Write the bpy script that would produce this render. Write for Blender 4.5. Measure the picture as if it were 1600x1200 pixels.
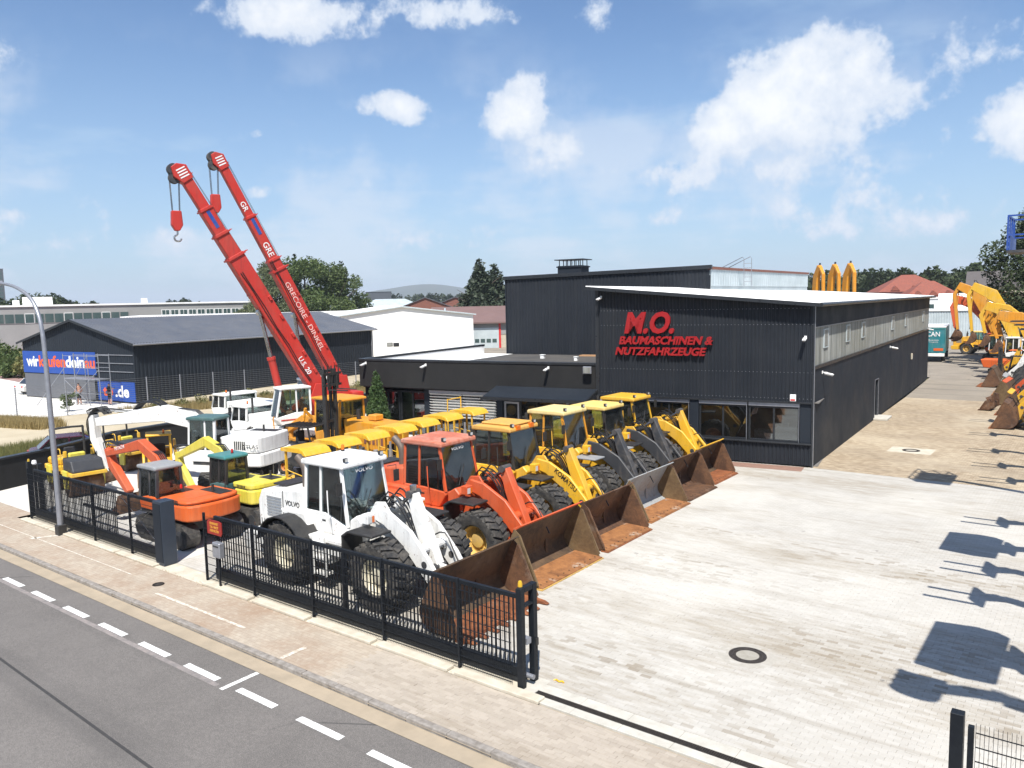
import bpy, bmesh, math, random
from mathutils import Vector, Matrix, noise as mnoise
random.seed(7)
for o in list(bpy.data.objects): bpy.data.objects.remove(o)
S = bpy.context.scene
COL = S.collection
R = math.radians
# ---------------------------------------------------------------- camera
CAMZ = 7.55
cd = bpy.data.cameras.new('camera'); cam = bpy.data.objects.new('camera', cd); COL.objects.link(cam)
cd.sensor_width = 36; cd.sensor_fit = 'HORIZONTAL'; cd.lens = 27.675; cd.clip_start = .1; cd.clip_end = 30000
AZ = R(37.3); PITCH = math.atan(130*math.cos(.022)/1230); ROLL = .022
fh = Vector((-math.sin(AZ), math.cos(AZ), 0)); rh = Vector((math.cos(AZ), math.sin(AZ), 0)); zz = Vector((0,0,1))
fw = fh*math.cos(PITCH) - zz*math.sin(PITCH); up0 = fh*math.sin(PITCH) + zz*math.cos(PITCH)
rt = rh*math.cos(ROLL) - up0*math.sin(ROLL); up = rh*math.sin(ROLL) + up0*math.cos(ROLL)
m = Matrix((rt, up, -fw)).transposed().to_4x4(); m.translation = (0, 0, CAMZ)
cam.matrix_world = m
S.camera = cam
def far(px, D):
    "ground point D metres away in the compass direction that is px columns across the view"
    a = math.atan((px-800)/1230.); v = fh*math.cos(a) + rh*math.sin(a)
    return v.x*D, v.y*D
# ---------------------------------------------------------------- sky, sun, exposure
SUN_AZ = math.atan2(-.83, .56); SUN_EL = R(57)
sd = Vector((math.cos(SUN_AZ)*math.cos(SUN_EL), math.sin(SUN_AZ)*math.cos(SUN_EL), math.sin(SUN_EL)))
sl = bpy.data.lights.new('sun', 'SUN'); sl.energy = 5.0; sl.angle = R(.53); sl.color = (1, .955, .88)
so = bpy.data.objects.new('sun', sl); COL.objects.link(so); so.rotation_euler = (-sd).to_track_quat('-Z', 'Y').to_euler()
so.location = (0, 0, 60)
S.view_settings.view_transform = 'Standard'; S.view_settings.look = 'None'
S.view_settings.gamma = 1; S.view_settings.use_curve_mapping = False
S.view_settings.exposure = .61
S.cycles.max_bounces = 7; S.cycles.diffuse_bounces = 3; S.cycles.glossy_bounces = 3; S.cycles.transmission_bounces = 4
S.cycles.transparent_max_bounces = 14; S.cycles.use_denoising = True
S.cycles.volume_bounces = 0
wd = bpy.data.worlds.new('World'); S.world = wd; wd.use_nodes = True
nt = wd.node_tree; N = nt.nodes; L = nt.links
for n in list(N): N.remove(n)
def wn(t, **k):
    n = N.new(t)
    for a, b in k.items(): setattr(n, a, b)
    return n
def wmath(op, a, b=None, c=None, clamp=False):
    n = N.new('ShaderNodeMath'); n.operation = op; n.use_clamp = clamp
    for i, x in enumerate((a, b, c)):
        if x is None: continue
        if isinstance(x, (int, float)): n.inputs[i].default_value = x
        else: L.new(x, n.inputs[i])
    return n.outputs[0]
sky = wn('ShaderNodeTexSky'); sky.sky_type = 'NISHITA'; sky.sun_disc = False
sky.sun_elevation = SUN_EL; sky.sun_rotation = math.atan2(sd.x, sd.y)
sky.air_density = 1.0; sky.dust_density = 1.1; sky.ozone_density = 1.6; sky.altitude = 150
tc = wn('ShaderNodeTexCoord'); D3 = tc.outputs['Generated']
sx = wn('ShaderNodeSeparateXYZ'); L.new(D3, sx.inputs[0]); Zc = sx.outputs[2]
zs = wmath('ADD', wmath('MAXIMUM', Zc, 0.0), .10)
inv = wmath('DIVIDE', 1.0, zs)
vm = wn('ShaderNodeVectorMath', operation='SCALE'); L.new(D3, vm.inputs[0]); L.new(inv, vm.inputs['Scale'])
def wnoise(vec, scale, detail, rough=.55, lac=2.0):
    n = wn('ShaderNodeTexNoise'); n.inputs['Scale'].default_value = scale; n.inputs['Detail'].default_value = detail
    n.inputs['Roughness'].default_value = rough; n.inputs['Lacunarity'].default_value = lac
    L.new(vec, n.inputs['Vector']); return n.outputs[0]
def wramp(x, a, b, lo=0., hi=1.):
    n = wn('ShaderNodeMapRange'); n.interpolation_type = 'SMOOTHSTEP'
    L.new(x, n.inputs[0])
    n.inputs[1].default_value = a; n.inputs[2].default_value = b; n.inputs[3].default_value = lo; n.inputs[4].default_value = hi
    return n.outputs[0]
# cumulus: heaps of cloud in a few compass directions, roughened with noise; the same kind of heaps go on behind the viewer
def skydir(px, py):
    x, y = px-800., py-600.
    v = fw*1230 + rt*x - up*y
    return v.normalized()
puff = wnoise(D3, 15.0, 6, .60); puff2 = wnoise(D3, 55.0, 3, .6)
heaps = [(1290,128,.048,.036,1.6),(1215,165,.042,.036,1.6),(1140,205,.036,.026,1.4),(1345,160,.050,.022,1.2),(1260,200,.085,.022,.95),(1090,262,.10,.030,.7),(808,168,.030,.030,1.5),(835,235,.05,.030,.8),(625,168,.036,.014,1.2),
         (480,32,.066,.020,1.3),(690,20,.055,.016,1.1),(1605,190,.034,.030,1.2),(395,212,.018,.008,.7),(410,302,.020,.009,.65),(580,285,.014,.010,.6),(1050,338,.050,.014,.5),(170,328,.060,.018,.45),
         (920,20,.026,.024,.45),(1370,350,.13,.022,.4),(60,360,.14,.035,.42),(660,375,.10,.022,.36),(255,380,.12,.026,.36),(1240,320,.15,.035,.45),(1530,80,.10,.04,.3),(1270,260,.12,.045,.55)]
dens = None
def heap(v, wx, wy, wt):
    h = Vector((v.y, -v.x, 0)).normalized(); u = h.cross(v).normalized()
    def dot(w):
        n = wn('ShaderNodeVectorMath', operation='DOT_PRODUCT'); L.new(D3, n.inputs[0]); n.inputs[1].default_value = w
        return n.outputs['Value']
    a = wmath('MULTIPLY', dot(h), 1/wx); b = wmath('MULTIPLY', dot(u/1), 1/wy)
    off = v.dot(u)
    r2 = wmath('ADD', wmath('MULTIPLY', a, a), wmath('MULTIPLY', b, b))
    front = wmath('GREATER_THAN', dot(v), 0.5)
    return wmath('MULTIPLY', wmath('MAXIMUM', wmath('SUBTRACT', wt, wmath('MULTIPLY', r2, .5)), -1.0), front)
allh = []
for (px, py, wx, wy, wt) in heaps: allh.append((skydir(px, py), wx, wy, wt))
for (v, wx, wy, wt) in allh:
    h = heap(v, wx, wy, wt); dens = h if dens is None else wmath('MAXIMUM', dens, h)
# the same heaps go on round the rest of the sky
hz = wnoise(vm.outputs[0], .55, 2, .5); fd = wn('ShaderNodeVectorMath', operation='DOT_PRODUCT'); L.new(D3, fd.inputs[0]); fd.inputs[1].default_value = fh
dens = wmath('MAXIMUM', dens, wmath('SUBTRACT', wmath('MULTIPLY', wramp(hz, .52, .70), wramp(fd.outputs['Value'], .62, .45, 0., 1.8)), 1.0))
cum = wmath('ADD', dens, wmath('ADD', wmath('MULTIPLY', wmath('SUBTRACT', puff, .5), 3.6), wmath('MULTIPLY', wmath('SUBTRACT', puff2, .5), 1.1)))
cmask = wramp(cum, .22, .90)
# thin high streaks and a milky veil low down
wisp = wnoise(vm.outputs[0], .9, 5, .6); wisp2 = wnoise(vm.outputs[0], .33, 2, .5)
wm_ = wmath('MULTIPLY', wramp(wisp, .47, .78), wramp(wisp2, .40, .60))
veil = wramp(Zc, .36, -.02, 0., .55)
lown = wmath('ADD', wmath('MULTIPLY', wnoise(D3, 5.5, 5, .6), .6), wmath('MULTIPLY', wnoise(vm.outputs[0], .8, 4, .6), .4))
low = wmath('MULTIPLY', wramp(lown, .47, .60), wmath('MULTIPLY', wramp(Zc, .34, .16), wramp(Zc, .0, .06, .25, .55)))
thin = wmath('MAXIMUM', wmath('MULTIPLY', wm_, .75), veil, clamp=True)
shade = wramp(cum, .5, 2.2, .80, 1.0)
cc = wn('ShaderNodeMixRGB'); cc.inputs[1].default_value = (5.9, 6.6, 7.7, 1); cc.inputs[2].default_value = (8.6, 8.7, 8.8, 1); L.new(wramp(cum, .4, 2.0), cc.inputs[0])
tint = wn('ShaderNodeMixRGB', blend_type='MULTIPLY'); tint.inputs[0].default_value = 1; tint.inputs[2].default_value = (.84, 1.02, 1.20, 1); L.new(sky.outputs[0], tint.inputs[1])
m1 = wn('ShaderNodeMixRGB'); L.new(thin, m1.inputs[0]); L.new(tint.outputs[0], m1.inputs[1]); m1.inputs[2].default_value = (4.3, 5.8, 7.5, 1)
m3 = wn('ShaderNodeMixRGB'); L.new(low, m3.inputs[0]); L.new(m1.outputs[0], m3.inputs[1]); m3.inputs[2].default_value = (6.3, 6.9, 7.8, 1)
m2 = wn('ShaderNodeMixRGB'); L.new(wmath('MULTIPLY', cmask, .93), m2.inputs[0]); L.new(m3.outputs[0], m2.inputs[1]); L.new(cc.outputs[0], m2.inputs[2])
bg = wn('ShaderNodeBackground'); bg.inputs[1].default_value = .081; L.new(m2.outputs[0], bg.inputs[0])
wd.cycles.sampling_method = 'MANUAL'; wd.cycles.sample_map_resolution = 512
wo = wn('ShaderNodeOutputWorld'); L.new(bg.outputs[0], wo.inputs[0])

# ---------------------------------------------------------------- mesh helper
class MB:
    def __init__(s): s.v = []; s.f = []
    def add(s, vs, fs):
        k = len(s.v); s.v += [tuple(p) for p in vs]; s.f += [tuple(i+k for i in q) for q in fs]; return s
    def box(s, x0, x1, y0, y1, z0, z1, M=None):
        vs = [(x,y,z) for z in (z0,z1) for y in (y0,y1) for x in (x0,x1)]
        if M: vs = [M @ Vector(p) for p in vs]
        return s.add(vs, [(0,2,3,1),(4,5,7,6),(0,1,5,4),(2,6,7,3),(0,4,6,2),(1,3,7,5)])
    def pr(s, pts, a, b, ax='y', M=None):
        n = len(pts); f = {'y': lambda p,t: (p[0],t,p[1]), 'x': lambda p,t: (t,p[0],p[1]), 'z': lambda p,t: (p[0],p[1],t)}[ax]
        vs = [f(p,a) for p in pts] + [f(p,b) for p in pts]
        if M: vs = [M @ Vector(p) for p in vs]
        return s.add(vs, [tuple(range(n)), tuple(range(2*n-1, n-1, -1))] + [(i, (i+1) % n, n+(i+1) % n, n+i) for i in range(n)])
    def cyl(s, p, q, r, r2=None, n=12, cap=True):
        p = Vector(p); q = Vector(q); r2 = r if r2 is None else r2; d = (q-p).normalized()
        u = d.orthogonal().normalized(); w = d.cross(u); vs = []
        for c, rr in ((p, r), (q, r2)):
            vs += [c + (u*math.cos(t*2*math.pi/n) + w*math.sin(t*2*math.pi/n))*rr for t in range(n)]
        fs = [(i, (i+1) % n, n+(i+1) % n, n+i) for i in range(n)]
        if cap: fs += [tuple(range(n-1, -1, -1)), tuple(range(n, 2*n))]
        return s.add(vs, fs)
    def tube(s, pts, r, n=6, k=0, r2=None):
        P = [Vector(p) for p in pts]
        if k: P = spl(P, k)
        d0 = (P[1]-P[0]).normalized(); u = d0.orthogonal().normalized(); vs = []; m = len(P)
        for i, p in enumerate(P):
            d = (P[min(i+1, m-1)] - P[max(i-1, 0)]).normalized(); u = (u - d*u.dot(d)).normalized(); w = d.cross(u)
            rr = r if r2 is None else r + (r2-r)*i/(m-1)
            vs += [p + (u*math.cos(t*2*math.pi/n) + w*math.sin(t*2*math.pi/n))*rr for t in range(n)]
        fs = [(j*n+i, j*n+(i+1) % n, (j+1)*n+(i+1) % n, (j+1)*n+i) for j in range(m-1) for i in range(n)]
        fs += [tuple(range(n-1, -1, -1)), tuple(range((m-1)*n, m*n))]
        return s.add(vs, fs)
    def bar(s, p, q, w, h, w2=None, h2=None):
        "rectangular beam p to q; w across, h in the vertical plane"
        p = Vector(p); q = Vector(q); w2 = w if w2 is None else w2; h2 = h if h2 is None else h2
        d = (q-p).normalized(); sd_ = d.cross(Vector((0,0,1)))
        sd_ = Vector((0,1,0)) if sd_.length < 1e-4 else sd_.normalized(); u = sd_.cross(d)
        vs = [c + sd_*a*ww/2 + u*b*hh/2 for c, ww, hh in ((p, w, h), (q, w2, h2)) for a, b in ((-1,-1),(1,-1),(1,1),(-1,1))]
        return s.add(vs, [(3,2,1,0),(4,5,6,7),(0,1,5,4),(1,2,6,5),(2,3,7,6),(3,0,4,7)])
    def lathe(s, prof, c, ax='y', n=24, close=False):
        vs = []; m = len(prof); c = Vector(c)
        for i in range(n):
            a = i*2*math.pi/n; ca, sa = math.cos(a), math.sin(a)
            for (r, t) in prof:
                vs.append(c + Vector({'y': (r*ca, t, r*sa), 'x': (t, r*ca, r*sa), 'z': (r*ca, r*sa, t)}[ax]))
        fs = [(i*m+j, i*m+j+1, ((i+1) % n)*m+j+1, ((i+1) % n)*m+j) for i in range(n) for j in range(m-1 if not close else m) if j+1 < m]
        if close: fs += [(i*m+m-1, i*m, ((i+1) % n)*m, ((i+1) % n)*m+m-1) for i in range(n)]
        return s.add(vs, fs)
    def quad(s, a, b, c, d): return s.add([a,b,c,d], [(0,1,2,3)])
    def xf(s, M): s.v = [tuple(M @ Vector(p)) for p in s.v]; return s
    def mesh(s, name, mat, bevel=0, seg=1, smooth=False, recalc=True):
        me = bpy.data.meshes.new(name); me.from_pydata(s.v, [], s.f)
        if recalc or bevel:
            bm = bmesh.new(); bm.from_mesh(me)
            if recalc: bmesh.ops.recalc_face_normals(bm, faces=bm.faces)
            if bevel:
                es = [e for e in bm.edges if len(e.link_faces) == 2 and e.calc_face_angle(0) > R(32)]
                bmesh.ops.bevel(bm, geom=es, offset=bevel, segments=seg, profile=.5, affect='EDGES', clamp_overlap=True)
            bm.to_mesh(me); bm.free()
        if smooth:
            me.shade_smooth()
            try: me.set_sharp_from_angle(angle=R(38))
            except Exception: pass
        if mat is not None: me.materials.append(mat)
        return me
    def out(s, name, mat, parent=None, bevel=0, seg=1, smooth=False, recalc=True):
        return link(name, s.mesh(name, mat, bevel, seg, smooth, recalc), parent)
def spl(P, k):
    Q = []
    for i in range(len(P)-1):
        a, b, c, d = P[max(i-1,0)], P[i], P[i+1], P[min(i+2, len(P)-1)]
        for j in range(k):
            t = j/k; Q.append(.5*((2*b) + (c-a)*t + (2*a-5*b+4*c-d)*t*t + (3*b-a-3*c+d)*t**3))
    Q.append(P[-1]); return Q
def link(name, me, parent=None):
    o = bpy.data.objects.new(name, me); COL.objects.link(o)
    if parent is not None: o.parent = parent
    return o
def tag(o, label=None, cat=None, group=None, kind=None):
    if label: o['label'] = label
    if cat: o['category'] = cat
    if group: o['group'] = group
    if kind: o['kind'] = kind
    return o
def T(name, label, cat, loc=(0,0,0), rz=0, group=None, sc=1):
    o = bpy.data.objects.new(name, None); COL.objects.link(o); o.location = loc; o.rotation_euler = (0,0,rz); o.scale = (sc,)*3
    o.empty_display_size = .3
    return tag(o, label, cat, group)
def dup(o, parent=None, **k):
    c = o.copy(); COL.objects.link(c); c.parent = parent
    for ch in o.children: dup(ch, c)
    return c
def place(root, label, loc, rz, sc=None):
    r = dup(root); r['label'] = label; r.location = loc; r.rotation_euler = (0,0,rz)
    if sc: r.scale = (sc,)*3
    return r
def text(s, w, h, mat, parent, M, name='lettering', ext=.01, off=0., shear=0., keep=False):
    c = bpy.data.curves.new('t', 'FONT'); c.body = s; c.size = 1; c.extrude = 0.02; c.offset = off; c.shear = shear; c.resolution_u = 3
    ob = bpy.data.objects.new('t', c); me = bpy.data.meshes.new_from_object(ob)
    bpy.data.objects.remove(ob); bpy.data.curves.remove(c)
    xs = [v.co.x for v in me.vertices]; ys = [v.co.y for v in me.vertices]
    x0, x1, y0, y1 = min(xs), max(xs), min(ys), max(ys)
    fx = w/(x1-x0) if w else h/(y1-y0); fy = h/(y1-y0) if h else fx
    for v in me.vertices: v.co = M @ Vector(((v.co.x-x0)*fx, (v.co.y-y0)*fy, v.co.z*ext/.02))
    me.materials.clear(); me.materials.append(mat)
    return link(name, me, parent)
def FR(o, rz=0, rx=90, ry=0): return Matrix.Translation(o) @ Matrix.Rotation(R(rz), 4, 'Z') @ Matrix.Rotation(R(ry), 4, 'Y') @ Matrix.Rotation(R(rx), 4, 'X')
# ---------------------------------------------------------------- materials
def _n(t, k, **a):
    n = t.nodes.new(k)
    for x, y in a.items(): setattr(n, x, y)
    return n
def _noise(t, scale, detail=5, rough=.6, vec=None, dist=0.):
    n = _n(t, 'ShaderNodeTexNoise'); n.inputs['Scale'].default_value = scale; n.inputs['Detail'].default_value = detail
    n.inputs['Roughness'].default_value = rough; n.inputs['Distortion'].default_value = dist
    if vec is not None: t.links.new(vec, n.inputs['Vector'])
    return n.outputs[0]
def _map(t, x, a, b, lo=0., hi=1.):
    n = _n(t, 'ShaderNodeMapRange'); t.links.new(x, n.inputs[0])
    for i, q in enumerate((a, b, lo, hi)): n.inputs[i+1].default_value = q
    return n.outputs[0]
def _mix(t, f, a, b, mode='MIX'):
    n = _n(t, 'ShaderNodeMixRGB', blend_type=mode)
    for i, q in enumerate((f, a, b)):
        if isinstance(q, (int, float)): n.inputs[i].default_value = q
        elif isinstance(q, tuple): n.inputs[i].default_value = (*q[:3], 1)
        else: t.links.new(q, n.inputs[i])
    return n.outputs[0]
def base(name, rough=.6, metal=0.):
    m = bpy.data.materials.new(name); m.use_nodes = True; t = m.node_tree
    p = t.nodes['Principled BSDF']; p.inputs['Roughness'].default_value = rough; p.inputs['Metallic'].default_value = metal
    return m, t, p
def coords(t, kind='Object'): return _n(t, 'ShaderNodeTexCoord').outputs[kind]
def bump(t, p, h, dist=.01, strength=.6):
    b = _n(t, 'ShaderNodeBump'); b.inputs['Distance'].default_value = dist; b.inputs['Strength'].default_value = strength
    t.links.new(h, b.inputs['Height']); t.links.new(b.outputs[0], p.inputs['Normal'])
def mat(name, col, rough=.6, metal=0., col2=None, var=.18, scale=2.5, bmp=0., bscale=40, lo=.35, hi=.68, world=False):
    m, t, p = base(name, rough, metal)
    v = _n(t, 'ShaderNodeNewGeometry').outputs['Position'] if world else coords(t)
    c2 = col2 or tuple(c*(1-var) for c in col)
    t.links.new(_mix(t, _map(t, _noise(t, scale, 6, .65, v), lo, hi), col, c2), p.inputs['Base Color'])
    t.links.new(_map(t, _noise(t, scale*3, 4, .6, v), .3, .7, max(rough-.12, .05), min(rough+.14, 1)), p.inputs['Roughness'])
    if bmp: bump(t, p, _noise(t, bscale, 5, .6, v), bmp)
    return m
def paint(name, col, rough=.38, dust=(.36,.30,.22), amt=.45, scale=1.1, rust=.0):
    "machine enamel: faded in patches, dusty, with chips"
    m, t, p = base(name, rough); v = coords(t)
    c = _mix(t, _map(t, _noise(t, .9, 4, .55, v), .3, .7, 0, .6), col, tuple(min(1, q*.80+.02) for q in col))
    d = _map(t, _noise(t, scale, 9, .72, v, .4), .46, .76, 0, min(.8, amt*1.35))
    c = _mix(t, d, c, dust)
    if rust:
        ch = _map(t, _noise(t, 7, 8, .75, v), .64-.05*rust, .68-.05*rust, 0, .9)
        c = _mix(t, ch, c, (.16,.06,.025))
    q = _n(t, 'ShaderNodeMapping'); q.inputs['Scale'].default_value = (5, 5, .45); t.links.new(v, q.inputs[0])
    c = _mix(t, _map(t, _noise(t, 1.7, 5, .65, q.outputs[0]), .50, .76, 0, .5), c, tuple(x*.38+.012 for x in col))
    c = _mix(t, _map(t, _noise(t, 16, 4, .7, v), .66, .74, 0, .55), c, (.07,.058,.045))
    t.links.new(c, p.inputs['Base Color'])
    t.links.new(_map(t, d, 0, .45, rough, .75), p.inputs['Roughness'])
    bump(t, p, _noise(t, 6, 3, .5, v), .006, .25)
    return m
def glass(name, tint=(.55,.66,.63), refl=.09, dirt=.06):
    m = bpy.data.materials.new(name); m.use_nodes = True; t = m.node_tree
    for n in list(t.nodes): t.nodes.remove(n)
    o = _n(t, 'ShaderNodeOutputMaterial'); tr = _n(t, 'ShaderNodeBsdfTransparent'); tr.inputs[0].default_value = (*tint, 1)
    g = _n(t, 'ShaderNodeBsdfGlossy'); g.inputs['Roughness'].default_value = .03; g.inputs[0].default_value = (.9,.95,1,1)
    fr = _n(t, 'ShaderNodeFresnel'); fr.inputs[0].default_value = 1.5
    ad = _n(t, 'ShaderNodeMath', operation='ADD', use_clamp=True); t.links.new(fr.outputs[0], ad.inputs[0]); ad.inputs[1].default_value = refl
    mx = _n(t, 'ShaderNodeMixShader'); t.links.new(ad.outputs[0], mx.inputs[0]); t.links.new(tr.outputs[0], mx.inputs[1]); t.links.new(g.outputs[0], mx.inputs[2])
    df = _n(t, 'ShaderNodeBsdfDiffuse'); df.inputs[0].default_value = (.42,.42,.38,1)
    m2 = _n(t, 'ShaderNodeMixShader'); t.links.new(_map(t, _noise(t, 3, 5, .6, coords(t)), .3, .8, dirt*.3, dirt*2), m2.inputs[0])
    t.links.new(mx.outputs[0], m2.inputs[1]); t.links.new(df.outputs[0], m2.inputs[2]); t.links.new(m2.outputs[0], o.inputs[0])
    return m
def rustmat(name, dark, light, lo=.42, hi=.62, scale=1.6, worn=.0, rough=.75, metal=.25):
    m, t, p = base(name, rough, metal); v = coords(t)
    a = _noise(t, scale, 10, .72, v, .8); b = _noise(t, scale*6, 6, .7, v)
    f = _map(t, _mix(t, .3, a, b), lo, hi)
    c = _mix(t, f, dark, light)
    st = _n(t, 'ShaderNodeMapping'); st.inputs['Scale'].default_value = (1, 12, 1); t.links.new(v, st.inputs[0])
    c = _mix(t, _map(t, _noise(t, 2.2, 6, .7, st.outputs[0]), .5, .75, 0, .5), c, tuple(x*.55 for x in dark))
    if worn: c = _mix(t, _map(t, _noise(t, 1.3, 7, .7, v), .56, .66, 0, worn), c, (.55,.50,.42))
    t.links.new(c, p.inputs['Base Color']); bump(t, p, b, .01, .5)
    return m
K = {}
K['white'] = paint('white_paint', (.78,.78,.76), .35, (.40,.34,.26), .35, 1.3, .55)
K['white_clean'] = paint('white_panel', (.80,.80,.78), .4, (.5,.47,.42), .25)
K['red'] = paint('orange_red_paint', (.58,.088,.022), .45, (.42,.16,.09), .4, 1.1, .35)
K['redfade'] = paint('faded_red_roof', (.50,.14,.075), .6, (.55,.40,.33), .6)
K['crane'] = paint('crane_red_paint', (.47,.022,.012), .5, (.30,.07,.05), .5, .8, .2)
K['orange'] = paint('orange_paint', (.62,.105,.013), .45, (.45,.2,.09), .35, 1.1, .2)
K['yellow'] = paint('yellow_paint', (.72,.40,.020), .45, (.45,.30,.12), .45, 1.1, .35)
K['yellow2'] = paint('deep_yellow_paint', (.66,.27,.010), .45, (.48,.30,.10), .45, 1.3, .5)
K['lemon'] = paint('lemon_yellow_paint', (.66,.56,.06), .42, (.55,.48,.25), .3)
K['canopy'] = paint('canopy_yellow_paint', (.70,.40,.02), .45, (.55,.42,.2), .4)
K['teal'] = paint('teal_paint', (.04,.20,.20), .35, (.25,.28,.25), .3)
K['green'] = paint('dull_green_paint', (.05,.12,.12), .4, (.25,.28,.25), .3)
K['dark'] = paint('charcoal_paint', (.035,.037,.042), .5, (.18,.15,.12), .5, 1.4, .2)
K['grey'] = paint('grey_paint', (.27,.28,.29), .45, (.35,.31,.26), .4)
K['bucketgrey'] = paint('worn_grey_paint', (.30,.32,.33), .5, (.30,.22,.15), .6, 1.2, .8)
K['blue'] = paint('blue_paint', (.012,.06,.30), .38, (.2,.25,.35), .3)
K['purple'] = paint('plum_car_paint', (.06,.012,.028), .25, (.25,.2,.18), .15)
K['silver'] = mat('silver_car_paint', (.42,.43,.45), .3, .5)
K['tealtruck'] = paint('truck_teal_paint', (.012,.17,.20), .42, (.18,.25,.25), .3)
K['black'] = mat('black_plastic', (.018,.018,.019), .55, 0, (.035,.033,.03), scale=3)
K['hose'] = mat('rubber_hose', (.016,.016,.017), .45)
def tyre_mat():
    m, t, p = base('tyre_rubber', .85); v = coords(t)
    t.links.new(_mix(t, _map(t, _noise(t, 4, 7, .7, v), .40, .70), (.022,.022,.023), (.105,.095,.082)), p.inputs['Base Color'])
    bump(t, p, _noise(t, 40, 4, .6, v), .004); return m
K['tyre'] = tyre_mat()
K['steel'] = mat('bare_steel', (.50,.50,.50), .28, 1., (.38,.36,.33))
K['galv'] = mat('galvanised_steel', (.34,.35,.38), .45, .55, (.27,.28,.31), scale=6)
K['rimwhite'] = paint('cream_rim_paint', (.70,.66,.52), .5, (.35,.28,.2), .6)
K['rimyellow'] = paint('yellow_rim_paint', (.62,.40,.10), .5, (.3,.2,.12), .7, 2.)
K['rimorange'] = paint('orange_rim_paint', (.60,.22,.05), .5, (.3,.2,.12), .6, 2.)
K['bk_floor'] = rustmat('rusty_floor_steel', (.18,.075,.032), (.42,.19,.07), .36, .60, 1.2, .8)
K['bk_floor2'] = rustmat('red_rust_steel', (.15,.05,.022), (.36,.13,.05), .38, .62, 1.5, .2)
K['bk_back'] = rustmat('dark_worn_steel', (.052,.035,.024), (.165,.098,.052), .40, .66, 1.0, .05)
K['bk_side'] = rustmat('muddy_steel', (.115,.072,.036), (.22,.150,.075), .38, .64, 1.2, .1)
K['bk_brown'] = rustmat('brown_rust_steel', (.075,.040,.025), (.21,.105,.052), .42, .66, 1.6, .15)
K['glass'] = glass('cab_glass', (.74,.84,.80), .05, .025)
K['pane'] = glass('window_glass', (.42,.47,.48), .12, .012)
K['darkglass'] = glass('dark_tinted_glass', (.16,.19,.20), .10, .04)
K['seat'] = mat('dark_seat_fabric', (.022,.022,.026), .9)
K['amber'] = mat('amber_lens', (.75,.16,.01), .25)
K['redlens'] = mat('red_lens', (.45,.02,.015), .25)
K['lens'] = mat('clear_lens', (.6,.6,.58), .15)
K['fence'] = mat('anthracite_powder_coat', (.008,.010,.014), .5, 0, (.012,.015,.019), scale=5)
K['clad'] = mat('anthracite_cladding', (.0145,.0175,.0230), .58, 0, (.019,.0225,.029), scale=.35, bmp=.001, bscale=8)
K['clad2'] = mat('smooth_anthracite_panel', (.0135,.0178,.0250), .66, 0, (.017,.022,.030), scale=.15)
K['clad2'].node_tree.nodes['Principled BSDF'].inputs['Specular IOR Level'].default_value = .22
def streak(k, lo, hi, amt, col):
    t = K[k].node_tree; p = t.nodes['Principled BSDF']; l = p.inputs['Base Color'].links[0].from_socket; v = coords(t)
    q = _n(t, 'ShaderNodeMapping'); q.inputs['Scale'].default_value = (2.6, 2.6, .06); t.links.new(v, q.inputs[0])
    t.links.new(_mix(t, _map(t, _noise(t, 1.3, 6, .65, q.outputs[0]), lo, hi, 0, amt), l, col), p.inputs['Base Color'])
streak('clad', .48, .72, .40, (.030,.032,.035)); streak('clad2', .50, .74, .30, (.022,.027,.034))
K['render'] = mat('dark_grey_render', (.0165,.0165,.0172), .92, 0, (.022,.022,.022), scale=.5, bmp=.004, bscale=60)
K['trim'] = mat('dark_metal_trim', (.030,.033,.038), .35, .3)
for k_ in ('clad','fence','render'): K[k_].node_tree.nodes['Principled BSDF'].inputs['Specular IOR Level'].default_value = .25
K['sign'] = mat('red_sign_face', (.31,.005,.007), .45, 0, (.27,.006,.008), scale=1)
K['whiteroof'] = mat('white_roof_sheet', (.80,.80,.80), .5, 0, (.68,.68,.66), scale=.4)
K['greyroof'] = mat('slate_grey_roof_sheet', (.105,.112,.13), .42, .25, (.13,.135,.15), scale=.3)
K['flatroof'] = mat('bitumen_roof', (.050,.049,.048), .9, 0, (.085,.078,.07), scale=.6)
K['gravelroof'] = mat('pale_gravel_roof', (.52,.50,.46), .95, 0, (.40,.38,.35), scale=2)
K['whitewall'] = mat('white_wall', (.80,.80,.79), .7, 0, (.72,.72,.71), scale=.4)
def polymat():
    m, t, p = base('grimy_translucent_sheet', .42); v = coords(t)
    q = _n(t, 'ShaderNodeMapping'); q.inputs['Scale'].default_value = (2.2, 2.2, .10); t.links.new(v, q.inputs[0])
    c = _mix(t, _map(t, _noise(t, 1.6, 6, .65, q.outputs[0]), .36, .66), (.34,.35,.335), (.10,.105,.10))
    c = _mix(t, _map(t, _noise(t, .35, 4, .6, v), .42, .62, 0, .6), c, (.15,.15,.125))
    t.links.new(c, p.inputs['Base Color']); return m
K['poly'] = polymat()
K['zinc'] = mat('pale_profiled_sheet', (.52,.58,.60), .4, .2, (.40,.46,.48), scale=.6)
K['brown'] = mat('brown_trapezoid_roof', (.17,.105,.095), .6, 0, (.145,.09,.08), scale=.3)
K['brick'] = mat('brick_brown', (.20,.075,.05), .85, 0, (.15,.06,.045), scale=2)
K['tile'] = mat('red_roof_tile', (.25,.072,.045), .8, 0, (.18,.06,.042), scale=2.0, bmp=.02, bscale=9)
K['pink'] = mat('pink_wall', (.50,.24,.22), .8)
K['concrete'] = mat('pale_concrete', (.50,.48,.43), .9, 0, (.40,.38,.33), scale=3, bmp=.004)
K['greywall'] = mat('grey_office_wall', (.27,.27,.265), .8, 0, (.23,.23,.225), scale=.2)
K['officeglass'] = mat('office_window_band', (.035,.065,.065), .12, 0, (.06,.09,.085), scale=.4)
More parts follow.
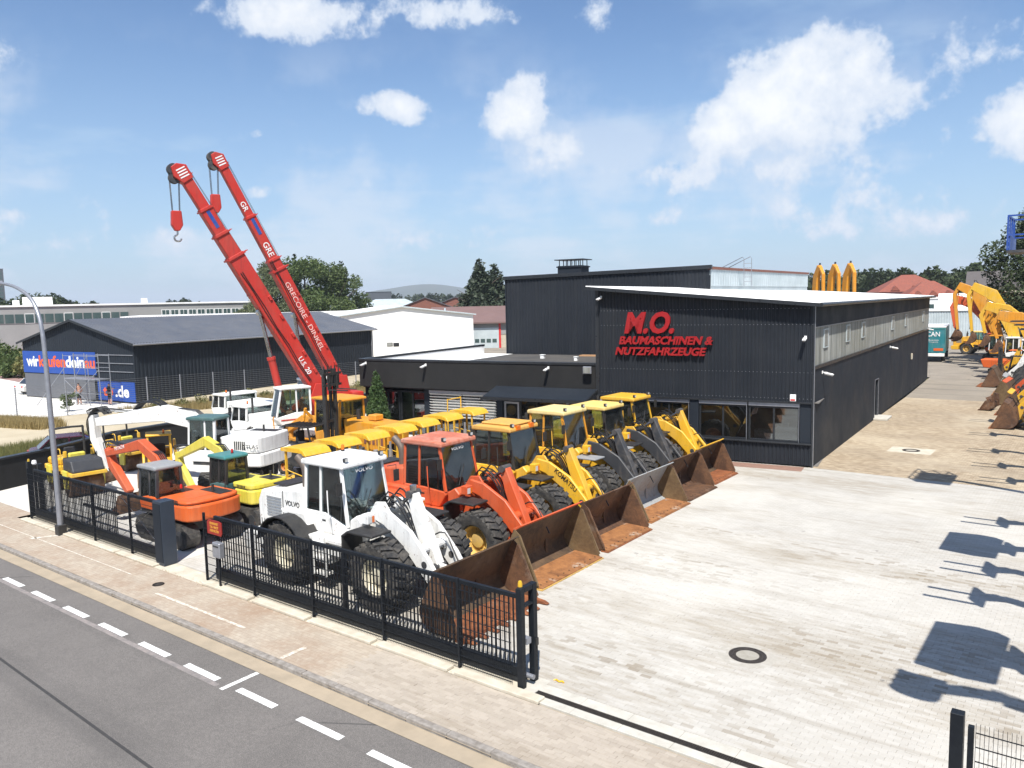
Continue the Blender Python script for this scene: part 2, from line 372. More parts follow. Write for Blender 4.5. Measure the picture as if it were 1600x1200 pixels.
K['beige'] = mat('beige_wall', (.46,.41,.32), .85)
K['bannerblue'] = mat('banner_blue', (.008,.055,.30), .5, 0, (.01,.06,.28), scale=.4)
K['textwhite'] = mat('white_print', (.80,.80,.80), .5)
K['textorange'] = mat('orange_print', (.75,.10,.02), .5)
K['textblack'] = mat('black_print', (.015,.015,.017), .5)
K['textred'] = mat('red_print', (.55,.02,.02), .5)
K['textpale'] = mat('pale_pink_print', (.78,.46,.42), .5)
K['bark'] = mat('bark', (.10,.075,.055), .95, 0, (.06,.048,.038), scale=8, bmp=.02)
K['skin'] = mat('skin', (.50,.27,.19), .6)
K['cloth'] = mat('dark_cloth', (.02,.02,.024), .95)
K['hair'] = mat('dark_hair', (.02,.013,.01), .8)
K['signred'] = mat('dark_red_plate', (.30,.018,.012), .45)
K['textgold'] = mat('gold_print', (.75,.42,.06), .45)
K['iron'] = mat('cast_iron', (.045,.040,.038), .65, .5, (.09,.075,.065), scale=12, bmp=.004)
K['road'] = None
def leafmat(name, c1, c2, tr=.35):
    m, t, p = base(name, .65)
    r = _n(t, 'ShaderNodeNewGeometry').outputs['Random Per Island']
    oi = _n(t, 'ShaderNodeObjectInfo').outputs['Random']
    c = _mix(t, r, c1, c2); c = _mix(t, _map(t, oi, 0, 1, 0, .25), c, (.05,.06,.02))
    t.links.new(c, p.inputs['Base Color'])
    tb = _n(t, 'ShaderNodeBsdfTranslucent'); t.links.new(c, tb.inputs[0])
    mx = _n(t, 'ShaderNodeMixShader'); mx.inputs[0].default_value = tr
    t.links.new(p.outputs[0], mx.inputs[1]); t.links.new(tb.outputs[0], mx.inputs[2])
    t.links.new(mx.outputs[0], t.nodes['Material Output'].inputs[0]); return m
K['leaf'] = leafmat('broad_leaves', (.045,.085,.020), (.125,.165,.05))
K['leafdark'] = leafmat('dark_leaves', (.028,.050,.016), (.065,.090,.030))
K['needle'] = leafmat('fir_needles', (.014,.028,.016), (.036,.058,.030), .12)
K['thuja'] = leafmat('thuja_sprays', (.030,.070,.018), (.075,.130,.035), .2)
K['willow'] = leafmat('birch_leaves', (.085,.110,.045), (.165,.190,.095))
K['dry'] = leafmat('dry_grass', (.30,.22,.085), (.46,.36,.17), .3)
K['weed'] = leafmat('weeds', (.12,.14,.04), (.28,.25,.09), .3)
# ---------------------------------------------------------------- ground materials
def wpos(t): return _n(t, 'ShaderNodeNewGeometry').outputs['Position']
def stretch(t, v, s):
    q = _n(t, 'ShaderNodeMapping'); q.inputs['Scale'].default_value = s; t.links.new(v, q.inputs[0]); return q.outputs[0]
def brick(t, v, c1, c2, mortar, w, h, ms, rot=0):
    q = _n(t, 'ShaderNodeMapping'); q.inputs['Rotation'].default_value = (0, 0, rot); t.links.new(v, q.inputs[0])
    b = _n(t, 'ShaderNodeTexBrick'); t.links.new(q.outputs[0], b.inputs['Vector'])
    b.inputs['Scale'].default_value = 1; b.inputs['Brick Width'].default_value = w; b.inputs['Row Height'].default_value = h
    b.inputs['Mortar Size'].default_value = ms; b.inputs['Mortar Smooth'].default_value = .3; b.inputs['Bias'].default_value = 0
    for i, c in zip(('Color1', 'Color2', 'Mortar'), (c1, c2, mortar)): b.inputs[i].default_value = (*c, 1)
    return b.outputs[0], b.outputs[1]
def stains(t, v, c, lightdust=(.56,.54,.49), dirt=(.235,.19,.13)):
    "wheel dirt lying in streaks along the rows, pale cement dust in patches, oil spots"
    row = stretch(t, v, (.16, .75, 1)); row2 = stretch(t, v, (.9, 5.5, 1))
    a = _noise(t, .55, 7, .62, row); b = _noise(t, 1.0, 6, .7, row2); f = _mix(t, .45, a, b)
    c = _mix(t, _map(t, f, .47, .63, 0, .66), c, dirt)
    c = _mix(t, _map(t, _noise(t, .13, 5, .6, v), .48, .66, 0, .55), c, lightdust)
    c = _mix(t, _map(t, _noise(t, 2.6, 3, .5, v), .72, .77, 0, .65), c, (.09,.085,.08))
    tw = _n(t, 'ShaderNodeMapping'); tw.inputs['Rotation'].default_value = (0, 0, R(62)); tw.inputs['Scale'].default_value = (.05, 1.6, 1); t.links.new(v, tw.inputs[0])
    c = _mix(t, _map(t, _noise(t, 1.0, 5, .6, tw.outputs[0], .5), .60, .72, 0, .34), c, (.20,.165,.12))
    return c
def yard_mat(name, pieces=False, c1=(.405,.385,.348), c2=(.455,.436,.40), tan=False):
    m, t, p = base(name, .88); v = wpos(t)
    if pieces:
        r = _n(t, 'ShaderNodeNewGeometry').outputs['Random Per Island']; o = _n(t, 'ShaderNodeObjectInfo').outputs['Random']
        s = _n(t, 'ShaderNodeMath', operation='ADD'); t.links.new(r, s.inputs[0]); t.links.new(o, s.inputs[1])
        fr = _n(t, 'ShaderNodeMath', operation='FRACT'); t.links.new(s.outputs[0], fr.inputs[0])
        c = _mix(t, fr.outputs[0], c1, c2)
        st_ = _map(t, _noise(t, .45, 4, .6, stretch(t, v, (.35,.9,1))), .46, .62, .12, .75)
        dk = _n(t, 'ShaderNodeMath', operation='MULTIPLY'); t.links.new(_map(t, fr.outputs[0], .80, .84), dk.inputs[0]); t.links.new(st_, dk.inputs[1]); c = _mix(t, dk.outputs[0], c, (.235,.20,.155))
    else:
        c, f = brick(t, v, c1, c2, tuple(x*(.70 if not tan else .5) for x in c1), .225, .1125, .006)
    c = stains(t, v, c) if not tan else stains(t, v, c, (.50,.43,.32), (.23,.185,.135))
    t.links.new(c, p.inputs['Base Color'])
    bump(t, p, _noise(t, 60, 4, .6, v), .002, .5)
    return m
K['yard'] = yard_mat('concrete_block_paving'); K['paver'] = yard_mat('concrete_paving_block', True)
K['tan'] = yard_mat('tan_block_paving', False, (.27,.205,.135), (.44,.36,.255), True)
K['walkpaver'] = yard_mat('walk_paving_block', True, (.33,.285,.235), (.41,.36,.30), True)
K['walk'] = yard_mat('walk_paving', False, (.36,.305,.25), (.45,.39,.325), True)
def walkstain():
    m, t, p = base('rust_stained_walk', .9); v = wpos(t)
    c, f = brick(t, v, (.345,.29,.23), (.40,.34,.27), (.28,.235,.18), .2, .1, .005)
    c = _mix(t, _map(t, _noise(t, .5, 6, .65, v), .42, .66, 0, .75), c, (.265,.175,.115))
    c = _mix(t, _map(t, _noise(t, 6, 6, .7, v), .50, .75, 0, .6), c, (.48,.43,.35))
    t.links.new(c, p.inputs['Base Color']); bump(t, p, _noise(t, 50, 4, .6, v), .003); return m
K['walkstain'] = walkstain()
def asphalt(name, c1=(.135,.124,.114), c2=(.190,.174,.160)):
    m, t, p = base(name, .9); v = wpos(t)
    c = _mix(t, _map(t, _noise(t, .35, 6, .6, v), .35, .65), c1, c2)
    sp = _n(t, 'ShaderNodeTexVoronoi'); sp.inputs['Scale'].default_value = 70; t.links.new(v, sp.inputs['Vector'])
    c = _mix(t, .35, c, _mix(t, _map(t, sp.outputs['Distance'], .1, .6), (.42,.38,.35), (.03,.03,.03))); c = _mix(t, _map(t, _noise(t, 14, 5, .7, v), .42, .62, 0, .35), c, (.09,.084,.08))
    # tyre bands along the lane, old patches and hairline cracks
    ln = stretch(t, v, (.03, 1.0, 1)); c = _mix(t, _map(t, _noise(t, 1.1, 4, .5, ln), .55, .72, 0, .35), c, (.06,.057,.056))
    vo = _n(t, 'ShaderNodeTexVoronoi', feature='DISTANCE_TO_EDGE'); vo.inputs['Scale'].default_value = .23
    dd = _mix(t, .25, v, _n(t, 'ShaderNodeTexNoise').outputs['Color']); t.links.new(dd, vo.inputs['Vector'])
    ck = _map(t, vo.outputs['Distance'], .0, .006, .7, 0)
    gate = _map(t, _noise(t, .4, 2, .5, v), .55, .6); g = _n(t, 'ShaderNodeMath', operation='MULTIPLY'); t.links.new(ck, g.inputs[0]); t.links.new(gate, g.inputs[1])
    c = _mix(t, g.outputs[0], c, (.03,.03,.03))
    t.links.new(c, p.inputs['Base Color']); bump(t, p, _noise(t, 90, 4, .7, v), .004, .7); return m
K['road'] = asphalt('asphalt'); K['lane'] = asphalt('worn_asphalt', (.31,.265,.205), (.40,.345,.27))
def paintline(name):
    m, t, p = base(name, .7); v = wpos(t)
    t.links.new(_mix(t, _map(t, _noise(t, 9, 8, .75, v), .50, .66), (.74,.74,.72), (.26,.25,.24)), p.inputs['Base Color']); return m
K['line'] = paintline('white_road_paint')
def wornline():
    m, t, p = base('worn_white_paint', .8); v = wpos(t)
    c = _mix(t, _map(t, _noise(t, 8, 8, .75, v), .40, .58), (.70,.68,.62), (.40,.33,.25)); t.links.new(c, p.inputs['Base Color']); return m
K['wornline'] = wornline()
K['gutter'] = mat('sandy_gutter', (.36,.295,.215), .95, 0, (.29,.24,.175), scale=2, world=True, bmp=.004)
K['kerb'] = mat('granite_kerb', (.30,.275,.25), .9, 0, (.17,.15,.13), scale=7, world=True, bmp=.006)
K['slab'] = mat('concrete_slab', (.55,.51,.42), .92, 0, (.42,.37,.29), scale=2.5, world=True, bmp=.004)
K['dirt'] = mat('dry_dirt', (.47,.41,.30), .95, 0, (.36,.30,.20), scale=.25, world=True, bmp=.03, bscale=3)
K['gravel'] = mat('white_gravel', (.66,.65,.62), .95, 0, (.55,.53,.49), scale=.4, world=True, bmp=.02, bscale=8)
K['redpave'] = mat('reddish_paving', (.30,.19,.17), .95, 0, (.26,.165,.15), scale=.3, world=True)
K['yardpale'] = mat('pale_dusty_concrete', (.60,.585,.55), .92, 0, (.50,.475,.43), scale=.6, world=True, bmp=.004)
K['field'] = mat('dry_field', (.16,.15,.07), .98, 0, (.10,.11,.045), scale=.02, world=True)
K['hill'] = mat('wooded_hill', (.030,.045,.028), .98, 0, (.045,.055,.03), scale=.004, world=True)
# ---------------------------------------------------------------- ground sheets
def sheet(name, pts, z, m, kind='structure', parent=None, thick=0):
    b = MB()
    if thick: b.pr(pts, z-thick, z, 'z')
    else: b.add([(x, y, z) for x, y in pts], [tuple(range(len(pts)))])
    o = b.out(name, m, parent, recalc=bool(thick))
    if not thick:
        me = o.data
        if me.polygons[0].normal.z < 0: me.flip_normals()
    if kind and parent is None: o['kind'] = kind
    return o
def rect(x0, x1, y0, y1): return [(x0,y0),(x1,y0),(x1,y1),(x0,y1)]
sheet('ground', rect(-9000, 9000, -9000, 9000), -.16, K['field'])
road = sheet('road', rect(-260, 160, -60, 9.28), -.105, K['road'])
sheet('verge_street', rect(-260, 160, -90, -60), -.11, K['lane'])
gutter = sheet('gutter', rect(-260, 160, 9.28, 9.66), -.098, K['gutter'])
walk = sheet('sidewalk', rect(-260, -31.9, 9.82, 12.1), -.012, K['walkstain'])
walkb = sheet('sidewalk', rect(-31.9, -12.36, 9.82, 11.50), -.0145, K['walkstain'])
yard = sheet('yard', [(-22,12.0),(-11.36,12.0),(-11.36,34.79),(-22,34.79)], -.004, K['yard'])
yardb = sheet('yard', rect(-11.36, 12, 23.9, 34.79), -.004, K['yard'])
bed = sheet('paving_bed', rect(-11.5, 12, 12.15, 24.0), -.035, K['gutter'])
yardc = sheet('yard', [(-38.2,12.1),(-22,12.0),(-22,34.6),(-34.8,31.6),(-37,40),(-41,40),(-40.5,24)], -.004, K['yardpale'])
sheet('yard', [(-60,12.1),(-38.2,12.1),(-37.2,12.1),(-37.2,12.8),(-60,12.8)], -.02, K['yardpale'])
tan = sheet('lane', [(-10.3,34.8),(12,34.8),(12,62),(-11.6,62)], -.004, K['tan'])
sheet('lane', [(-11.6,62),(12,62),(12,230),(-40,230),(-20,120),(-12.6,78)], -.006, K['lane'])
sheet('dirt_lot', [(-120,12.8),(-37.4,12.8),(-40.6,24),(-40.9,40),(-35.5,46),(-36,150),(-150,150),(-150,12.8)], -.03, K['dirt'])
sheet('gravel_lot', [(-130,12.8),(-61,20.5),(-59,31),(-62,31.8),(-78,29.6),(-78,44),(-130,48)], -.02, K['gravel'])
sheet('parking_area', [(-190,46),(-84,34),(-80,40),(-80,70),(-190,90)], -.012, K['redpave'])
sheet('works_ground', [(-40,78),(-12.6,78),(-20,120),(-40,230),(-150,230),(-150,90)], -.028, K['lane'])
# ---------------------------------------------------------------- paving blocks laid one by one where they can be told apart
def paver_mesh(w, d, h, name, m):
    b = MB(); g = .0012; c = .003
    x, y = w/2-g, d/2-g
    vs = [(-x,-y,-h),(x,-y,-h),(x,y,-h),(-x,y,-h),(-x,-y,-c),(x,-y,-c),(x,y,-c),(-x,y,-c),(-x+c,-y+c,0),(x-c,-y+c,0),(x-c,y-c,0),(-x+c,y-c,0)]
    fs = [(0,1,5,4),(1,2,6,5),(2,3,7,6),(3,0,4,7),(4,5,9,8),(5,6,10,9),(6,7,11,10),(7,4,8,11),(8,9,10,11)]
    b.add(vs, fs); return b.v, b.f, b.mesh(name, m, recalc=False)
def lay(parent, w, d, x0, x1, y0, y1, ztop, m, skip=None, h=.03):
    vs, fs, me = paver_mesh(w, d, h, 'paving_block', m); spots = []; j = 0; y = y0
    while y < y1-d*.5:
        x = x0 + (w/2 if j % 2 else 0)
        while x < x1:
            cx, cy = x+w/2, y+d/2
            if not (skip and skip(cx, cy)): spots.append((cx, cy))
            x += w
        y += d; j += 1
    spots.sort(key=lambda s: s[0]**2 + s[1]**2 + (0 if seen(*s) else 1e6))
    V = []; F = []
    for i, (cx, cy) in enumerate(spots):
        dz = random.gauss(0, .0016); tx, ty = random.gauss(0, .008), random.gauss(0, .012); rz = random.gauss(0, .006)
        if i < 300:
            o = link('paving_block', me, parent); o.location = (cx, cy, ztop+dz); o.rotation_euler = (tx, ty, rz)
        else:
            k = len(V); ca, sa = math.cos(rz), math.sin(rz)
            V += [(cx+p[0]*ca-p[1]*sa, cy+p[0]*sa+p[1]*ca, ztop+dz+p[2]+p[0]*ty+p[1]*tx) for p in vs]; F += [tuple(a+k for a in f) for f in fs]
    me2 = bpy.data.meshes.new('paving_blocks'); me2.from_pydata(V, [], F); me2.materials.append(m)
    o = link('paving_blocks', me2, parent); o['kind'] = 'stuff'
def seen(x, y):
    v = Vector((x, y, -CAMZ)); d = v.dot(fw)
    return d > 0 and abs(v.dot(rt)/d*1230) < 795 and abs(v.dot(up)/d*1230) < 595
lay(bed, .225, .1125, -11.5, 3.0, 12.15, 24.0, 0., K['paver'], lambda x, y: (x+5.79)**2+(y-15.6)**2 < .46**2)
walkc = sheet('sidewalk', rect(-12.5, 160, 9.82, 11.50), -.045, K['gutter'])
lay(walkc, .2, .1, -12.5, -1.6, 9.82, 11.46, -.010, K['walkpaver'])
sheet('walk_strip', rect(-1.5, 160, 9.82, 11.46), -.012, K['walk'], parent=walkc)
# kerb stones, one by one
kme = MB().box(-.495,.495,-.075,.075,-.14,.0).mesh('kerb_stone', K['kerb'], bevel=.018, seg=2)
kerb = sheet('kerb', rect(-260, 160, 9.66, 9.82), -.06, K['gutter'])
for i in range(-44, 8):
    o = link('kerb_stone', kme, kerb); o.location = (i+.5, 9.742+random.gauss(0,.004), -.004+random.gauss(0,.004)); o.rotation_euler = (random.gauss(0,.008), random.gauss(0,.004), random.gauss(0,.004))
for a, b in ((-260,-44),(8,160)): MB().box(a, b, 9.67, 9.81, -.12, -.004).out('kerb_run', K['kerb'], kerb)
# painted markings
def mark(pts, m, z): return sheet('lane_marking', pts, z, m, parent=road)
for k in range(14):
    x = -30.9 + k*1.917
    mark(rect(x, x+1.2, 8.53, 8.69), K['line'], -.1000)
mark([(-14.0,8.40),(-13.88,8.40),(-13.88,9.27),(-14.0,9.27)], K['line'], -.0995)
mark(rect(-60,-14.15,8.40,8.52), mat('old_stripe',(.27,.235,.22),.85,0,(.16,.15,.145),scale=6,world=True), -.1018)
mark([(-60,6.75),(-19.3,6.34),(-9,6.02),(10,5.6),(10,5.66),(-9,6.08),(-19.3,6.40),(-60,6.81)], mat('tar_seam',(.045,.043,.042),.8), -.1015)
def wmark(pts): return sheet('faded_marking', pts, -.0085, K['wornline'], parent=walkb)
wmark([(-20.0,10.32),(-16.0,10.32),(-16.0,10.40),(-20.0,10.40)]); wmark([(-14.0,9.86),(-13.88,9.86),(-13.88,10.5),(-14.0,10.5)])
wmark([(-28.6,10.6),(-28.4,10.6),(-27.9,11.42),(-28.1,11.42)]); wmark(rect(-31.5,-22,10.72,10.76))
# drainage channel along the gate line
drain = T('drain_channel', 'concrete drainage channel with black slotted grate across the yard entrance', 'drain', (0,0,0))
for i in range(16): MB().box(-8.6+i, -7.605+i, 11.48, 11.70, -.05, .003).out('channel_edge', K['concrete'], drain, bevel=.006)
for i in range(16): MB().box(-8.6+i, -7.605+i, 11.86, 12.14, -.05, .003).out('channel_edge', K['concrete'], drain, bevel=.006)
g = MB()
for i in range(25): g.box(0.02+i*.04, .036+i*.04, -.075, .075, -.03, 0)
g.box(0,1,-.08,-.066,-.03,0.001); g.box(0,1,.066,.08,-.03,.001); gme = g.mesh('grate', K['iron'])
for i in range(16): o = link('grate', gme, drain); o.location = (-8.6+i, 11.78, .0)
MB().box(-8.6,7.4,11.70,11.86,-.12,-.04).out('channel_bed', K['black'], drain)
K['infill'] = mat('grey_concrete_fill', (.33,.31,.27), .92, 0, (.26,.24,.20), scale=5)
# manhole covers
def manhole(label, x, y, r, base_m=None):
    t = T('manhole_cover', label, 'manhole cover', (x, y, 0))
    MB().lathe([(r*.60,-.02),(r*.60,.004),(r*.985,.006),(r,-.03)], (0,0,0), 'z', 40).out('iron_ring', K['iron'], t)
    b = MB()
    for i in range(40):
        a = i*math.pi/20; b.box(-.012,.012,-.02,.02,.004,.012, Matrix.Rotation(a,4,'Z') @ Matrix.Translation((r*.86,0,0)))
        b.box(-.02,.02,-.01,.01,.004,.011, Matrix.Rotation(a,4,'Z') @ Matrix.Translation((r*.70,0,0)))
    b.out('studs', K['iron'], t)
    MB().cyl((0,0,-.03),(0,0,.001),r*.6,n=36).out('concrete_infill', base_m or K['infill'], t)
    return t
t = manhole('round manhole cover with concrete centre in the pale yard paving', -5.79, 15.6, .395)
MB().lathe([(.39,-.03),(.39,.0012),(.60,.0012),(.60,-.03)], (0,0,0), 'z', 36).out('mortar_collar', mat('collar_mortar',(.40,.375,.33),.92,0,(.33,.31,.27),scale=8), t)
t = manhole('manhole cover set in a pale square patch beside the hall', -7.35, 41.1, .40)
MB().box(-.95,.95,-.75,.75,-.05,-.001).out('concrete_surround', K['slab'], t)
t = manhole('small rusty cover in the stained sidewalk', -20.6, 10.75, .16, K['iron']); t.location.z = -.012
# storm drain at the kerb
t = T('gully', 'dark kerbside gully grate at the road edge', 'gully', (-7.25, 9.42, -.094))
for i in range(6): MB().box(-.22+i*.08,-.18+i*.08,-.16,.16,-.03,.006).out('grate_bar', K['iron'], t)
MB().box(-.27,.27,-.19,.19,-.06,-.004).out('frame', K['iron'], t)
# ---------------------------------------------------------------- hills
def hill(label, px0, px1, D, h, seed):
    b = MB(); n = 40; P = []
    for i in range(n+1):
        q = i/n; x, y = far(px0+(px1-px0)*q, D); e = math.sin(math.pi*q)**.7
        P.append((x, y, h*e*(.75+.35*mnoise.noise((q*3+seed, seed, 0))) + 2))
    vs = []
    for (x, y, z) in P:
        f = Vector((x, y, 0)).normalized(); vs += [(x, y, -2), (x+f.x*D*.06, y+f.y*D*.06, z*.6), (x+f.x*D*.13, y+f.y*D*.13, z), (x+f.x*D*.3, y+f.y*D*.3, -2)]
    b.add(vs, [(i*4+j, i*4+j+1, i*4+4+j+1, i*4+4+j) for i in range(n) for j in range(3)])
    o = b.out('hill', K['hill'], smooth=True); o['kind'] = 'structure'; return o
hill('', 470, 860, 4200, 128, 1); hill('', -350, 420, 5200, 62, 5); hill('', 1050, 1900, 5600, 55, 9); hill('', 250, 650, 6000, 60, 3)
# ---------------------------------------------------------------- buildings
def corr(b, x0, x1, ztop, zbot, pitch, dep, y=0., M=None, duty=.5):
    "vertical ribbed sheet facing -y between x0 and x1; ztop, zbot may be functions of x"
    zt = ztop if callable(ztop) else (lambda x: ztop); zb = zbot if callable(zbot) else (lambda x: zbot)
    n = max(1, round((x1-x0)/pitch)); p = (x1-x0)/n; xs = []
    for i in range(n):
        a = x0+i*p; xs += [(a, 0), (a+p*.32, 0), (a+p*.45, -dep), (a+p*.87, -dep)]
    xs.append((x1, 0)); vs = []
    for (x, d) in xs: vs += [(x, y+d, zb(x)), (x, y+d, zt(x))]
    if M: vs = [M @ Vector(v) for v in vs]
    return b.add(vs, [(2*i, 2*i+2, 2*i+3, 2*i+1) for i in range(len(xs)-1)])
def ribroof(b, P00, P10, P11, P01, n, dep, up_=Vector((0,0,1))):
    "ribbed roof sheet: ribs run from the P00-P10 edge to the P01-P11 edge"
    P00, P10, P11, P01 = map(Vector, (P00, P10, P11, P01)); us = []
    for i in range(n):
        us += [(i/n, 0), ((i+.30)/n, 0), ((i+.42)/n, dep), ((i+.88)/n, dep)]
    us.append((1, 0)); vs = []
    for (u, d) in us: vs += [P00.lerp(P10, u)+up_*d, P01.lerp(P11, u)+up_*d]
    return b.add(vs, [(2*i, 2*i+2, 2*i+3, 2*i+1) for i in range(len(us)-1)])
def window(parent, x0, x1, z0, z1, y, frame, paneM, nx=1, fr=.06, dep=.08, M=None, name='window', nz=1):
    w = MB().box(x0, x1, y-dep, y, z0, z0+fr, M).box(x0, x1, y-dep, y, z1-fr, z1, M)
    for i in range(nx+1):
        c = x0+fr/2+(x1-x0-fr)*i/nx; w.box(c-fr/2, c+fr/2, y-dep+.002, y-.002, z0+fr, z1-fr, M)
    for i in range(1, nz):
        c = z0+(z1-z0)*i/nz; w.box(x0+fr, x1-fr, y-dep+.004, y-.004, c-fr/2, c+fr/2, M)
    o = w.out(name, frame, parent)
    for i in range(nx):
        a = x0+fr/2+(x1-x0-fr)*i/nx; c = x0+fr/2+(x1-x0-fr)*(i+1)/nx
        MB().box(a+fr*.4, c-fr*.4, y-dep*.55, y-dep*.45, z0+fr*.8, z1-fr*.8, M).out('pane', paneM, o)
    return o
def seccam(label, loc, rz):
    t = T('security_camera', label, 'camera', loc, rz, 'security cameras on the dark walls')
    MB().box(-.05,.05,-.03,0,-.07,.07).cyl((0,-.03,0),(0,-.22,.0),.02,n=8).out('bracket', K['whitewall'], t)
    MB().cyl((0,-.12,-.045),(0,-.46,-.11),.062,n=12).box(-.075,.075,-.50,-.10,-.02,.02, Matrix.Translation((0,0,.0)) @ Matrix.Rotation(R(11),4,'X')).out('housing', K['whitewall'], t, smooth=True)
    MB().cyl((0,-.46,-.11),(0,-.472,-.112),.048,n=12).out('lens', K['black'], t)
    return t
# --- hall with the red sign. local frame: x along the front to the right, y into the depth
HA = R(8.75); HL = (-20.15, 33.33)
hall = T('sign_hall', 'dark ribbed hall with red sign, white sloping roof and grimy window band', 'building', (*HL, 0), HA)
W_ = 10.12; zt = lambda x: 8.12 - .092*x
SD = Vector((math.cos(R(84.55)), math.sin(R(84.55)), 0)); SL = 41.3            # long side wall
MS = Matrix.Translation((W_, 0, 0)) @ Matrix.Rotation(R(84.55), 4, 'Z')         # side frame: x along the wall away from the street
f = MB(); corr(f, .18, W_-.05, lambda x: zt(x)-.10, 2.86, .166, .035); f.out('upper_cladding', K['clad'], hall, recalc=False)
f = MB(); corr(f, 4.7, W_-.05, 1.02, .06, .166, .035, y=0.0); f.out('lower_cladding', K['clad'], hall, recalc=False)
MB().box(.0,.18,-.05,.12,0,8.0).box(W_-.06,W_+.035,-.06,.03,0,zt(W_)-.1).out('corner_trim', K['trim'], hall, bevel=.01)
MB().box(.1, W_-.05, .04, .25, 2.84, 7.0).pr([(.1,7.0),(W_-.05,7.0),(W_-.05,zt(W_)-.2),(.1,zt(0)-.2)], .04, .25).out('front_wall', K['clad'], hall)
MB().box(.1, W_-.04, -.10, .04, 2.80, 2.872).out('drip_edge', K['trim'], hall)
sc_ = MB()
for z in (3.0, 4.15, 6.25, 6.95):
    for i in range(60):
        x = .30+i*.1652
        if z < zt(x)-.25: sc_.box(x,x+.022,-.052,-.036,z,z+.022)
tag(sc_.out('screw_heads', K['galv'], hall), kind='stuff')
# window strip
bay = [(W_-.55-2.2, W_-.55), (W_-.55-4.45, W_-.55-2.25), (W_-7.45, W_-5.45), (W_-9.9, W_-7.9)]
MB().box(4.3, W_-.05, -.14, .16, .985, 1.045).out('window_sill', K['trim'], hall, bevel=.008)
MB().box(W_-5.42, W_-5.02, -.02, .22, 1.05, 2.80).box(W_-.53, W_-.06, .0, .22, 1.05, 2.80).box(W_-7.9,W_-7.47,-.02,.22,.02,2.8).out('pier', K['clad2'], hall)
for (a, b_) in bay[:2]: window(hall, a, b_, 1.05, 2.62, .16, K['trim'], K['pane'], 2, .075, .10)
window(hall, bay[2][0], bay[2][1], .08, 2.62, .16, K['trim'], K['pane'], 2, .075, .10)
window(hall, bay[3][0], bay[3][1], .08, 2.62, .16, K['trim'], K['pane'], 2, .075, .10)
for (a, b_) in bay: MB().box(a, b_, -.02, .12, 2.63, 2.79).out('blind_box', K['galv'], hall, bevel=.01)
for (a, b_) in bay: MB().cyl((b_-.03,-.0,1.05),(b_-.03,-.0,2.63),.012,n=6).out('blind_rail', K['galv'], hall)
# room behind the glass
MB().box(.3, W_+.2, 4.2, 4.25, .0, 2.8).box(.3, W_+.2, .25, 4.2, -.02, .02).box(.3, W_+.2, .3, 4.2, 2.79, 2.83).out('room', mat('dim_room', (.16,.15,.14), .9), hall)
MB().box(W_-2.6,W_-1.8,.55,.95,.02,1.45).box(W_-1.65,W_-.8,.5,.9,.02,1.62).out('cabinet', K['whitewall'], hall, bevel=.01)
MB().box(W_-1.5,W_-1.1,.6,.8,1.622,1.85).out('printer', K['grey'], hall, bevel=.02)
# long side wall with door and translucent band
def sidewall(x0, x1, z0, z1, name, m, y=0., d=.14, bev=0): return MB().box(x0, x1, y, y+d, z0, z1).xf(MS).out(name, m, hall, bevel=bev)
n = 14
dx0, dx1 = 15.3, 16.5
xs = [.03] + [i*SL/n for i in range(1, n)] + [SL]
for i in range(n):
    a, b_ = xs[i]+.004, xs[i+1]-.004
    if a < dx1 and b_ > dx0:
        if a < dx0: sidewall(a, dx0, .0, 4.30, 'side_panel', K['clad2'])
        if b_ > dx1: sidewall(dx1, b_, .0, 4.30, 'side_panel', K['clad2'])
        sidewall(max(a, dx0), min(b_, dx1), 2.35, 4.30, 'side_panel', K['clad2'])
    else: sidewall(a, b_, .0, 4.30, 'side_panel', K['clad2'])
    sidewall(a, b_, 6.13, 7.15, 'side_panel', K['clad2'], .002)
sidewall(.03, SL, 4.30, 4.44, 'band_sill', K['trim'], -.05, .12); sidewall(.03, SL, 6.09, 6.14, 'band_head', K['galv'], -.02, .05)
for i in range(21):
    a = .06+i*(SL-.1)/21; q = MB(); corr(q, a+.004, a+(SL-.1)/21-.004, 6.09, 4.44, .2, .018, .05, MS); q.out('translucent_sheet', K['poly'], hall, recalc=False)
for i, x in enumerate((2.3, 7.2, 11.3, 21.5, 27.5, 37.5)):
    w = MB().box(x-.43,x-.38,-.01,.04,5.12,5.98,MS).box(x+.38,x+.43,-.01,.04,5.12,5.98,MS).box(x-.38,x+.38,-.01,.04,5.12,5.17,MS).box(x-.38,x+.38,-.01,.04,5.93,5.98,MS).out('vent_window', K['zinc'], hall)
    MB().box(x-.38,x+.38,.0,.012,5.19,5.91,MS).out('pane', K['poly'], w)
d = MB().box(dx0+.03,dx1-.03,.42,.47,0.14,2.30,MS).out('door', K['clad2'], hall); MB().box(dx0+.15,dx0+.2,.36,.42,1.1,1.16,MS).out('door_handle', K['steel'], d)
MB().box(dx0-.03,dx0,-.02,.10,.13,2.36,MS).box(dx1,dx1+.03,-.02,.10,.13,2.36,MS).box(dx0-.03,dx1+.03,-.02,.10,2.36,2.40,MS).out('door_frame', K['galv'], hall)
MB().box(dx0-.25,dx1+.3,-.75,.42,0,.12,MS).out('door_step', K['concrete'], hall, bevel=.015)
sidewall(-.055,.028,0,7.1,'corner_trim',K['galv'],-.045,.05)
bx, by = (W_+SD.x*SL, SD.y*SL)
MB().pr([(.0,0),(bx-.2,0),(bx-.2,7.2),(.0,8.0)], by-.14, by, 'y', ).out('rear_wall', K['clad2'], hall)
MB().pr([(.12,.06),(.12+0,by-.2),(.0,by-.2),(.0,.06)], 0, 7.9, 'z').out('left_wall', K['clad2'], hall)
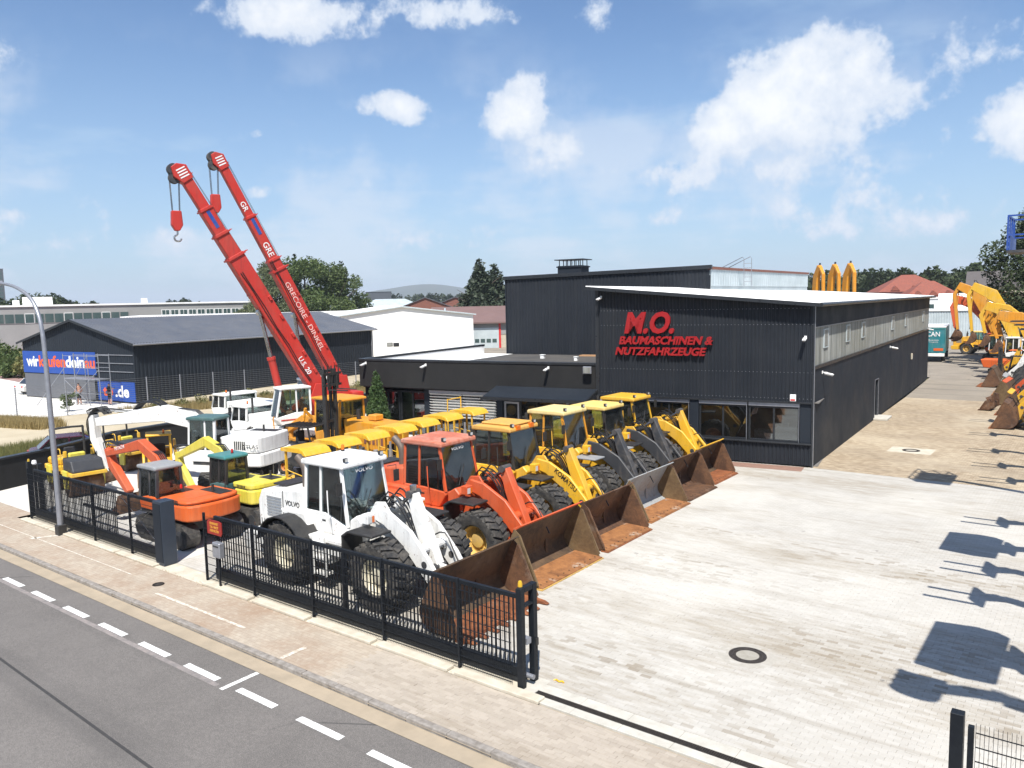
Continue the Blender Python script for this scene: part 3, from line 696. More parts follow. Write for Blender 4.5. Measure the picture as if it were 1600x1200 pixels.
# roof
ov = .45
def rp(u, v):   # u 0..1 across (left to right), v along depth in metres
    x = -.35*(1-u) + (W_+.30)*u + SD.x*v*u; return Vector((x, v*SD.y, 8.16 - (.93+.055)*u))
q = MB(); ribroof(q, rp(0,-ov), rp(0,SL+.4), rp(1,SL+.4), rp(1,-ov), 190, .035); q.out('roof_sheet', K['whiteroof'], hall, recalc=False)
e = MB(); dn = Vector((0,0,-.16)); dn0 = Vector((0,0,-.012))
for (A_, B_) in ((rp(0,-ov), rp(1,-ov)), (rp(1,-ov), rp(1,SL+.4)), (rp(1,SL+.4), rp(0,SL+.4)), (rp(0,SL+.4), rp(0,-ov))):
    dd = (B_-A_).normalized(); nn = dd.cross(Vector((0,0,1))).normalized()*.04
    e.add([A_+dn0,B_+dn0,B_+dn,A_+dn,A_+dn0+nn,B_+dn0+nn,B_+dn+nn,A_+dn+nn], [(0,1,2,3),(7,6,5,4),(0,4,5,1),(3,2,6,7),(0,3,7,4),(1,5,6,2)])
e.out('fascia', K['trim'], hall)
e = MB(); c = [rp(0,-ov),rp(1,-ov),rp(1,SL+.4),rp(0,SL+.4)]; e.add([p+Vector((0,0,-.13)) for p in c], [(3,2,1,0)]); e.out('soffit', K['trim'], hall, recalc=False)
gut = MB(); A_, B_ = rp(1,-ov)+Vector((.07,0,-.08)), rp(1,SL+.3)+Vector((.07,0,-.08)); gut.cyl(A_, B_, .075, n=10); gut.out('gutter', K['trim'], hall)
# red letters
sg = T('sign_lettering', 'large slanted red company lettering mounted on the ribbed hall front', 'sign', (*HL,0), HA)
def sgt(s, x0, x1, z0, z1, nm): return text(s, x1-x0, z1-z0, K['sign'], sg, FR((x0,-.14,z0)), nm, ext=.07, off=.035, shear=.22)
sgt('M.O.', 1.55, 3.98, 5.86, 6.90, 'top_line'); sgt('BAUMASCHINEN &', 1.28, 5.80, 5.35, 5.74, 'middle_line'); sgt('NUTZFAHRZEUGE', 1.08, 5.50, 4.84, 5.22, 'bottom_line')
s_ = T('notice_box', 'small white box sign on the hall front above the windows', 'box', (*HL,0), HA); MB().box(W_-.95,W_-.70,-.12,-.04,2.90,3.20).out('case', K['whitewall'], s_, bevel=.01); MB().box(W_-.92,W_-.73,-.128,-.121,2.93,3.0).out('label_strip', K['textred'], s_)
def hp(x, y, z): v = Matrix.Rotation(HA,3,'Z') @ Vector((x,y,0)); return (HL[0]+v.x, HL[1]+v.y, z)
def hs(x, y, z): v = MS @ Vector((x,y,0)); return hp(v.x, v.y, z)
seccam('white camera high on the left end of the sign hall front', hp(.32,-.045,7.62), HA)
seccam('white camera on the right end of the sign hall front', hp(W_-.35,-.045,5.70), HA)
seccam('white camera nearest the front corner under the window band', hs(1.6,-.0,4.05), HA+R(84.55))
seccam('white camera on the long side wall beyond the door', hs(20.5,-.0,4.05), HA+R(84.55))
seccam('white camera at the rear end of the long side wall', hs(40.2,0,4.4), HA+R(84.55))
t = T('wall_lamp', 'small pale lamp on the side wall between door and rear end', 'lamp', hs(30.5,0,2.75), HA+R(84.55)); MB().box(-.12,.12,-.12,0,-.25,.2).out('housing', K['beige'], t, bevel=.03); MB().box(-.08,.08,-.125,-.121,-.2,.05).out('lens', K['lens'], t)
MB().box(.2, W_-.3, -1.0, -.11, -.03, .006).out('brick_edging', mat('red_brown_edging',(.27,.155,.115),.9,0,(.20,.12,.09),scale=5), hall)
# --- low office
off = T('low_office', 'low flat-roofed dark office with overhanging parapet and glazed front', 'building', (*HL,0), HA)
OL = -14.85
MB().box(OL, -.02, -.02, .16, 2.80, 4.28).out('parapet_front', K['render'], off)
MB().box(OL-.05, .0, -.06, .22, 4.28, 4.40).out('parapet_cap', K['trim'], off, bevel=.01)
MB().box(OL, OL+.16, .17, 14.1, 2.80, 4.28).out('parapet_side', K['render'], off); MB().box(OL-.05, OL+.22, .23, 14.1, 4.28, 4.40).out('parapet_cap', K['trim'], off)
MB().box(OL+.162, OL+.20, .18, 14.05, 3.70, 4.275).out('upstand', K['whitewall'], off)
MB().box(OL+.21, -.05, .23, 14.0, 3.60, 3.72).out('flat_roof', K['flatroof'], off)
MB().box(OL+.205, OL+2.6, 2.2, 14.0, 3.721, 3.735).out('membrane', K['whitewall'], off)
for (x, y, w) in ((-3.2,9.5,.35),(-2.2,11.5,.4),(-1.2,10.5,.3),(-5.2,9.0,.2),(-8.2,10.3,.25)): MB().box(x,x+w,y,y+w,3.722,3.95).box(x-.03,x+w+.03,y-.03,y+w+.03,3.95,3.99).out('roof_vent', K['whitewall'], off, bevel=.01)
MB().box(-6.5,-1.0,12.8,13.4,3.722,3.80).out('timber_strip', mat('timber_strip',(.42,.24,.12),.8), off)
MB().box(OL+.1,-.02,.17,3.0,2.72,2.80).out('soffit', K['trim'], off)
bk = .55   # glazed front set back under the parapet
MB().box(OL+.3,.0,4.6,4.7,0,2.75).box(OL+.3,.0,bk,4.6,-.02,.03).out('room', mat('dim_office',(.13,.12,.11),.9), off)
for x in (OL+.35, OL+4.2, OL+8.9): MB().box(x,x+.35,bk-.1,bk+.2,0,2.72).out('pier', K['clad2'], off)
MB().box(OL+.12, OL+.30, .3, 14, 0, 2.72).out('side_wall', K['render'], off)
for (a, b_) in ((OL+.7,OL+2.4),(OL+2.45,OL+4.2)): window(off, a, b_, .05, 2.55, bk+.1, K['trim'], K['pane'], 2, .09, .10, name='glazed_door')
for (a, b_) in ((OL+4.58,OL+6.7),(OL+6.75,OL+8.85)):
    window(off, a, b_, .05, 2.6, bk+.1, K['trim'], K['pane'], 2, .07, .10)
    bl = MB().box(a-.02,b_+.02,bk-.16,bk-.04,2.5,2.66).out('blind', K['galv'], off)
    for k in range(9): MB().box(a,b_,-.075,.075,-.005,.005, Matrix.Translation((0,bk-.1,2.44-k*.155)) @ Matrix.Rotation(R(-34),4,'X')).out('slat', K['whiteroof'], bl)
window(off, -5.55, -4.65, .05, 2.2, bk+.1, K['galv'], K['darkglass'], 1, .10, .10, name='entrance_door')
for (a, b_) in ((-4.6,-2.6),(-2.55,-.1)): window(off, a, b_, .05, 2.55, bk+.1, K['trim'], K['pane'], 2, .08, .10)
MB().box(-5.9,-5.56,bk-.02,bk+.12,0,2.72).out('pier', K['clad2'], off)
aw = MB().pr([(-.02,3.10),(-1.55,2.68),(-1.55,2.60),(-.02,2.62)], -5.70, .10, 'x').out('awning', K['trim'], off, bevel=.015)
MB().add([(-5.66,-.06,3.106),(.06,-.06,3.106),(.06,-1.52,2.705),(-5.66,-1.52,2.705)], [(0,3,2,1)]).out('awning_sheet', K['clad2'], aw, recalc=False)
MB().box(-5.72,.12,-1.64,-1.56,2.56,2.70).out('awning_gutter', K['trim'], aw)
seccam('white camera on the office parapet above the tall evergreen', hp(OL+.5,-.02,4.15), HA)
seccam('white camera on the office parapet left of its middle', hp(OL+4.7,-.02,4.12), HA)
seccam('white camera on the office parapet beside the floodlight', hp(-2.6,-.02,4.12), HA)
t = T('floodlight', 'square grey floodlight on the office parapet next to the ribbed hall', 'lamp', hp(-.35,-.02,4.05), HA)
MB().box(-.22,.22,-.34,-.22,-.16,.20).out('housing', K['galv'], t, bevel=.02); MB().box(-.18,.18,-.348,-.341,-.12,.16).out('lens', K['poly'], t); MB().box(-.03,.03,-.22,0,-.03,.03).out('bracket', K['galv'], t)
# --- taller hall behind
TA = math.atan2(.145,.989); TL = (-35.05, 45.56)
tall = T('tall_hall', 'taller dark ribbed hall with metal chimney rising behind the low office', 'building', (*TL,0), TA)
TW = 14.85; tz = lambda x: 9.18+.016*x
q = MB(); corr(q, .05, TW-.05, lambda x: tz(x)-.02, .0, .25, .035); q.out('cladding', K['clad'], tall, recalc=False)
MB().box(.02,TW-.02,.02,.2,0,8.9).out('front_wall', K['clad'], tall)
MB().pr([(-.15,tz(0)-.12),(TW+.1,tz(TW)-.12),(TW+.1,tz(TW)+.12),(-.15,tz(0)+.12)], -.16, .10).out('fascia', K['trim'], tall)
MT = Matrix.Translation((TW,0,0)) @ Matrix.Rotation(R(83.5),4,'Z'); TLn = 22.5
q = MB(); corr(q, .05, TLn, 9.28, 8.2, .45, .03, 0, MT); q.out('pale_side_cladding', K['zinc'], tall, recalc=False)
MB().box(.02,TLn,.03,.2,0,9.2,MT).out('side_wall', K['zinc'], tall); MB().box(-.05,TLn+.1,-.08,.2,9.26,9.42,MT).out('red_verge', K['brick'], tall)
MB().box(-.1,-.02,0,TLn,0,9.1).out('side_wall', K['clad2'], tall)
MB().add([(-.1,.1,9.25),(TW,.1,9.45),(TW+2.5,TLn,9.35),(-.1,TLn,9.1)], [(0,1,2,3)]).out('roof_sheet', K['greyroof'], tall, recalc=False)
MB().box(-.1,TW+2,TLn,TLn+.2,0,9.2).out('rear_wall', K['clad'], tall)
ch = MB().box(3.2,5.05,2.0,3.4,9.2,9.98).box(3.12,5.13,1.92,3.48,9.86,9.94).out('chimney', K['clad2'], tall)
for i in range(6):
    x = 3.3+i*.33
    for y in (2.1,3.3): MB().box(x-.025,x+.025,y-.025,y+.025,9.98,10.38).out('hood_post', K['trim'], ch)
MB().box(3.0,5.25,1.85,3.55,10.38,10.44).out('chimney_hood', K['trim'], ch)
la = MB()
for x in (16.0,16.5): la.tube([(x,4.2,8.2),(x,4.2,10.0),(x-.15,4.5,10.15),(x-1.9,5.0,9.4)], .025, 6)
for k in range(5): la.cyl((16.0,4.2,8.5+k*.3),(16.5,4.2,8.5+k*.3),.018,n=6)
la.out('roof_ladder', K['galv'], tall)
# --- gabled shed with the blue banner
SA = math.atan2(31.6-29.46, 77.15-61.8); shed = T('gabled_shed', 'dark gabled shed with ribbed grey roof and blue advertising banner', 'building', (-77.15,29.46,0), SA)
SW = 15.5; SLn = 28.4; RZ = 6.75; EZ = 4.87
gz = lambda x: EZ+(RZ-EZ)*(1-abs(x-SW/2)/(SW/2))
q = MB(); corr(q, .0, SW, gz, 0, .3, .03); q.out('gable_front', K['clad2'], shed, recalc=False)
MB().pr([(.02,0),(SW-.02,0),(SW-.02,EZ-.05),(SW/2,RZ-.05),(.02,EZ-.05)], .03, .15).out('gable_wall', K['clad2'], shed)
MB().pr([(.02,0),(SW-.02,0),(SW-.02,EZ-.05),(SW/2,RZ-.05),(.02,EZ-.05)], SLn-.15, SLn).out('gable_wall', K['clad2'], shed)
MR = Matrix.Translation((SW,0,0)) @ Matrix.Rotation(R(88),4,'Z')
q = MB(); corr(q, .02, SLn, EZ-.05, 0, .35, .03, 0, MR); q.out('long_wall', K['clad2'], shed, recalc=False)
MB().box(.15,SLn-.2,.06,.15,0,4.8,MR).out('long_wall_core', K['clad2'], shed)
MB().box(-.1,-.0,.1,SLn,0,4.8).out('long_wall', K['clad2'], shed)
dx = SLn*math.cos(R(88))
q = MB(); ribroof(q, (SW+.35,-.3,EZ-.05), (SW+.35+dx,SLn+.3,EZ-.05), (SW/2+dx,SLn+.3,RZ+.03), (SW/2,-.3,RZ+.03), 110, .04)
ribroof(q, (SW/2,-.3,RZ+.03), (SW/2+dx,SLn+.3,RZ+.03), (-.35+dx,SLn+.3,EZ-.05), (-.35,-.3,EZ-.05), 110, .04)
q.out('roof_sheet', K['greyroof'], shed, recalc=False)
MB().cyl((SW+.4,-.3,EZ-.13),(SW+.4+dx,SLn+.3,EZ-.13),.09,n=8).out('gutter', K['galv'], shed); MB().cyl((SW+.1+dx*.97,SLn-.3,0),(SW+.1+dx*.97,SLn-.3,EZ-.2),.06,n=8).out('downpipe', K['galv'], shed)
e = MB()
for s in (-1,1): e.bar((SW/2,-.34,RZ-.02),(SW/2+s*(SW/2+.35),-.34,EZ-.12),.06,.18)
e.out('verge_trim', K['trim'], shed)
MB().box(.1,10.2,-.05,-.036,.05,2.1).out('plinth_panel', K['greyroof'], shed)
for k in range(3): MB().box(10.6,SW-.1,-.09,-.04,2.5+k*.68,2.56+k*.68).out('banner_rail', K['galv'], shed)
ban = T('upper_banner', 'wide blue banner with white and orange lettering on the shed gable', 'banner', (-77.15,29.46,0), SA)
MB().box(.05,10.55,-.085,-.05,2.18,4.08).out('sheet', K['bannerblue'], ban)
x = .6
for s, m_, w in (('wir','textwhite',1.85),('kaufen','textorange',3.85),('dein','textwhite',2.65),('au','textorange',1.35)):
    h = {'wir':.92,'kaufen':1.0,'dein':1.0,'au':.66}[s]; text(s, w, h, K[m_], ban, FR((x,-.09,2.72)), ext=.004, off=.03); x += w+.05
ban = T('lower_banner', 'small blue banner with the rest of the web address beside the scaffold', 'banner', (-77.15,29.46,0), SA)
MB().box(10.62,15.42,-.085,-.05,.12,1.72).out('sheet', K['bannerblue'], ban)
text('to', 1.3, .75, K['textorange'], ban, FR((11.3,-.09,.5)), ext=.004, off=.03); text('.de', 1.75, .98, K['textwhite'], ban, FR((12.9,-.09,.45)), ext=.004, off=.03)
# --- background buildings
def house(name, label, cat, px, D, w, d, eave, ridge, wall, roof, rz=0, gable='y', wins=0, wz=(.9,2.2), group=None, winm=None, off_=0):
    x, y = far(px, D); t = T(name, label, cat, (x, y, -.1), rz, group)
    MB().box(-w/2,w/2,-d/2,d/2,0,eave).out('wall', wall, t)
    q = MB(); o = .4
    if ridge > eave:
        if gable == 'y':
            q.pr([(-w/2-o,eave-.1),(0,ridge),(w/2+o,eave-.1),(w/2+o,eave+.08),(0,ridge+.2),(-w/2-o,eave+.08)], -d/2-o, d/2+o); 
            MB().pr([(-w/2,eave),(w/2,eave),(0,ridge)], -d/2, d/2).out('gable', wall, t)
        elif gable == 'x':
            q.pr([(-d/2-o,eave-.1),(0,ridge),(d/2+o,eave-.1),(d/2+o,eave+.08),(0,ridge+.2),(-d/2-o,eave+.08)], -w/2-o, w/2+o, 'x')
            MB().pr([(-d/2,eave),(d/2,eave),(0,ridge)], -w/2, w/2, 'x').out('gable', wall, t)
        else:
            r = min(w,d)*.12; q.add([(-w/2-o,-d/2-o,eave),(w/2+o,-d/2-o,eave),(w/2+o,d/2+o,eave),(-w/2-o,d/2+o,eave),(-max(w/2-d/2,r),0,ridge),(max(w/2-d/2,r),0,ridge)], [(0,1,5,4),(1,2,5),(2,3,4,5),(3,0,4),(3,2,1,0)])
    else: q.box(-w/2-.2,w/2+.2,-d/2-.2,d/2+.2,eave,eave+.25)
    q.out('roof', roof, t)
    for i in range(wins):
        a = -w/2+(i+.5)*w/wins; s = w/wins*.34
        f_ = MB().box(a-s,a+s,-d/2-.06,-d/2-.01,wz[0],wz[1]).out('window', K['whitewall'], t); MB().box(a-s+.12,a-.05,-d/2-.08,-d/2-.065,wz[0]+.12,wz[1]-.12).box(a+.05,a+s-.12,-d/2-.08,-d/2-.065,wz[0]+.12,wz[1]-.12).out('pane', winm or K['officeglass'], f_)
    return t
face = lambda px: AZ - math.atan((px-800)/1230.)        # turn that makes a front face the viewer
# long grey office block
x, y = far(195, 190); ob = T('office_block', 'long grey flat-roofed office block with ribbon windows behind the shed', 'building', (x,y,1.5), face(195)+R(4))
MB().box(-24,29,0,12,-1.6,7.0).out('wall', K['greywall'], ob); MB().box(-24.3,29.3,-.3,12.3,7.0,7.35).out('roof', K['whiteroof'], ob)
MB().box(-40,-24.3,1,12,-1.6,6.2).out('wing', K['greywall'], ob); MB().box(-40.3,-24.1,.8,12.2,6.2,6.5).out('roof', K['whiteroof'], ob)
for i in range(14):
    a = -23+i*1.75; w = MB().box(a,a+1.68,-.10,-.01,3.6,5.6).out('window', K['whitewall'] if i % 4 == 3 else K['greywall'], ob); MB().box(a+.08,a+1.6,-.13,-.105,3.7,5.5).out('pane', K['officeglass'], w)
for i in range(11):
    a = 8.0+i*1.85; w = MB().box(a,a+1.7,-.10,-.01,3.6,5.8).out('window', K['whitewall'], ob); MB().box(a+.12,a+.8,-.13,-.105,3.7,5.7).box(a+.9,a+1.58,-.13,-.105,3.7,5.7).out('pane', K['officeglass'], w)
for i in range(3): a = -34+i*1.6; w = MB().box(a,a+1.5,.85,.99,3.0,4.6).out('window', K['trim'], ob); MB().box(a+.1,a+1.4,.82,.845,3.1,4.5).out('pane', K['officeglass'], w)
for a in ((-18,-12.6,3,6,9.0),(-19.8,-18.6,4,6,8.4),(4.5,5.6,3,5,8.4)): MB().box(*a[:4],7.36,a[4]).out('roof_plant', K['whitewall'], ob)
MB().box(29.4,37,.5,12,-1.6,7.7).out('stair_block', K['whitewall'], ob)
for a in ((29.6,31.5,3,6,9.2),(33,34.5,4,6,9.0)): MB().box(*a[:4],7.71,a[4]).out('roof_plant', K['whitewall'], ob)
t = house('tower_block', 'dark high-rise tower on the skyline at the far left', 'building', -8, 900, 26, 20, 48, 48, mat('tower_wall',(.06,.065,.075),.6), K['trim'], face(-8), wins=0)
for k in range(12):
    for i in range(5): MB().box(-12+i*5,-8.4+i*5,-10.2,-10.02,3+k*3.6,5.2+k*3.6).out('window', K['officeglass'], t)
# big white hall
x, y = far(655, 112); wh = T('white_hall', 'big white gabled hall with white roof behind the dark shed', 'building', (x,y,0), face(655)+R(8))
WW = 27; MB().pr([(-20,0),(8,0),(8,5.75),(-2.2,7.05),(-20,4.75)], 0, 30).out('wall', K['whitewall'], wh)
q = MB(); ribroof(q, (-2.2,-.3,7.12),(-2.2,30.3,7.12),(-20.4,30.3,4.8),(-20.4,-.3,4.8), 60, .05); ribroof(q, (8.4,-.3,5.78),(8.4,30.3,5.78),(-2.2,30.3,7.12),(-2.2,-.3,7.12), 60, .05); q.out('roof_sheet', K['whiteroof'], wh, recalc=False)
e = MB().bar((-2.2,-.34,7.08),(8.4,-.34,5.74),.06,.16).bar((-2.2,-.34,7.08),(-20.4,-.34,4.76),.06,.16).out('verge_trim', K['zinc'], wh)
w = MB().box(-4.4,-3.6,-.06,-.01,1.6,2.1).box(-3.5,-2.7,-.06,-.01,1.55,2.05).out('window', K['trim'], wh); MB().box(-4.35,-3.65,-.08,-.062,1.65,2.05).out('pane', K['poly'], w)
x, y = far(440, 150); t = T('white_flat_hall', 'long low white hall roof below the tree group', 'building', (x,y,0), face(440)); MB().box(-26,28,0,20,0,6.0).out('wall', K['whitewall'], t); MB().box(-26.3,28.3,-.3,20.3,6.0,6.3).out('roof', K['whiteroof'], t)
# brown workshop
x, y = far(760, 128); bw = T('brown_workshop', 'brown-roofed workshop with red door posts behind the low office', 'building', (x,y,0), face(760)-R(4))
MB().box(-9,14,0,14,0,4.1).out('wall', K['beige'], bw); MB().pr([(-.8,4.0),(7,6.5),(14.8,4.0),(14.8,4.25),(7,6.75),(-.8,4.25)], -9.6, 14.6, 'x').out('roof', K['brown'], bw)
MB().box(-8,13,-.06,-.01,2.2,4.0).out('fascia_panel', K['greywall'], bw)
for (a, b_) in ((-1.9,2.2),(4.4,8)):
    MB().box(a,b_,-.10,-.065,0,3.3).out('roller_door', K['zinc'], bw); MB().box(a-.35,a-.02,-.18,-.02,0,4.0).box(b_+.02,b_+.35,-.18,-.02,0,4.0).out('door_post', K['textred'], bw)
for i in range(4): MB().box(-1.7+i*.95,-1.0+i*.95,-.13,-.102,.9,1.5).out('door_pane', K['officeglass'], bw)
MB().box(-5.2,-3.6,-.12,-.07,1.0,2.6).out('door', K['brick'], bw)
MB().cyl((-6.8,3,4.5),(-6.8,3,6.6),.14,n=10).out('flue', K['zinc'], bw)
house('brick_sheds', 'brick sheds with stepped gables beyond the brown roof', 'building', 668, 230, 17, 16, 5.8, 9.0, K['brick'], K['greyroof'], face(668))
house('brick_sheds', 'second brick gable right of its twin near the fir', 'building', 715, 232, 17, 16, 5.8, 9.0, K['brick'], K['greyroof'], face(715))
house('pale_roof_house', 'white building with pale hipped roof far behind the white hall', 'building', 614, 330, 26, 14, 6.2, 9.5, K['whitewall'], K['zinc'], face(614), 'h', 6, (2.2,4.4))
house('dark_silo', 'small dark block on the skyline below the hill', 'building', 596, 520, 16, 14, 15, 15, mat('silo_wall',(.07,.08,.10),.7), K['trim'], face(596))
# right background
for (lab, px, D, w, d, e_, r_) in (('large red tiled hipped roof above the white hall roof', 1418, 235, 17, 14, 7.8, 12.2), ('smaller red tiled roof right of the large hipped roof', 1450, 215, 12, 10, 6.4, 10.2)):
    t = house('red_roof_house', lab, 'house', px, D, w, d, e_, r_, K['pink'], K['tile'], face(px)+R(14), 'h', 5, (2.6,4.2))
    for k in range(3):
        a = -w*.28+k*w*.27; MB().pr([(a-1.1,e_+.3),(a+1.1,e_+.3),(a,e_+1.5)], -d/2-.3, -d/2+2.5).out('dormer', K['tile'], t)
house('grey_roof_house', 'grey-brown roof among the trees at the right', 'house', 1556, 190, 10, 12, 8.4, 11.4, K['beige'], mat('grey_tiles',(.10,.088,.085),.8), face(1553), 'x')
house('long_white_block', 'long low white building behind the hall roof', 'building', 1362, 175, 34, 12, 6.3, 6.3, K['whitewall'], K['whiteroof'], face(1362), wins=12, wz=(3.8,5.4))
x, y = far(1478, 136); t = T('ribbed_shed', 'pale ribbed metal shed behind the teal truck', 'building', (x,y,0), face(1478)+R(2)); q = MB(); corr(q, -7, 5, 4.6, 0, .35, .04); q.out('cladding', K['zinc'], t, recalc=False); MB().box(-7,5,.03,9,0,4.5).out('wall', K['zinc'], t); MB().box(-7.2,5.2,-.2,9.2,4.6,4.8).out('roof', K['whiteroof'], t)
x, y = far(1486, 142); t = T('white_container', 'small white cabin with a dark window above the ribbed shed', 'cabin', (x,y,0), face(1486)); MB().box(-1.8,2.6,0,2.4,0,7.2).out('wall', K['whitewall'], t, bevel=.05); MB().box(.2,1.6,-.06,-.01,5.4,6.7).out('window', K['officeglass'], t)
# --- yard boundary wall
wl = T('boundary_wall', 'low dark rendered wall along the left side of the yard', 'wall')
P = [(-37.15,12.0),(-38.0,15.0),(-40.2,19.2),(-40.7,24.5),(-41.2,40.0)]
for (a, b_) in zip(P, P[1:]):
    A_, B_ = Vector((*a,0)), Vector((*b_,0)); L_ = (B_-A_).length; M = Matrix.Translation(A_) @ Matrix.Rotation(math.atan2(B_.y-A_.y, B_.x-A_.x),4,'Z')
    MB().box(-.08,L_+.08,-.12,.12,-.1,1.30,M).out('wall_section', K['render'], wl); MB().box(-.1,L_+.1,-.17,.17,1.301,1.38,M).out('coping', K['trim'], wl)
# ---------------------------------------------------------------- gates and fences
GY = 11.95
def mesh_panel(parent, x0, x1, y, z0, z1, name='wire_panel', sp=.05, r=.0028, rows=.2):
    b = MB(); n = int((x1-x0)/sp)
    for i in range(n+1):
        x = x0+i*(x1-x0)/n; b.box(x-r, x+r, y-r, y+r, z0, z1+.03)
    k = 0; z = z0+.04
    while z < z1:
        b.box(x0, x1, y-r-.008, y-r-.001, z-.004, z+.004); b.box(x0, x1, y+r+.001, y+r+.008, z-.004, z+.004); z += rows
    return b.out(name, K['fence'], parent, recalc=False)
def gate(label, x0, x1, bars_to, zt_, diag=False):
    t = T('sliding_gate', label, 'gate', (0,0,0))
    MB().box(x0,x1,GY-.04,GY+.04,zt_-.09,zt_).out('top_rail', K['fence'], t, bevel=.006)
    MB().box(x0,x1,GY-.07,GY+.07,.12,.32).out('bottom_beam', K['fence'], t, bevel=.01)
    MB().box(x0,x1,GY-.055,GY+.055,.02,.11).out('track', K['trim'], t)
    for x in (x0, (x0+x1)/2, x1-.08): MB().box(x,x+.08,GY-.042,GY+.042,.322,zt_-.092).out('upright', K['fence'], t)
    me = MB().box(-.0125,.0125,-.0125,.0125,.322,zt_-.092).mesh('bar', K['fence']); x = x0+.17
    while x < bars_to: o = link('bar', me, t); o.location = (x, GY, 0); x += .115
    return t
g1 = gate('right sliding gate leaf of dark vertical bars in front of the white wheel loader', -19.6, -8.95, -9.05, 1.80)
g2 = gate('left sliding gate leaf of dark bars beside the street lamp', -31.25, -22.4, -25.2, 1.80)
MB().bar((-25.0,GY,1.72),(-22.5,GY,.32),.012,.012).bar((-25.0,GY,.32),(-22.5,GY,1.72),.012,.012).out('bracing_wire', K['steel'], g2)
MB().box(-27.4,-25.1,GY-.03,GY+.03,.98,1.06).out('mid_rail', K['fence'], g2)
fx = T('mesh_fence', 'anthracite double-rod mesh fence standing right in front of the right gate leaf', 'fence')
PX_ = [-19.75, -17.55, -15.15, -12.7, -10.45, -9.02]; FY = 11.72
for i, x in enumerate(PX_[:-1]): MB().box(x-.03,x+.03,FY-.03,FY+.03,0,1.92).out('post', K['fence'], fx, bevel=.004)
for a, b_ in zip(PX_, PX_[1:]): mesh_panel(fx, a+.04, b_-.04, FY-.045, .06, 1.83)['kind'] = 'stuff'
fx = T('mesh_fence', 'mesh fence panel at the far end of the left gate by the lamp post', 'fence')
for x in (-31.2,-28.75,-26.3,-23.9): MB().box(x-.03,x+.03,FY-.03,FY+.03,0,1.88).out('post', K['fence'], fx, bevel=.004)
for a, b_ in ((-31.2,-28.75),(-28.75,-26.3),(-26.3,-23.9),(-23.9,-21.9)): mesh_panel(fx, a+.04, b_-.04, FY-.045, .06, 1.80)['kind'] = 'stuff'
gp = T('gate_frame_post', 'double gate post with yellow lamp at the near end of the right gate', 'post')
MB().box(-8.93,-8.80,11.68,11.81,0,2.02).out('front_post', K['fence'], gp, bevel=.006); MB().box(-8.93,-8.80,12.09,12.22,0,2.02).out('back_post', K['fence'], gp, bevel=.006)
MB().box(-8.925,-8.805,11.82,12.08,1.92,2.02).out('head', K['fence'], gp, bevel=.006); MB().box(-8.92,-8.81,11.82,12.08,1.62,1.66).out('guide', K['fence'], gp)
MB().cyl((-8.86,11.745,2.02),(-8.86,11.745,2.06),.05,n=12).out('lamp_base', K['black'], gp); MB().lathe([(.0,.12),(.03,.11),(.045,.07),(.048,0)], (-8.86,11.745,2.06), 'z', 12).out('warning_lamp', mat('amber_dome',(.55,.33,.02),.3), gp, smooth=True)
MB().box(-8.79,-8.76,12.12,12.19,.75,.9).out('key_switch', K['black'], gp); MB().box(-8.95,-8.79,11.84,11.98,.86,.98).out('latch', K['galv'], gp)
MB().cyl((-9.05,11.95,.18),(-8.72,11.95,.18),.05,n=10).out('end_roller', K['galv'], gp)
MB().box(-8.95,-8.55,11.66,12.3,-.05,.004).out('footing', K['concrete'], gp)
pp = T('gate_pillar', 'square blue-grey steel gate pillar between the two gates', 'post'); MB().box(-22.3,-21.85,11.62,12.05,0,1.92).out('casing', mat('blue_grey_coat',(.028,.038,.055),.4), pp, bevel=.01); MB().box(-22.28,-21.87,11.60,11.618,.1,1.85).out('cover_plate', K['clad2'], pp, bevel=.004)
gl = T('gate_frame_post', 'pair of dark posts with lamp and camera at the left end of the gate', 'post')
MB().box(-31.65,-31.5,11.85,12.0,0,2.05).box(-31.65,-31.5,12.2,12.35,0,1.9).out('posts', K['fence'], gl, bevel=.006); MB().lathe([(.0,.1),(.03,.09),(.045,0)], (-31.57,11.92,2.05), 'z', 10).out('warning_lamp', mat('yellow_dome',(.5,.32,.03),.3), gl)
MB().lathe([(.0,.12),(.07,.10),(.09,0),(.06,-.05)], (-31.3,12.0,2.0), 'z', 12).out('camera_dome', K['whitewall'], gl)
sn = T('gate_sign', 'small dark red plate with yellow print on the right gate', 'sign', (-19.05,11.6,1.60)); MB().pr([(-.34,-.17),(.30,-.17),(.34,-.1),(.34,.2),(.2,.23),(-.25,.23),(-.34,.16)], -.01, .01).out('plate', K['signred'], sn)
for k, s in enumerate(('EINFAHRT','TAG + NACHT','FREIHALTEN')): text(s, .4, .07, K['textgold'], sn, FR((-.2,-.014,.10-k*.1)), ext=.002)
mb = T('letter_box', 'grey metal post box fixed to the right gate end', 'letter box', (-18.85,11.55,.85)); MB().box(-.17,.17,-.08,.08,-.0,.42).out('case', K['galv'], mb, bevel=.02); MB().box(-.13,.13,-.085,-.081,.30,.34).out('slot', K['black'], mb); MB().box(-.03,.03,-.02,.02,-.85,0).out('stand', K['fence'], mb)
for i in range(5):
    a = -19.6+i*2.3; t = T('kerb_slab', ['first','second','third','fourth','fifth'][i]+' pale concrete slab from the left under the right gate fence', 'slab', (a+1.1,11.55,-.012)); MB().box(-1.05,1.05,-.14,.10,0,.07).out('slab', K['slab'], t, bevel=.012)
for i in range(4):
    a = -31.4+i*2.35; t = T('kerb_slab', ['leftmost','second from left','third from left','rightmost'][i]+' pale concrete slab under the left gate fence', 'slab', (a+1.1,11.55,-.012)); MB().box(-1.12,1.12,-.14,.10,0,.055).out('slab', K['slab'], t, bevel=.012)
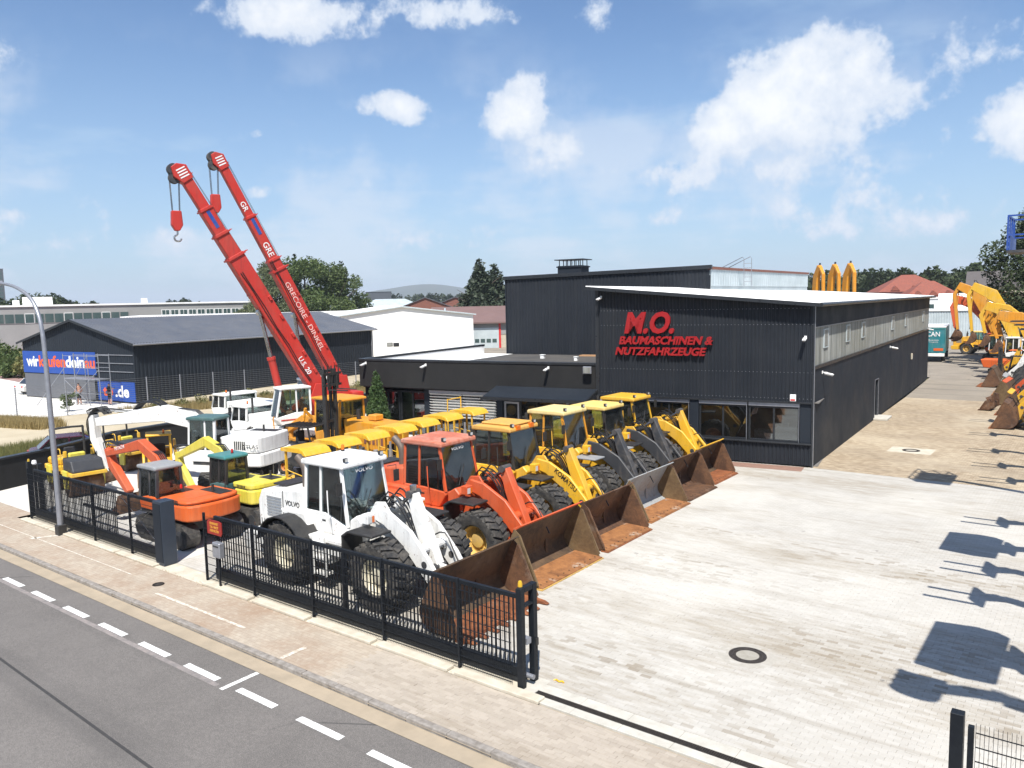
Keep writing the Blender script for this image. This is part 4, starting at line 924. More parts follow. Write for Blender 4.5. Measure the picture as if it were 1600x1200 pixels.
MB().box(-31.5,-8.9,11.44,12.1,-.06,-.013).out('gate_foundation', K['slab'])['kind'] = 'structure'
# right fence
fr = T('mesh_fence', 'dark mesh fence with square post at the lower right corner', 'fence')
MB().box(-1.48,-1.32,11.5,11.66,0,1.92).out('post', K['fence'], fr, bevel=.006); MB().box(-1.27,-1.20,11.52,11.6,0,1.78).out('panel_frame', K['fence'], fr)
for a in (-1.18, 1.32, 3.82): mesh_panel(fr, a, a+2.44, 11.56, .06, 1.80)['kind'] = 'stuff'
for x in (1.29, 3.79): MB().box(x-.03,x+.03,11.54,11.6,0,1.86).out('post', K['fence'], fr)
# ---------------------------------------------------------------- street lamp
lp = T('street_lamp', 'tall grey street lamp with curved arm in front of the left gate', 'street lamp', (-28.1,11.42,0))
MB().tube([(0,0,.2),(-.02,0,3),(-.08,0,6.0)], .095, 14, 6, .075).out('pole', K['galv'], lp, smooth=True)
MB().tube([(-.08,0,6.0),(-.14,0,6.8),(-.36,0,7.5),(-.95,0,8.05),(-2.1,0,8.42),(-3.4,0,8.58)], .074, 12, 6, .05).out('arm', K['galv'], lp, smooth=True)
MB().box(-4.25,-3.3,-.16,.16,8.50,8.66).out('lamp_head', K['galv'], lp, bevel=.05); MB().box(-4.15,-3.5,-.12,.12,8.47,8.499).out('lens', K['lens'], lp)
MB().box(-.14,.14,-.14,.14,-.02,.34).out('base_sleeve', K['black'], lp, bevel=.02)
# ---------------------------------------------------------------- chain-link fence and scaffold at the shed
cf = T('chain_link_fence', 'thin wire fence on grey posts running past the dark shed', 'fence')
P = [(-60.0,22.2),(-60.0,25.5),(-59.0,31.0),(-58.4,33.4),(-57.8,35.9),(-57.2,38.4),(-56.6,40.9),(-56.0,43.4),(-55.4,45.9),(-54.8,48.4),(-54.2,50.9),(-53.6,53.4),(-53,56)]
P = [(-75,17.2),(-67.5,19.7)] + P
for (x, y) in P: MB().cyl((x,y,0),(x,y,2.35),.045,n=6).out('post', K['galv'], cf)
w = MB()
for a, b_ in zip(P, P[1:]):
    for k in range(14): w.cyl((*a,.2+k*.16),(*b_,.2+k*.16),.009,n=3,cap=False)
o = w.out('wires', K['galv'], cf); o['kind'] = 'stuff'
sc = T('scaffold', 'light aluminium scaffold tower in front of the shed banner', 'scaffold', (-65.2,29.7,0), SA)
X0, X1, X2, X3, YD = -2.1, -.7, 1.1, 2.5, -.9
for x in (X0,X1,X2,X3):
    MB().tube([(x,0,0),(x,0,4.1)], .03, 6).out('standard', K['galv'], sc); MB().tube([(x,YD,0),(x,YD,4.1)], .03, 6).out('standard', K['galv'], sc)
for z in (1.0,2.1,3.0,3.95):
    MB().tube([(X0,0,z),(X3,0,z)], .022, 6).tube([(X0,YD,z),(X3,YD,z)], .022, 6).out('ledger', K['galv'], sc)
MB().box(X0,X3,YD,0,2.1,2.15).out('deck', K['galv'], sc)
MB().tube([(X0,YD,2.0),(X2,YD,.1)],.02,6).tube([(X2,YD,4.0),(X1,YD,2.2)],.02,6).tube([(X0,YD,2.9),(X0-1.7,YD-1.4,.0)],.025,6).tube([(X3,YD,2.9),(X1+.4,YD-1.3,0)],.025,6).out('brace', K['galv'], sc)
# ---------------------------------------------------------------- people
def person(label, loc, rz, top, bottom, arms):
    t = T('person', label, 'person', loc, rz)
    J = dict(pel=(0,0,.95), chest=(0,0,1.32), neck=(0,0,1.50), head=(0.02,0,1.62), top=(.02,0,1.74),
             lh=(0,.10,.90), lk=(.03,.12,.5), la=(0,.13,.09), lt=(.14,.14,.04), rh=(0,-.10,.90), rk=(.05,-.12,.5), ra=(-.02,-.14,.09), rtt=(.12,-.15,.04),
             ls=(0,.19,1.43), le=arms[0], lw=arms[1], rs=(0,-.19,1.43), re=arms[2], rw=arms[3])
    ks = list(J); E = [('pel','chest'),('chest','neck'),('neck','head'),('head','top'),('pel','lh'),('lh','lk'),('lk','la'),('la','lt'),('pel','rh'),('rh','rk'),('rk','ra'),('ra','rtt'),('chest','ls'),('ls','le'),('le','lw'),('chest','rs'),('rs','re'),('re','rw')]
    rad = dict(pel=.15, chest=.16, neck=.065, head=.10, top=.075, lh=.10, lk=.065, la=.045, lt=.04, rh=.10, rk=.065, ra=.045, rtt=.04, ls=.07, le=.045, lw=.035, rs=.07, re=.045, rw=.035)
    me = bpy.data.meshes.new('body'); me.from_pydata([J[k] for k in ks], [(ks.index(a), ks.index(b)) for a, b in E], [])
    o = link('body', me, t); md = o.modifiers.new('Skin', 'SKIN'); sv = me.skin_vertices[0].data
    for i, k in enumerate(ks): sv[i].radius = (rad[k],)*2; sv[i].use_root = (k == 'pel')
    o.modifiers.new('Sub', 'SUBSURF').render_levels = 1
    dg = bpy.context.evaluated_depsgraph_get(); m2 = bpy.data.meshes.new_from_object(o.evaluated_get(dg)); o.modifiers.clear(); o.data = m2
    m2.materials.clear(); 
    for m_ in (K['skin'], top, bottom, K['hair']): m2.materials.append(m_)
    for p in m2.polygons:
        c = p.center; p.material_index = 3 if c.z > 1.68 else 0 if c.z > 1.5 or abs(c.y) > .24 else 1 if c.z > .98 else 2 if c.z > .52 or c.z < .08 else 0
    m2.shade_smooth(); return t
person('bare-chested person in dark shorts walking beside the scaffold', (-65.9,29.0,0), R(200), K['skin'], K['cloth'], ((.05,.28,1.18),(.15,.3,.95),(-.05,-.28,1.18),(.1,-.3,.95)))
person('person in dark clothes working at the lower banner under the scaffold', (-63.2,30.1,0), R(100), K['cloth'], K['cloth'], ((.2,.26,1.3),(.42,.18,1.4),(.18,-.26,1.25),(.4,-.16,1.35)))
# ---------------------------------------------------------------- vegetation
def crown(n, shape, size, seed, flat=.0, droop=0.):
    "leaf faces spread through clumps; shape(i) returns clump centres and radii"
    rnd = random.Random(seed); b = MB(); cl = shape(rnd); tot = sum(r**2 for _, r in cl)
    for (c, r) in cl:
        k = max(4, int(n*r*r/tot))
        for _ in range(k):
            d = Vector((rnd.gauss(0,1), rnd.gauss(0,1), rnd.gauss(0,1)*.8)); d = d.normalized()*r*rnd.uniform(.35,1.08)**.6
            p = Vector(c)+d; s = size*rnd.uniform(.6,1.5); u = Vector((rnd.gauss(0,1), rnd.gauss(0,1), rnd.gauss(0,.6)-flat)).normalized(); w = u.orthogonal().normalized()
            if droop: w = (w*.4+Vector((0,0,-1))*droop).normalized(); u = u-w*u.dot(w); u.normalize()
            a = u*s*.5; e = w*s*rnd.uniform(.6,1.0)
            b.add([p-a, p+e*.35-a*.1, p+a, p+e], [(0,1,2),(0,2,3)] if rnd.random() < .5 else [(0,1,2,3)])
    return b
def broad(h, rw, trunk, nclump=26, bottom=.25):
    def f(rnd):
        out = []
        for i in range(nclump):
            z = rnd.uniform(bottom, .95); e = math.sin(math.pi*min(1, (z-bottom+.12)/(1.12-bottom)))**.6; a = rnd.uniform(0, 6.28); q = math.sqrt(rnd.random())*.85
            out.append(((rw*e*q*math.cos(a), rw*e*q*math.sin(a), h*z), rw*rnd.uniform(.22,.42)))
        return out
    return f
def conif(h, rw, base_=.06):
    def f(rnd):
        out = []
        for k in range(22):
            z = base_+(1-base_)*(k/22)**.9; r = rw*(1-z)*1.0+.12; m_ = max(3, int(9*(1-z)))
            for i in range(m_):
                a = i*6.28/m_+rnd.uniform(0,.8); q = r*rnd.uniform(.55,.95); out.append(((q*math.cos(a), q*math.sin(a), h*z-.12*q), r*.30+.10))
            out.append(((0,0,h*z), r*.35+.05))
        return out
    return f
def trunk_mb(h, r, lean=0., limbs=5, seed=0):
    rnd = random.Random(seed); b = MB().tube([(0,0,-.1),(lean*.3,.05,h*.35),(lean,0,h*.8)], r, 8, 4, r*.35)
    for i in range(limbs):
        a = rnd.uniform(0,6.28); z = h*rnd.uniform(.28,.6); l = h*rnd.uniform(.2,.34); b.tube([(lean*.3,0,z),(lean*.3+l*.5*math.cos(a),l*.5*math.sin(a),z+l*.45),(lean*.3+l*math.cos(a),l*math.sin(a),z+l*.75)], r*.35, 5, 3, r*.1)
    return b
def tree(name, label, loc, h, rw, n, size, m_, shape=None, seed=0, group=None, tr=.22, rz=0, droop=0., limbs=5):
    t = T(name, label, 'tree', loc, rz, group); trunk_mb(h, tr, .1, limbs, seed).out('trunk', K['bark'], t, smooth=True, recalc=False)
    crown(n, shape or broad(h, rw, tr), size, seed, 0, droop).out('crown', m_, t, recalc=False); return t
def at(px, D): x, y = far(px, D); return (x, y, -.1)
GT = 'trees behind the white hall'
tree('birch_tree', 'pale drooping birch left of the crane boom tops tree group', at(425,165), 16.5, 5.2, 9000, .42, K['willow'], None, 3, GT, .3, 0, .9)
tree('broadleaf_tree', 'tall dark broadleaf tree in the middle of the group behind the white hall', at(482,168), 17.0, 6.4, 11000, .48, K['leaf'], None, 4, GT, .4)
tree('broadleaf_tree', 'round green tree at the right end of the group behind the white hall', at(532,172), 16.0, 6.0, 9500, .48, K['leaf'], None, 5, GT, .4)
tree('conifer', 'slim dark conifer top poking out of the tree group', at(468,176), 19.0, 2.6, 4200, .5, K['needle'], conif(19,2.6), 6, GT)
tree('conifer', 'small dark conifer top at the right of the tree group', at(540,178), 17.5, 2.2, 3500, .5, K['needle'], conif(17.5,2.2), 7, GT)
tree('broadleaf_tree', 'low bush-like tree right of the tree group', at(575,178), 9.5, 4.6, 4200, .45, K['leaf'], None, 8, GT, .3)
tree('broadleaf_tree', 'small grey-green tree left of the crane booms', at(385,170), 8.5, 3.6, 3600, .4, K['willow'], None, 9, GT, .25)
tree('fir_tree', 'tall dark fir standing left of the tall dark hall', at(753,150), 15.9, 7.2, 30000, .6, K['needle'], conif(15.9,7.2), 10, None, .3)
tree('fir_tree', 'second fir touching the edge of the tall dark hall', at(776,154), 15.1, 7.0, 28000, .6, K['needle'], conif(15.1,7.0), 11, None, .3)
th = T('evergreen_shrub', 'narrow green evergreen at the left corner of the low office', 'shrub', (-33.0,30.65,0)); MB().cyl((0,0,0),(0,0,2.5),.06,.02,8).out('stem', K['bark'], th)
crown(9000, lambda r: [((.25*math.cos(k*2.4)*(1-k/40), .25*math.sin(k*2.4)*(1-k/40), .3+k*.092), .52*(1-(k/38)**1.7)+.08) for k in range(38)], .11, 12, 0, -.5).out('foliage', K['thuja'], th, recalc=False)
GF = 'dark trees on the left skyline'
far_me = crown(2600, broad(12,6.5,.3,22,.08), 1.0, 21).mesh('crown', K['leafdark'], recalc=False); far_tr = trunk_mb(12,.3,.1,3,1).mesh('trunk', K['bark'], recalc=False)
OR = 'first second third fourth fifth sixth seventh eighth ninth tenth eleventh twelfth thirteenth fourteenth fifteenth sixteenth'.split()
def fartree(label, px, D, sc, group, m_=None, zsc=1.):
    t = T('distant_tree', label, 'tree', at(px, D), random.uniform(0,6), group, sc); link('trunk', far_tr, t); link('crown', far_me, t); t.scale = (sc, sc, sc*zsc); return t
for i in range(7): fartree(OR[i]+' dark tree from the left in the skyline clump under the lamp arm', 4+i*8, 300+random.uniform(-12,12), .92+random.uniform(-.12,.15), GF)
for i in range(8): fartree(OR[i]+' dark tree from the left in the dense clump right of the lamp arm', 55+i*6, 330+random.uniform(-12,12), 1.05+random.uniform(-.1,.15), GF+' (second clump)')
for i in range(7): fartree(OR[i]+' low dark tree from the left in the small clump behind the office block', 122+i*6, 330+random.uniform(-8,8), .78+random.uniform(-.05,.1), GF+' (third clump)')
for i in range(5): fartree(OR[i]+' small dark tree from the left behind the office block right half', 278+i*7, 420, .9+random.uniform(-.1,.2), GF+' (fourth clump)')
for i in range(14): fartree(OR[i]+' dark tree from the left in the row by the three raised yellow arms', 1238+i*10.5, 290+random.uniform(-10,10), 1.05+random.uniform(-.12,.22), 'dark trees behind the sign hall roof')
for i in range(5): fartree(OR[i]+' dark tree from the left above the red tiled roofs', 1385+i*9, 260, 1.0+random.uniform(-.1,.2), 'dark trees behind the red roofs')
for i in range(14): fartree(OR[i]+' green tree from the left in the row behind the excavator booms', 1462+i*11, 245+random.uniform(-12,12), .95+random.uniform(-.1,.25), 'trees behind the excavators')
for i in range(10): fartree(OR[i]+' far tree from the left in the belt between white hall and fir', 590+i*15, 640, 1.0+random.uniform(-.1,.3), 'far tree belt under the hill')
tree('leafy_tree', 'large loose tree overhanging the excavators at the right edge', (-6.9,97,0), 15.5, 4.6, 15000, .30, K['leafdark'], broad(15.5,4.6,.3,40,.22), 31, None, .3)
tree('leafy_tree', 'second loose tree at the right edge behind the first', (-3.5,104,0), 14.5, 4.6, 11000, .32, K['leafdark'], broad(14.5,4.6,.3,32,.2), 32, None, .3)
tree('leafy_tree', 'third loose tree at the right edge beyond the parked machines', (-1.5,92,0), 13.0, 4.2, 9000, .32, K['leafdark'], broad(13,4.2,.3,30,.2), 33, None, .3)
def bush(label, loc, h, rw, n, m_, seed, name='bush', size=.16, group=None):
    t = T(name, label, 'bush', loc, 0, group); MB().tube([(0,0,-.05),(.03,0,h*.4)],.03,5).out('stem', K['bark'], t)
    crown(n, lambda r: [((rw*r.uniform(-.6,.6), rw*r.uniform(-.6,.6), h*r.uniform(.15,.75)), rw*r.uniform(.25,.5)) for _ in range(12)], size, seed).out('foliage', m_, t, recalc=False); return t
for i, (px, D, h, rw) in enumerate(((5,118,4.5,3.8),(22,116,3.6,3.5),(33,108,3.4,2.8),(50,104,4.2,2.6),(60,112,3.2,2.6),(78,106,4.0,1.8))):
    bush(['broad green hedge bush at the left edge behind the gravel lot','second hedge bush right of the leftmost','low bush between hedge and shed','light green bush left of the lamp arm','bush just left of the shed gable','slim bush beside the shed roof edge'][i], at(px,D), h, rw, 2200, K['leaf'] if i != 3 else K['weed'], 40+i, size=.34)
for i in range(16):
    y = 30+i*1.65; x = -56.9+.22*(y-30)+random.uniform(-.4,.4)
    bush(OR[i]+' weedy shrub from the left along the wire fence', (x+1.2, y, -.03), random.uniform(.7,1.5), random.uniform(.5,.95), 420, K['weed'], 60+i, 'weed_shrub', .12, 'weeds along the wire fence')
bush('green weed clump beside the scaffold foot', (-62.3,26.6,0), 1.9, .6, 500, K['leaf'], 90, 'weed_shrub', .14)
def grass(name, n, fn, h, m_, seed):
    rnd = random.Random(seed); b = MB()
    for _ in range(n):
        x, y = fn(rnd); a = rnd.uniform(0,6.28); hh = h*rnd.uniform(.4,1.3); w = .010+hh*.018; dx, dy = math.cos(a)*w, math.sin(a)*w; lx, ly = rnd.gauss(0,.18)*hh, rnd.gauss(0,.18)*hh
        b.add([(x-dx,y-dy,-.03),(x+dx,y+dy,-.03),(x+lx,y+ly,hh)], [(0,1,2)])
    o = b.out(name, m_, recalc=False); tag(o, kind='stuff'); return o
tag(grass('dry_grass', 42000, lambda r: (lambda q: (-66+q*11+r.gauss(0,.4), 19.2+q*3.0+r.gauss(0,.0)+r.uniform(-.9,.9)))(r.random()*1.0) , .5, K['dry'], 1), 'strip of dry yellow grass between gravel lot and dirt track', 'grass')
tag(grass('dry_grass', 34000, lambda r: (lambda q: (-42+r.uniform(-5.5,2.2)-q*1.2, 12.9+q*9))(r.random()), .42, K['weed'], 2), 'dry yellow-green grass behind the low dark wall', 'grass')
tag(grass('dry_grass', 26000, lambda r: (lambda y: (-57+.22*(y-30)+r.uniform(-.6,2.8), y))(r.uniform(28,58)), .5, K['dry'], 3), 'dry grass growing along the foot of the wire fence', 'grass')
# roadside dry leaf scraps
tag(grass('fallen_straw', 500, lambda r: (r.uniform(-31,-9), r.gauss(11.45,.05)), .02, K['dry'], 4), 'scattered straw along the gate foundation', 'straw')
# ---------------------------------------------------------------- machine parts
_cache = {}
def tyre_mesh(Rr, Wd, lug=.05, nl=22, slick=False):
    key = ('t', Rr, Wd, lug, nl)
    if key in _cache: return _cache[key]
    r0 = Rr-lug; ri = Rr*.50; h = Wd/2
    b = MB().lathe([(ri,-h*.62),(ri*1.12,-h*.86),(Rr*.74,-h),(r0*.93,-h*.97),(r0,-h*.80),(r0,h*.80),(r0*.93,h*.97),(Rr*.74,h),(ri*1.12,h*.86),(ri,h*.62)], (0,0,0), 'y', 40, True)
    for i in range(nl):
        for s in (-1,1):
            a = (i+(.5 if s > 0 else 0))*2*math.pi/nl; w = math.pi*Rr/nl*.60
            M = Matrix.Rotation(-a,4,'Y') @ Matrix.Translation((r0-.02,0,0)) @ Matrix.Rotation(s*R(18),4,'X')
            b.pr([(-w,.02*s),(w,.02*s),(w*.8,h*.98*s),(-w*.8,h*.98*s)], 0, lug+.02, 'z', M @ Matrix(((0,0,1,0),(0,1,0,0),(-1,0,0,0),(0,0,0,1))))
            M2 = Matrix.Rotation(-a,4,'Y') @ Matrix.Translation((r0*.93,h*.94*s,0)); b.box(-lug*1.6,lug*.6,-.02,.022,-w*.8,w*.8,M2)
    me = b.mesh('wheel', K['tyre'], smooth=True); _cache[key] = me; return me
def rim_mesh(Rr, Wd, m_, side):
    key = ('r', Rr, Wd, m_.name, side)
    if key in _cache: return _cache[key]
    ri = Rr*.52; h = Wd/2; s = side
    b = MB().lathe([(ri*1.02,-s*h*.60),(ri*1.03,s*h*.66),(ri*.97,s*h*.72),(ri*.90,s*h*.60),(ri*.84,s*h*.16),(ri*.50,s*h*.10),(ri*.46,s*h*.34),(ri*.20,s*h*.40),(.0,s*h*.40)], (0,0,0), 'y', 32)
    for i in range(12):
        a = i*math.pi/6; x, z = ri*.64*math.cos(a), ri*.64*math.sin(a); b.cyl((x,s*h*.10,z),(x,s*h*.19,z),ri*.045,n=6)
    me = b.mesh('rim', m_, smooth=True); _cache[key] = me; return me
def wheel(parent, x, y, Rr, Wd, rimM, lug=.05, nl=22):
    s = 1 if y > 0 else -1; o = link('wheel', tyre_mesh(Rr, Wd, lug, nl), parent); o.location = (x, y, Rr*.985)
    link('rim', rim_mesh(Rr, Wd, rimM, s), o); o.rotation_euler = (0, random.uniform(0,6), 0); return o
def ram(parent, p, q, r, m_, frac=.55, name='cylinder'):
    p = Vector(p); q = Vector(q); d = (q-p); e = p+d*frac
    o = MB().cyl(p, e, r, n=12).cyl(e-d.normalized()*r*.8, e, r*1.18, n=12).cyl(p-Vector((0,r*.9,0)), p+Vector((0,r*.9,0)), r*1.0, n=10).out(name, m_, parent, smooth=True)
    MB().cyl(e, q, r*.52, n=10).cyl(q-Vector((0,r*.9,0)), q+Vector((0,r*.9,0)), r*.9, n=10).out('rod', K['steel'], o, smooth=True); return o
def ribbon(pts, hs):
    "outline of a bent beam: centre line points and half heights"
    P = [Vector((a, b)) for a, b in pts]; up_, dn_ = [], []
    for i, p in enumerate(P):
        d = (P[min(i+1,len(P)-1)]-P[max(i-1,0)]).normalized(); n_ = Vector((-d.y, d.x)); up_.append(p+n_*hs[i]); dn_.append(p-n_*hs[i])
    return [tuple(q) for q in up_] + [tuple(q) for q in reversed(dn_)]
def bucket(parent, x0, W2, h=1.42, dep=1.25, floor='bk_floor', back='bk_back', side='bk_side', lip=None, teeth=False, edge=None, name='bucket'):
    "loader bucket, mouth towards +x; x0 is the rear of the shell"
    t = .03; n = 9; arc = [(x0+dep*.30, .05)]
    for i in range(n+1):
        a = R(-90-i*105/n); arc.append((x0+dep*.40+dep*.40*math.cos(a), .47+.42*math.sin(a)))
    top = (x0+dep*.34, h); arc.append(top); lipx = x0+dep
    b = MB().pr([(lipx,.03),(lipx,.065),(x0+dep*.28,.10),(x0+dep*.28,.05)], -W2, W2).out(name, K[floor], parent)
    inn = arc[1:]; out_ = [(p[0]-t*1.3, p[1]-t*.4) for p in inn]
    q = MB()
    for (a, c, d_, e) in zip(inn, inn[1:], out_, out_[1:]): q.add([(a[0],-W2,a[1]),(c[0],-W2,c[1]),(c[0],W2,c[1]),(a[0],W2,a[1]),(d_[0],-W2,d_[1]),(e[0],-W2,e[1]),(e[0],W2,e[1]),(d_[0],W2,d_[1])], [(0,1,2,3),(4,7,6,5),(0,4,5,1),(3,2,6,7)])
    q.out('back_plate', K[back], b, smooth=True)
    sp = [(lipx-.10,.066),(lipx-.22,.30),(top[0]+dep*.16,h*.90),(top[0]+.01,h+.01)] + [(p[0]-t*.9,p[1]) for p in reversed(inn[1:-1])] + [(x0+dep*.3,.06)]
    for s in (-1,1):
        MB().pr(sp, s*W2, s*(W2+t*s*s)).out('side_plate', K[side], b)
        MB().bar((lipx-.12,s*(W2+.035),.12),(top[0]+dep*.13,s*(W2+.035),h*.92),.05,.05).out('wear_strip', K[side], b)
    MB().box(lipx-.24,lipx+.02,-W2-.05,W2+.05,.0,.032).out('cutting_edge', K[edge or floor], b)
    MB().pr([(top[0]-.05,h-.02),(top[0]+.05,h+.0),(top[0]+dep*.17,h+.12),(top[0]+dep*.15,h+.14),(top[0]+.02,h+.04),(top[0]-.06,h+.02)], -W2, W2).out('top_lip', K[lip or back], b)
    bo = MB()
    for i in range(11):
        y = -W2+.15+i*(2*W2-.3)/10; bo.cyl((lipx-.16,y,.06),(lipx-.16,y,.085),.025,n=6)
    bo.out('bolts', K['bk_back'], b)
    if teeth:
        for i in range(8):
            y = -W2+.08+i*(2*W2-.16)/7; MB().pr([(lipx-.10,.02),(lipx-.10,.11),(lipx+.16,.09),(lipx+.30,.035),(lipx+.16,.015)], y-.06, y+.06).out('tooth', K['bk_floor2'], b, bevel=.01)
    for s in (-.5,.5): MB().pr([(x0-.12,.28),(x0+.08,.16),(x0+.06,1.05),(x0-.06,1.0)], s-.05, s+.05).out('hinge_plate', K[back], b)
    MB().pr([(x0-.16,.75),(x0+.05,.6),(x0+.05,1.15),(x0-.08,1.1)], -.10, .10).out('hinge_plate', K[back], b)
    return b
def pane(parent, a, b_, c, d, m_=None):
    n_ = (Vector(b_)-Vector(a)).cross(Vector(d)-Vector(a)).normalized()*.006
    P = [Vector(p) for p in (a, b_, c, d)]; return MB().add([p-n_ for p in P]+[p+n_ for p in P], [(3,2,1,0),(4,5,6,7),(0,1,5,4),(1,2,6,5),(2,3,7,6),(3,0,4,7)]).out('pane', m_ or K['glass'], parent)
def cabin(t, x0, x1, w, z0, zw, zr, body, pil, roof, slant=.12, back=.0, roofo=.12, mid=None, rt=.16, crown_=.05, low=None, glassM=None):
    "operator cab: lower shell, pillars, panes and roof. x1 is the front"
    y = w/2; low = zw if low is None else low
    c = MB().pr([(x0,z0),(x1-.05,z0),(x1+slant,low-.1),(x1+slant*.9,low),(x0+(x1-x0)*.55,zw),(x0,zw)], -y, y).out('cab', body, t, bevel=.035, seg=2)
    A = [(x0+.03,zw),(x0+.03+back,zr)]; B = [(x1+slant*.85,low),(x1-.04,zr)]; xm = mid if mid is not None else x0+(x1-x0)*.45
    for s in (-1,1):
        yy = s*(y-.04); yr = s*(y-.09)
        for (p, q, ww) in (((A[0][0],yy,A[0][1]),(A[1][0],yr,A[1][1]),.09), ((B[0][0],yy,B[0][1]),(B[1][0],yr,B[1][1]),.075), ((xm,yy,zw),(xm+back*.5,yr,zr),.07)):
            MB().bar(p, q, ww, ww).out('pillar', pil, c)
        e = s*.004
        pane(c, (A[0][0]+.04,yy+e,zw+.01),(xm-.035,yy+e,zw+.01),(xm-.035+back*.5,yr+e,zr-.02),(A[1][0]+.04,yr+e,zr-.02), glassM)
        pane(c, (xm+.035,yy+e,min(zw,low)+.01),(B[0][0]-.03,yy+e,low+.01),(B[1][0]-.03,yr+e,zr-.02),(xm+.035+back*.5,yr+e,zr-.02), glassM)
    pane(c, (B[0][0]+.01,-y+.08,low+.01),(B[0][0]+.01,y-.08,low+.01),(B[1][0]+.01,y-.13,zr-.02),(B[1][0]+.01,-y+.13,zr-.02), glassM)
    pane(c, (A[0][0]-.01,-y+.08,zw+.01),(A[0][0]-.01,y-.08,zw+.01),(A[1][0]-.01,y-.13,zr-.02),(A[1][0]-.01,-y+.13,zr-.02), glassM)
    r = MB().pr([(x0-roofo*.8+back,zr-.02),(x1+roofo,zr-.02),(x1+roofo*.9,zr+rt*.8),(x1-.2,zr+rt),(x0+.1+back,zr+rt),(x0-roofo*.7+back,zr+rt*.75)], -y-.02, y+.02).out('roof', roof, c, bevel=.045, seg=2)
    xs = x0+.35*(x1-x0); MB().box(xs-.22,xs+.25,-.24,.24,z0+.25,z0+.70).box(xs-.30,xs-.16,-.24,.24,z0+.6,z0+1.25).out('seat', K['seat'], c, bevel=.05)
    st = MB().tube([(x1-.22,0,z0+.3),(x1-.38,0,z0+.78)],.03,6); M = Matrix.Translation((x1-.40,0,z0+.80)) @ Matrix.Rotation(R(-28),4,'Y')
    ring = [M @ Vector((.18*math.cos(a*.5236), .18*math.sin(a*.5236), 0)) for a in range(13)]; st.tube(ring, .016, 5); st.out('steering_wheel', K['black'], c)
    MB().box(x1-.34,x1-.02,-.3,.3,z0+.2,z0+.62).out('console', K['black'], c, bevel=.03)
    return c
def mirror(t, x, y, z, s=1):
    MB().tube([(x-.12,y-.18*s,z+.22),(x+.05,y,z+.25),(x+.05,y,z)], .012, 5).box(x+.03,x+.07,y-.09,y+.09,z-.20,z+.12).out('mirror', K['black'], t)
def beacon(t, x, y, z, m_='amber'):
    MB().cyl((x,y,z),(x,y,z+.04),.05,n=10).out('beacon_base', K['black'], t); MB().lathe([(.045,0),(.045,.1),(.03,.14),(0,.145)], (x,y,z+.04), 'z', 12).out('beacon', K[m_], t, smooth=True)
def rail(t, pts, r=.016, m_=None, name='handrail'): return MB().tube(pts, r, 6, 3).out(name, m_ or K['black'], t, smooth=True)
def fender(t, x, y, Rr, w, a0, a1, m_, th=.035, gap=.14, name='fender', lip=True):
    n = 9; P = []; Q = []
    for i in range(n+1):
        a = R(a0+(a1-a0)*i/n); P.append((x+(Rr+gap+th)*math.cos(a), Rr+(Rr+gap+th)*math.sin(a))); Q.append((x+(Rr+gap)*math.cos(a), Rr+(Rr+gap)*math.sin(a)))
    b = MB()
    for i in range(n): b.add([(P[i][0],y-w/2,P[i][1]),(P[i+1][0],y-w/2,P[i+1][1]),(P[i+1][0],y+w/2,P[i+1][1]),(P[i][0],y+w/2,P[i][1]),(Q[i][0],y-w/2,Q[i][1]),(Q[i+1][0],y-w/2,Q[i+1][1]),(Q[i+1][0],y+w/2,Q[i+1][1]),(Q[i][0],y+w/2,Q[i][1])], [(0,3,2,1),(4,5,6,7),(0,1,5,4),(3,7,6,2)] + ([(0,4,7,3)] if i == 0 else []) + ([(1,2,6,5)] if i == n-1 else []))
    return b.out(name, m_, t)
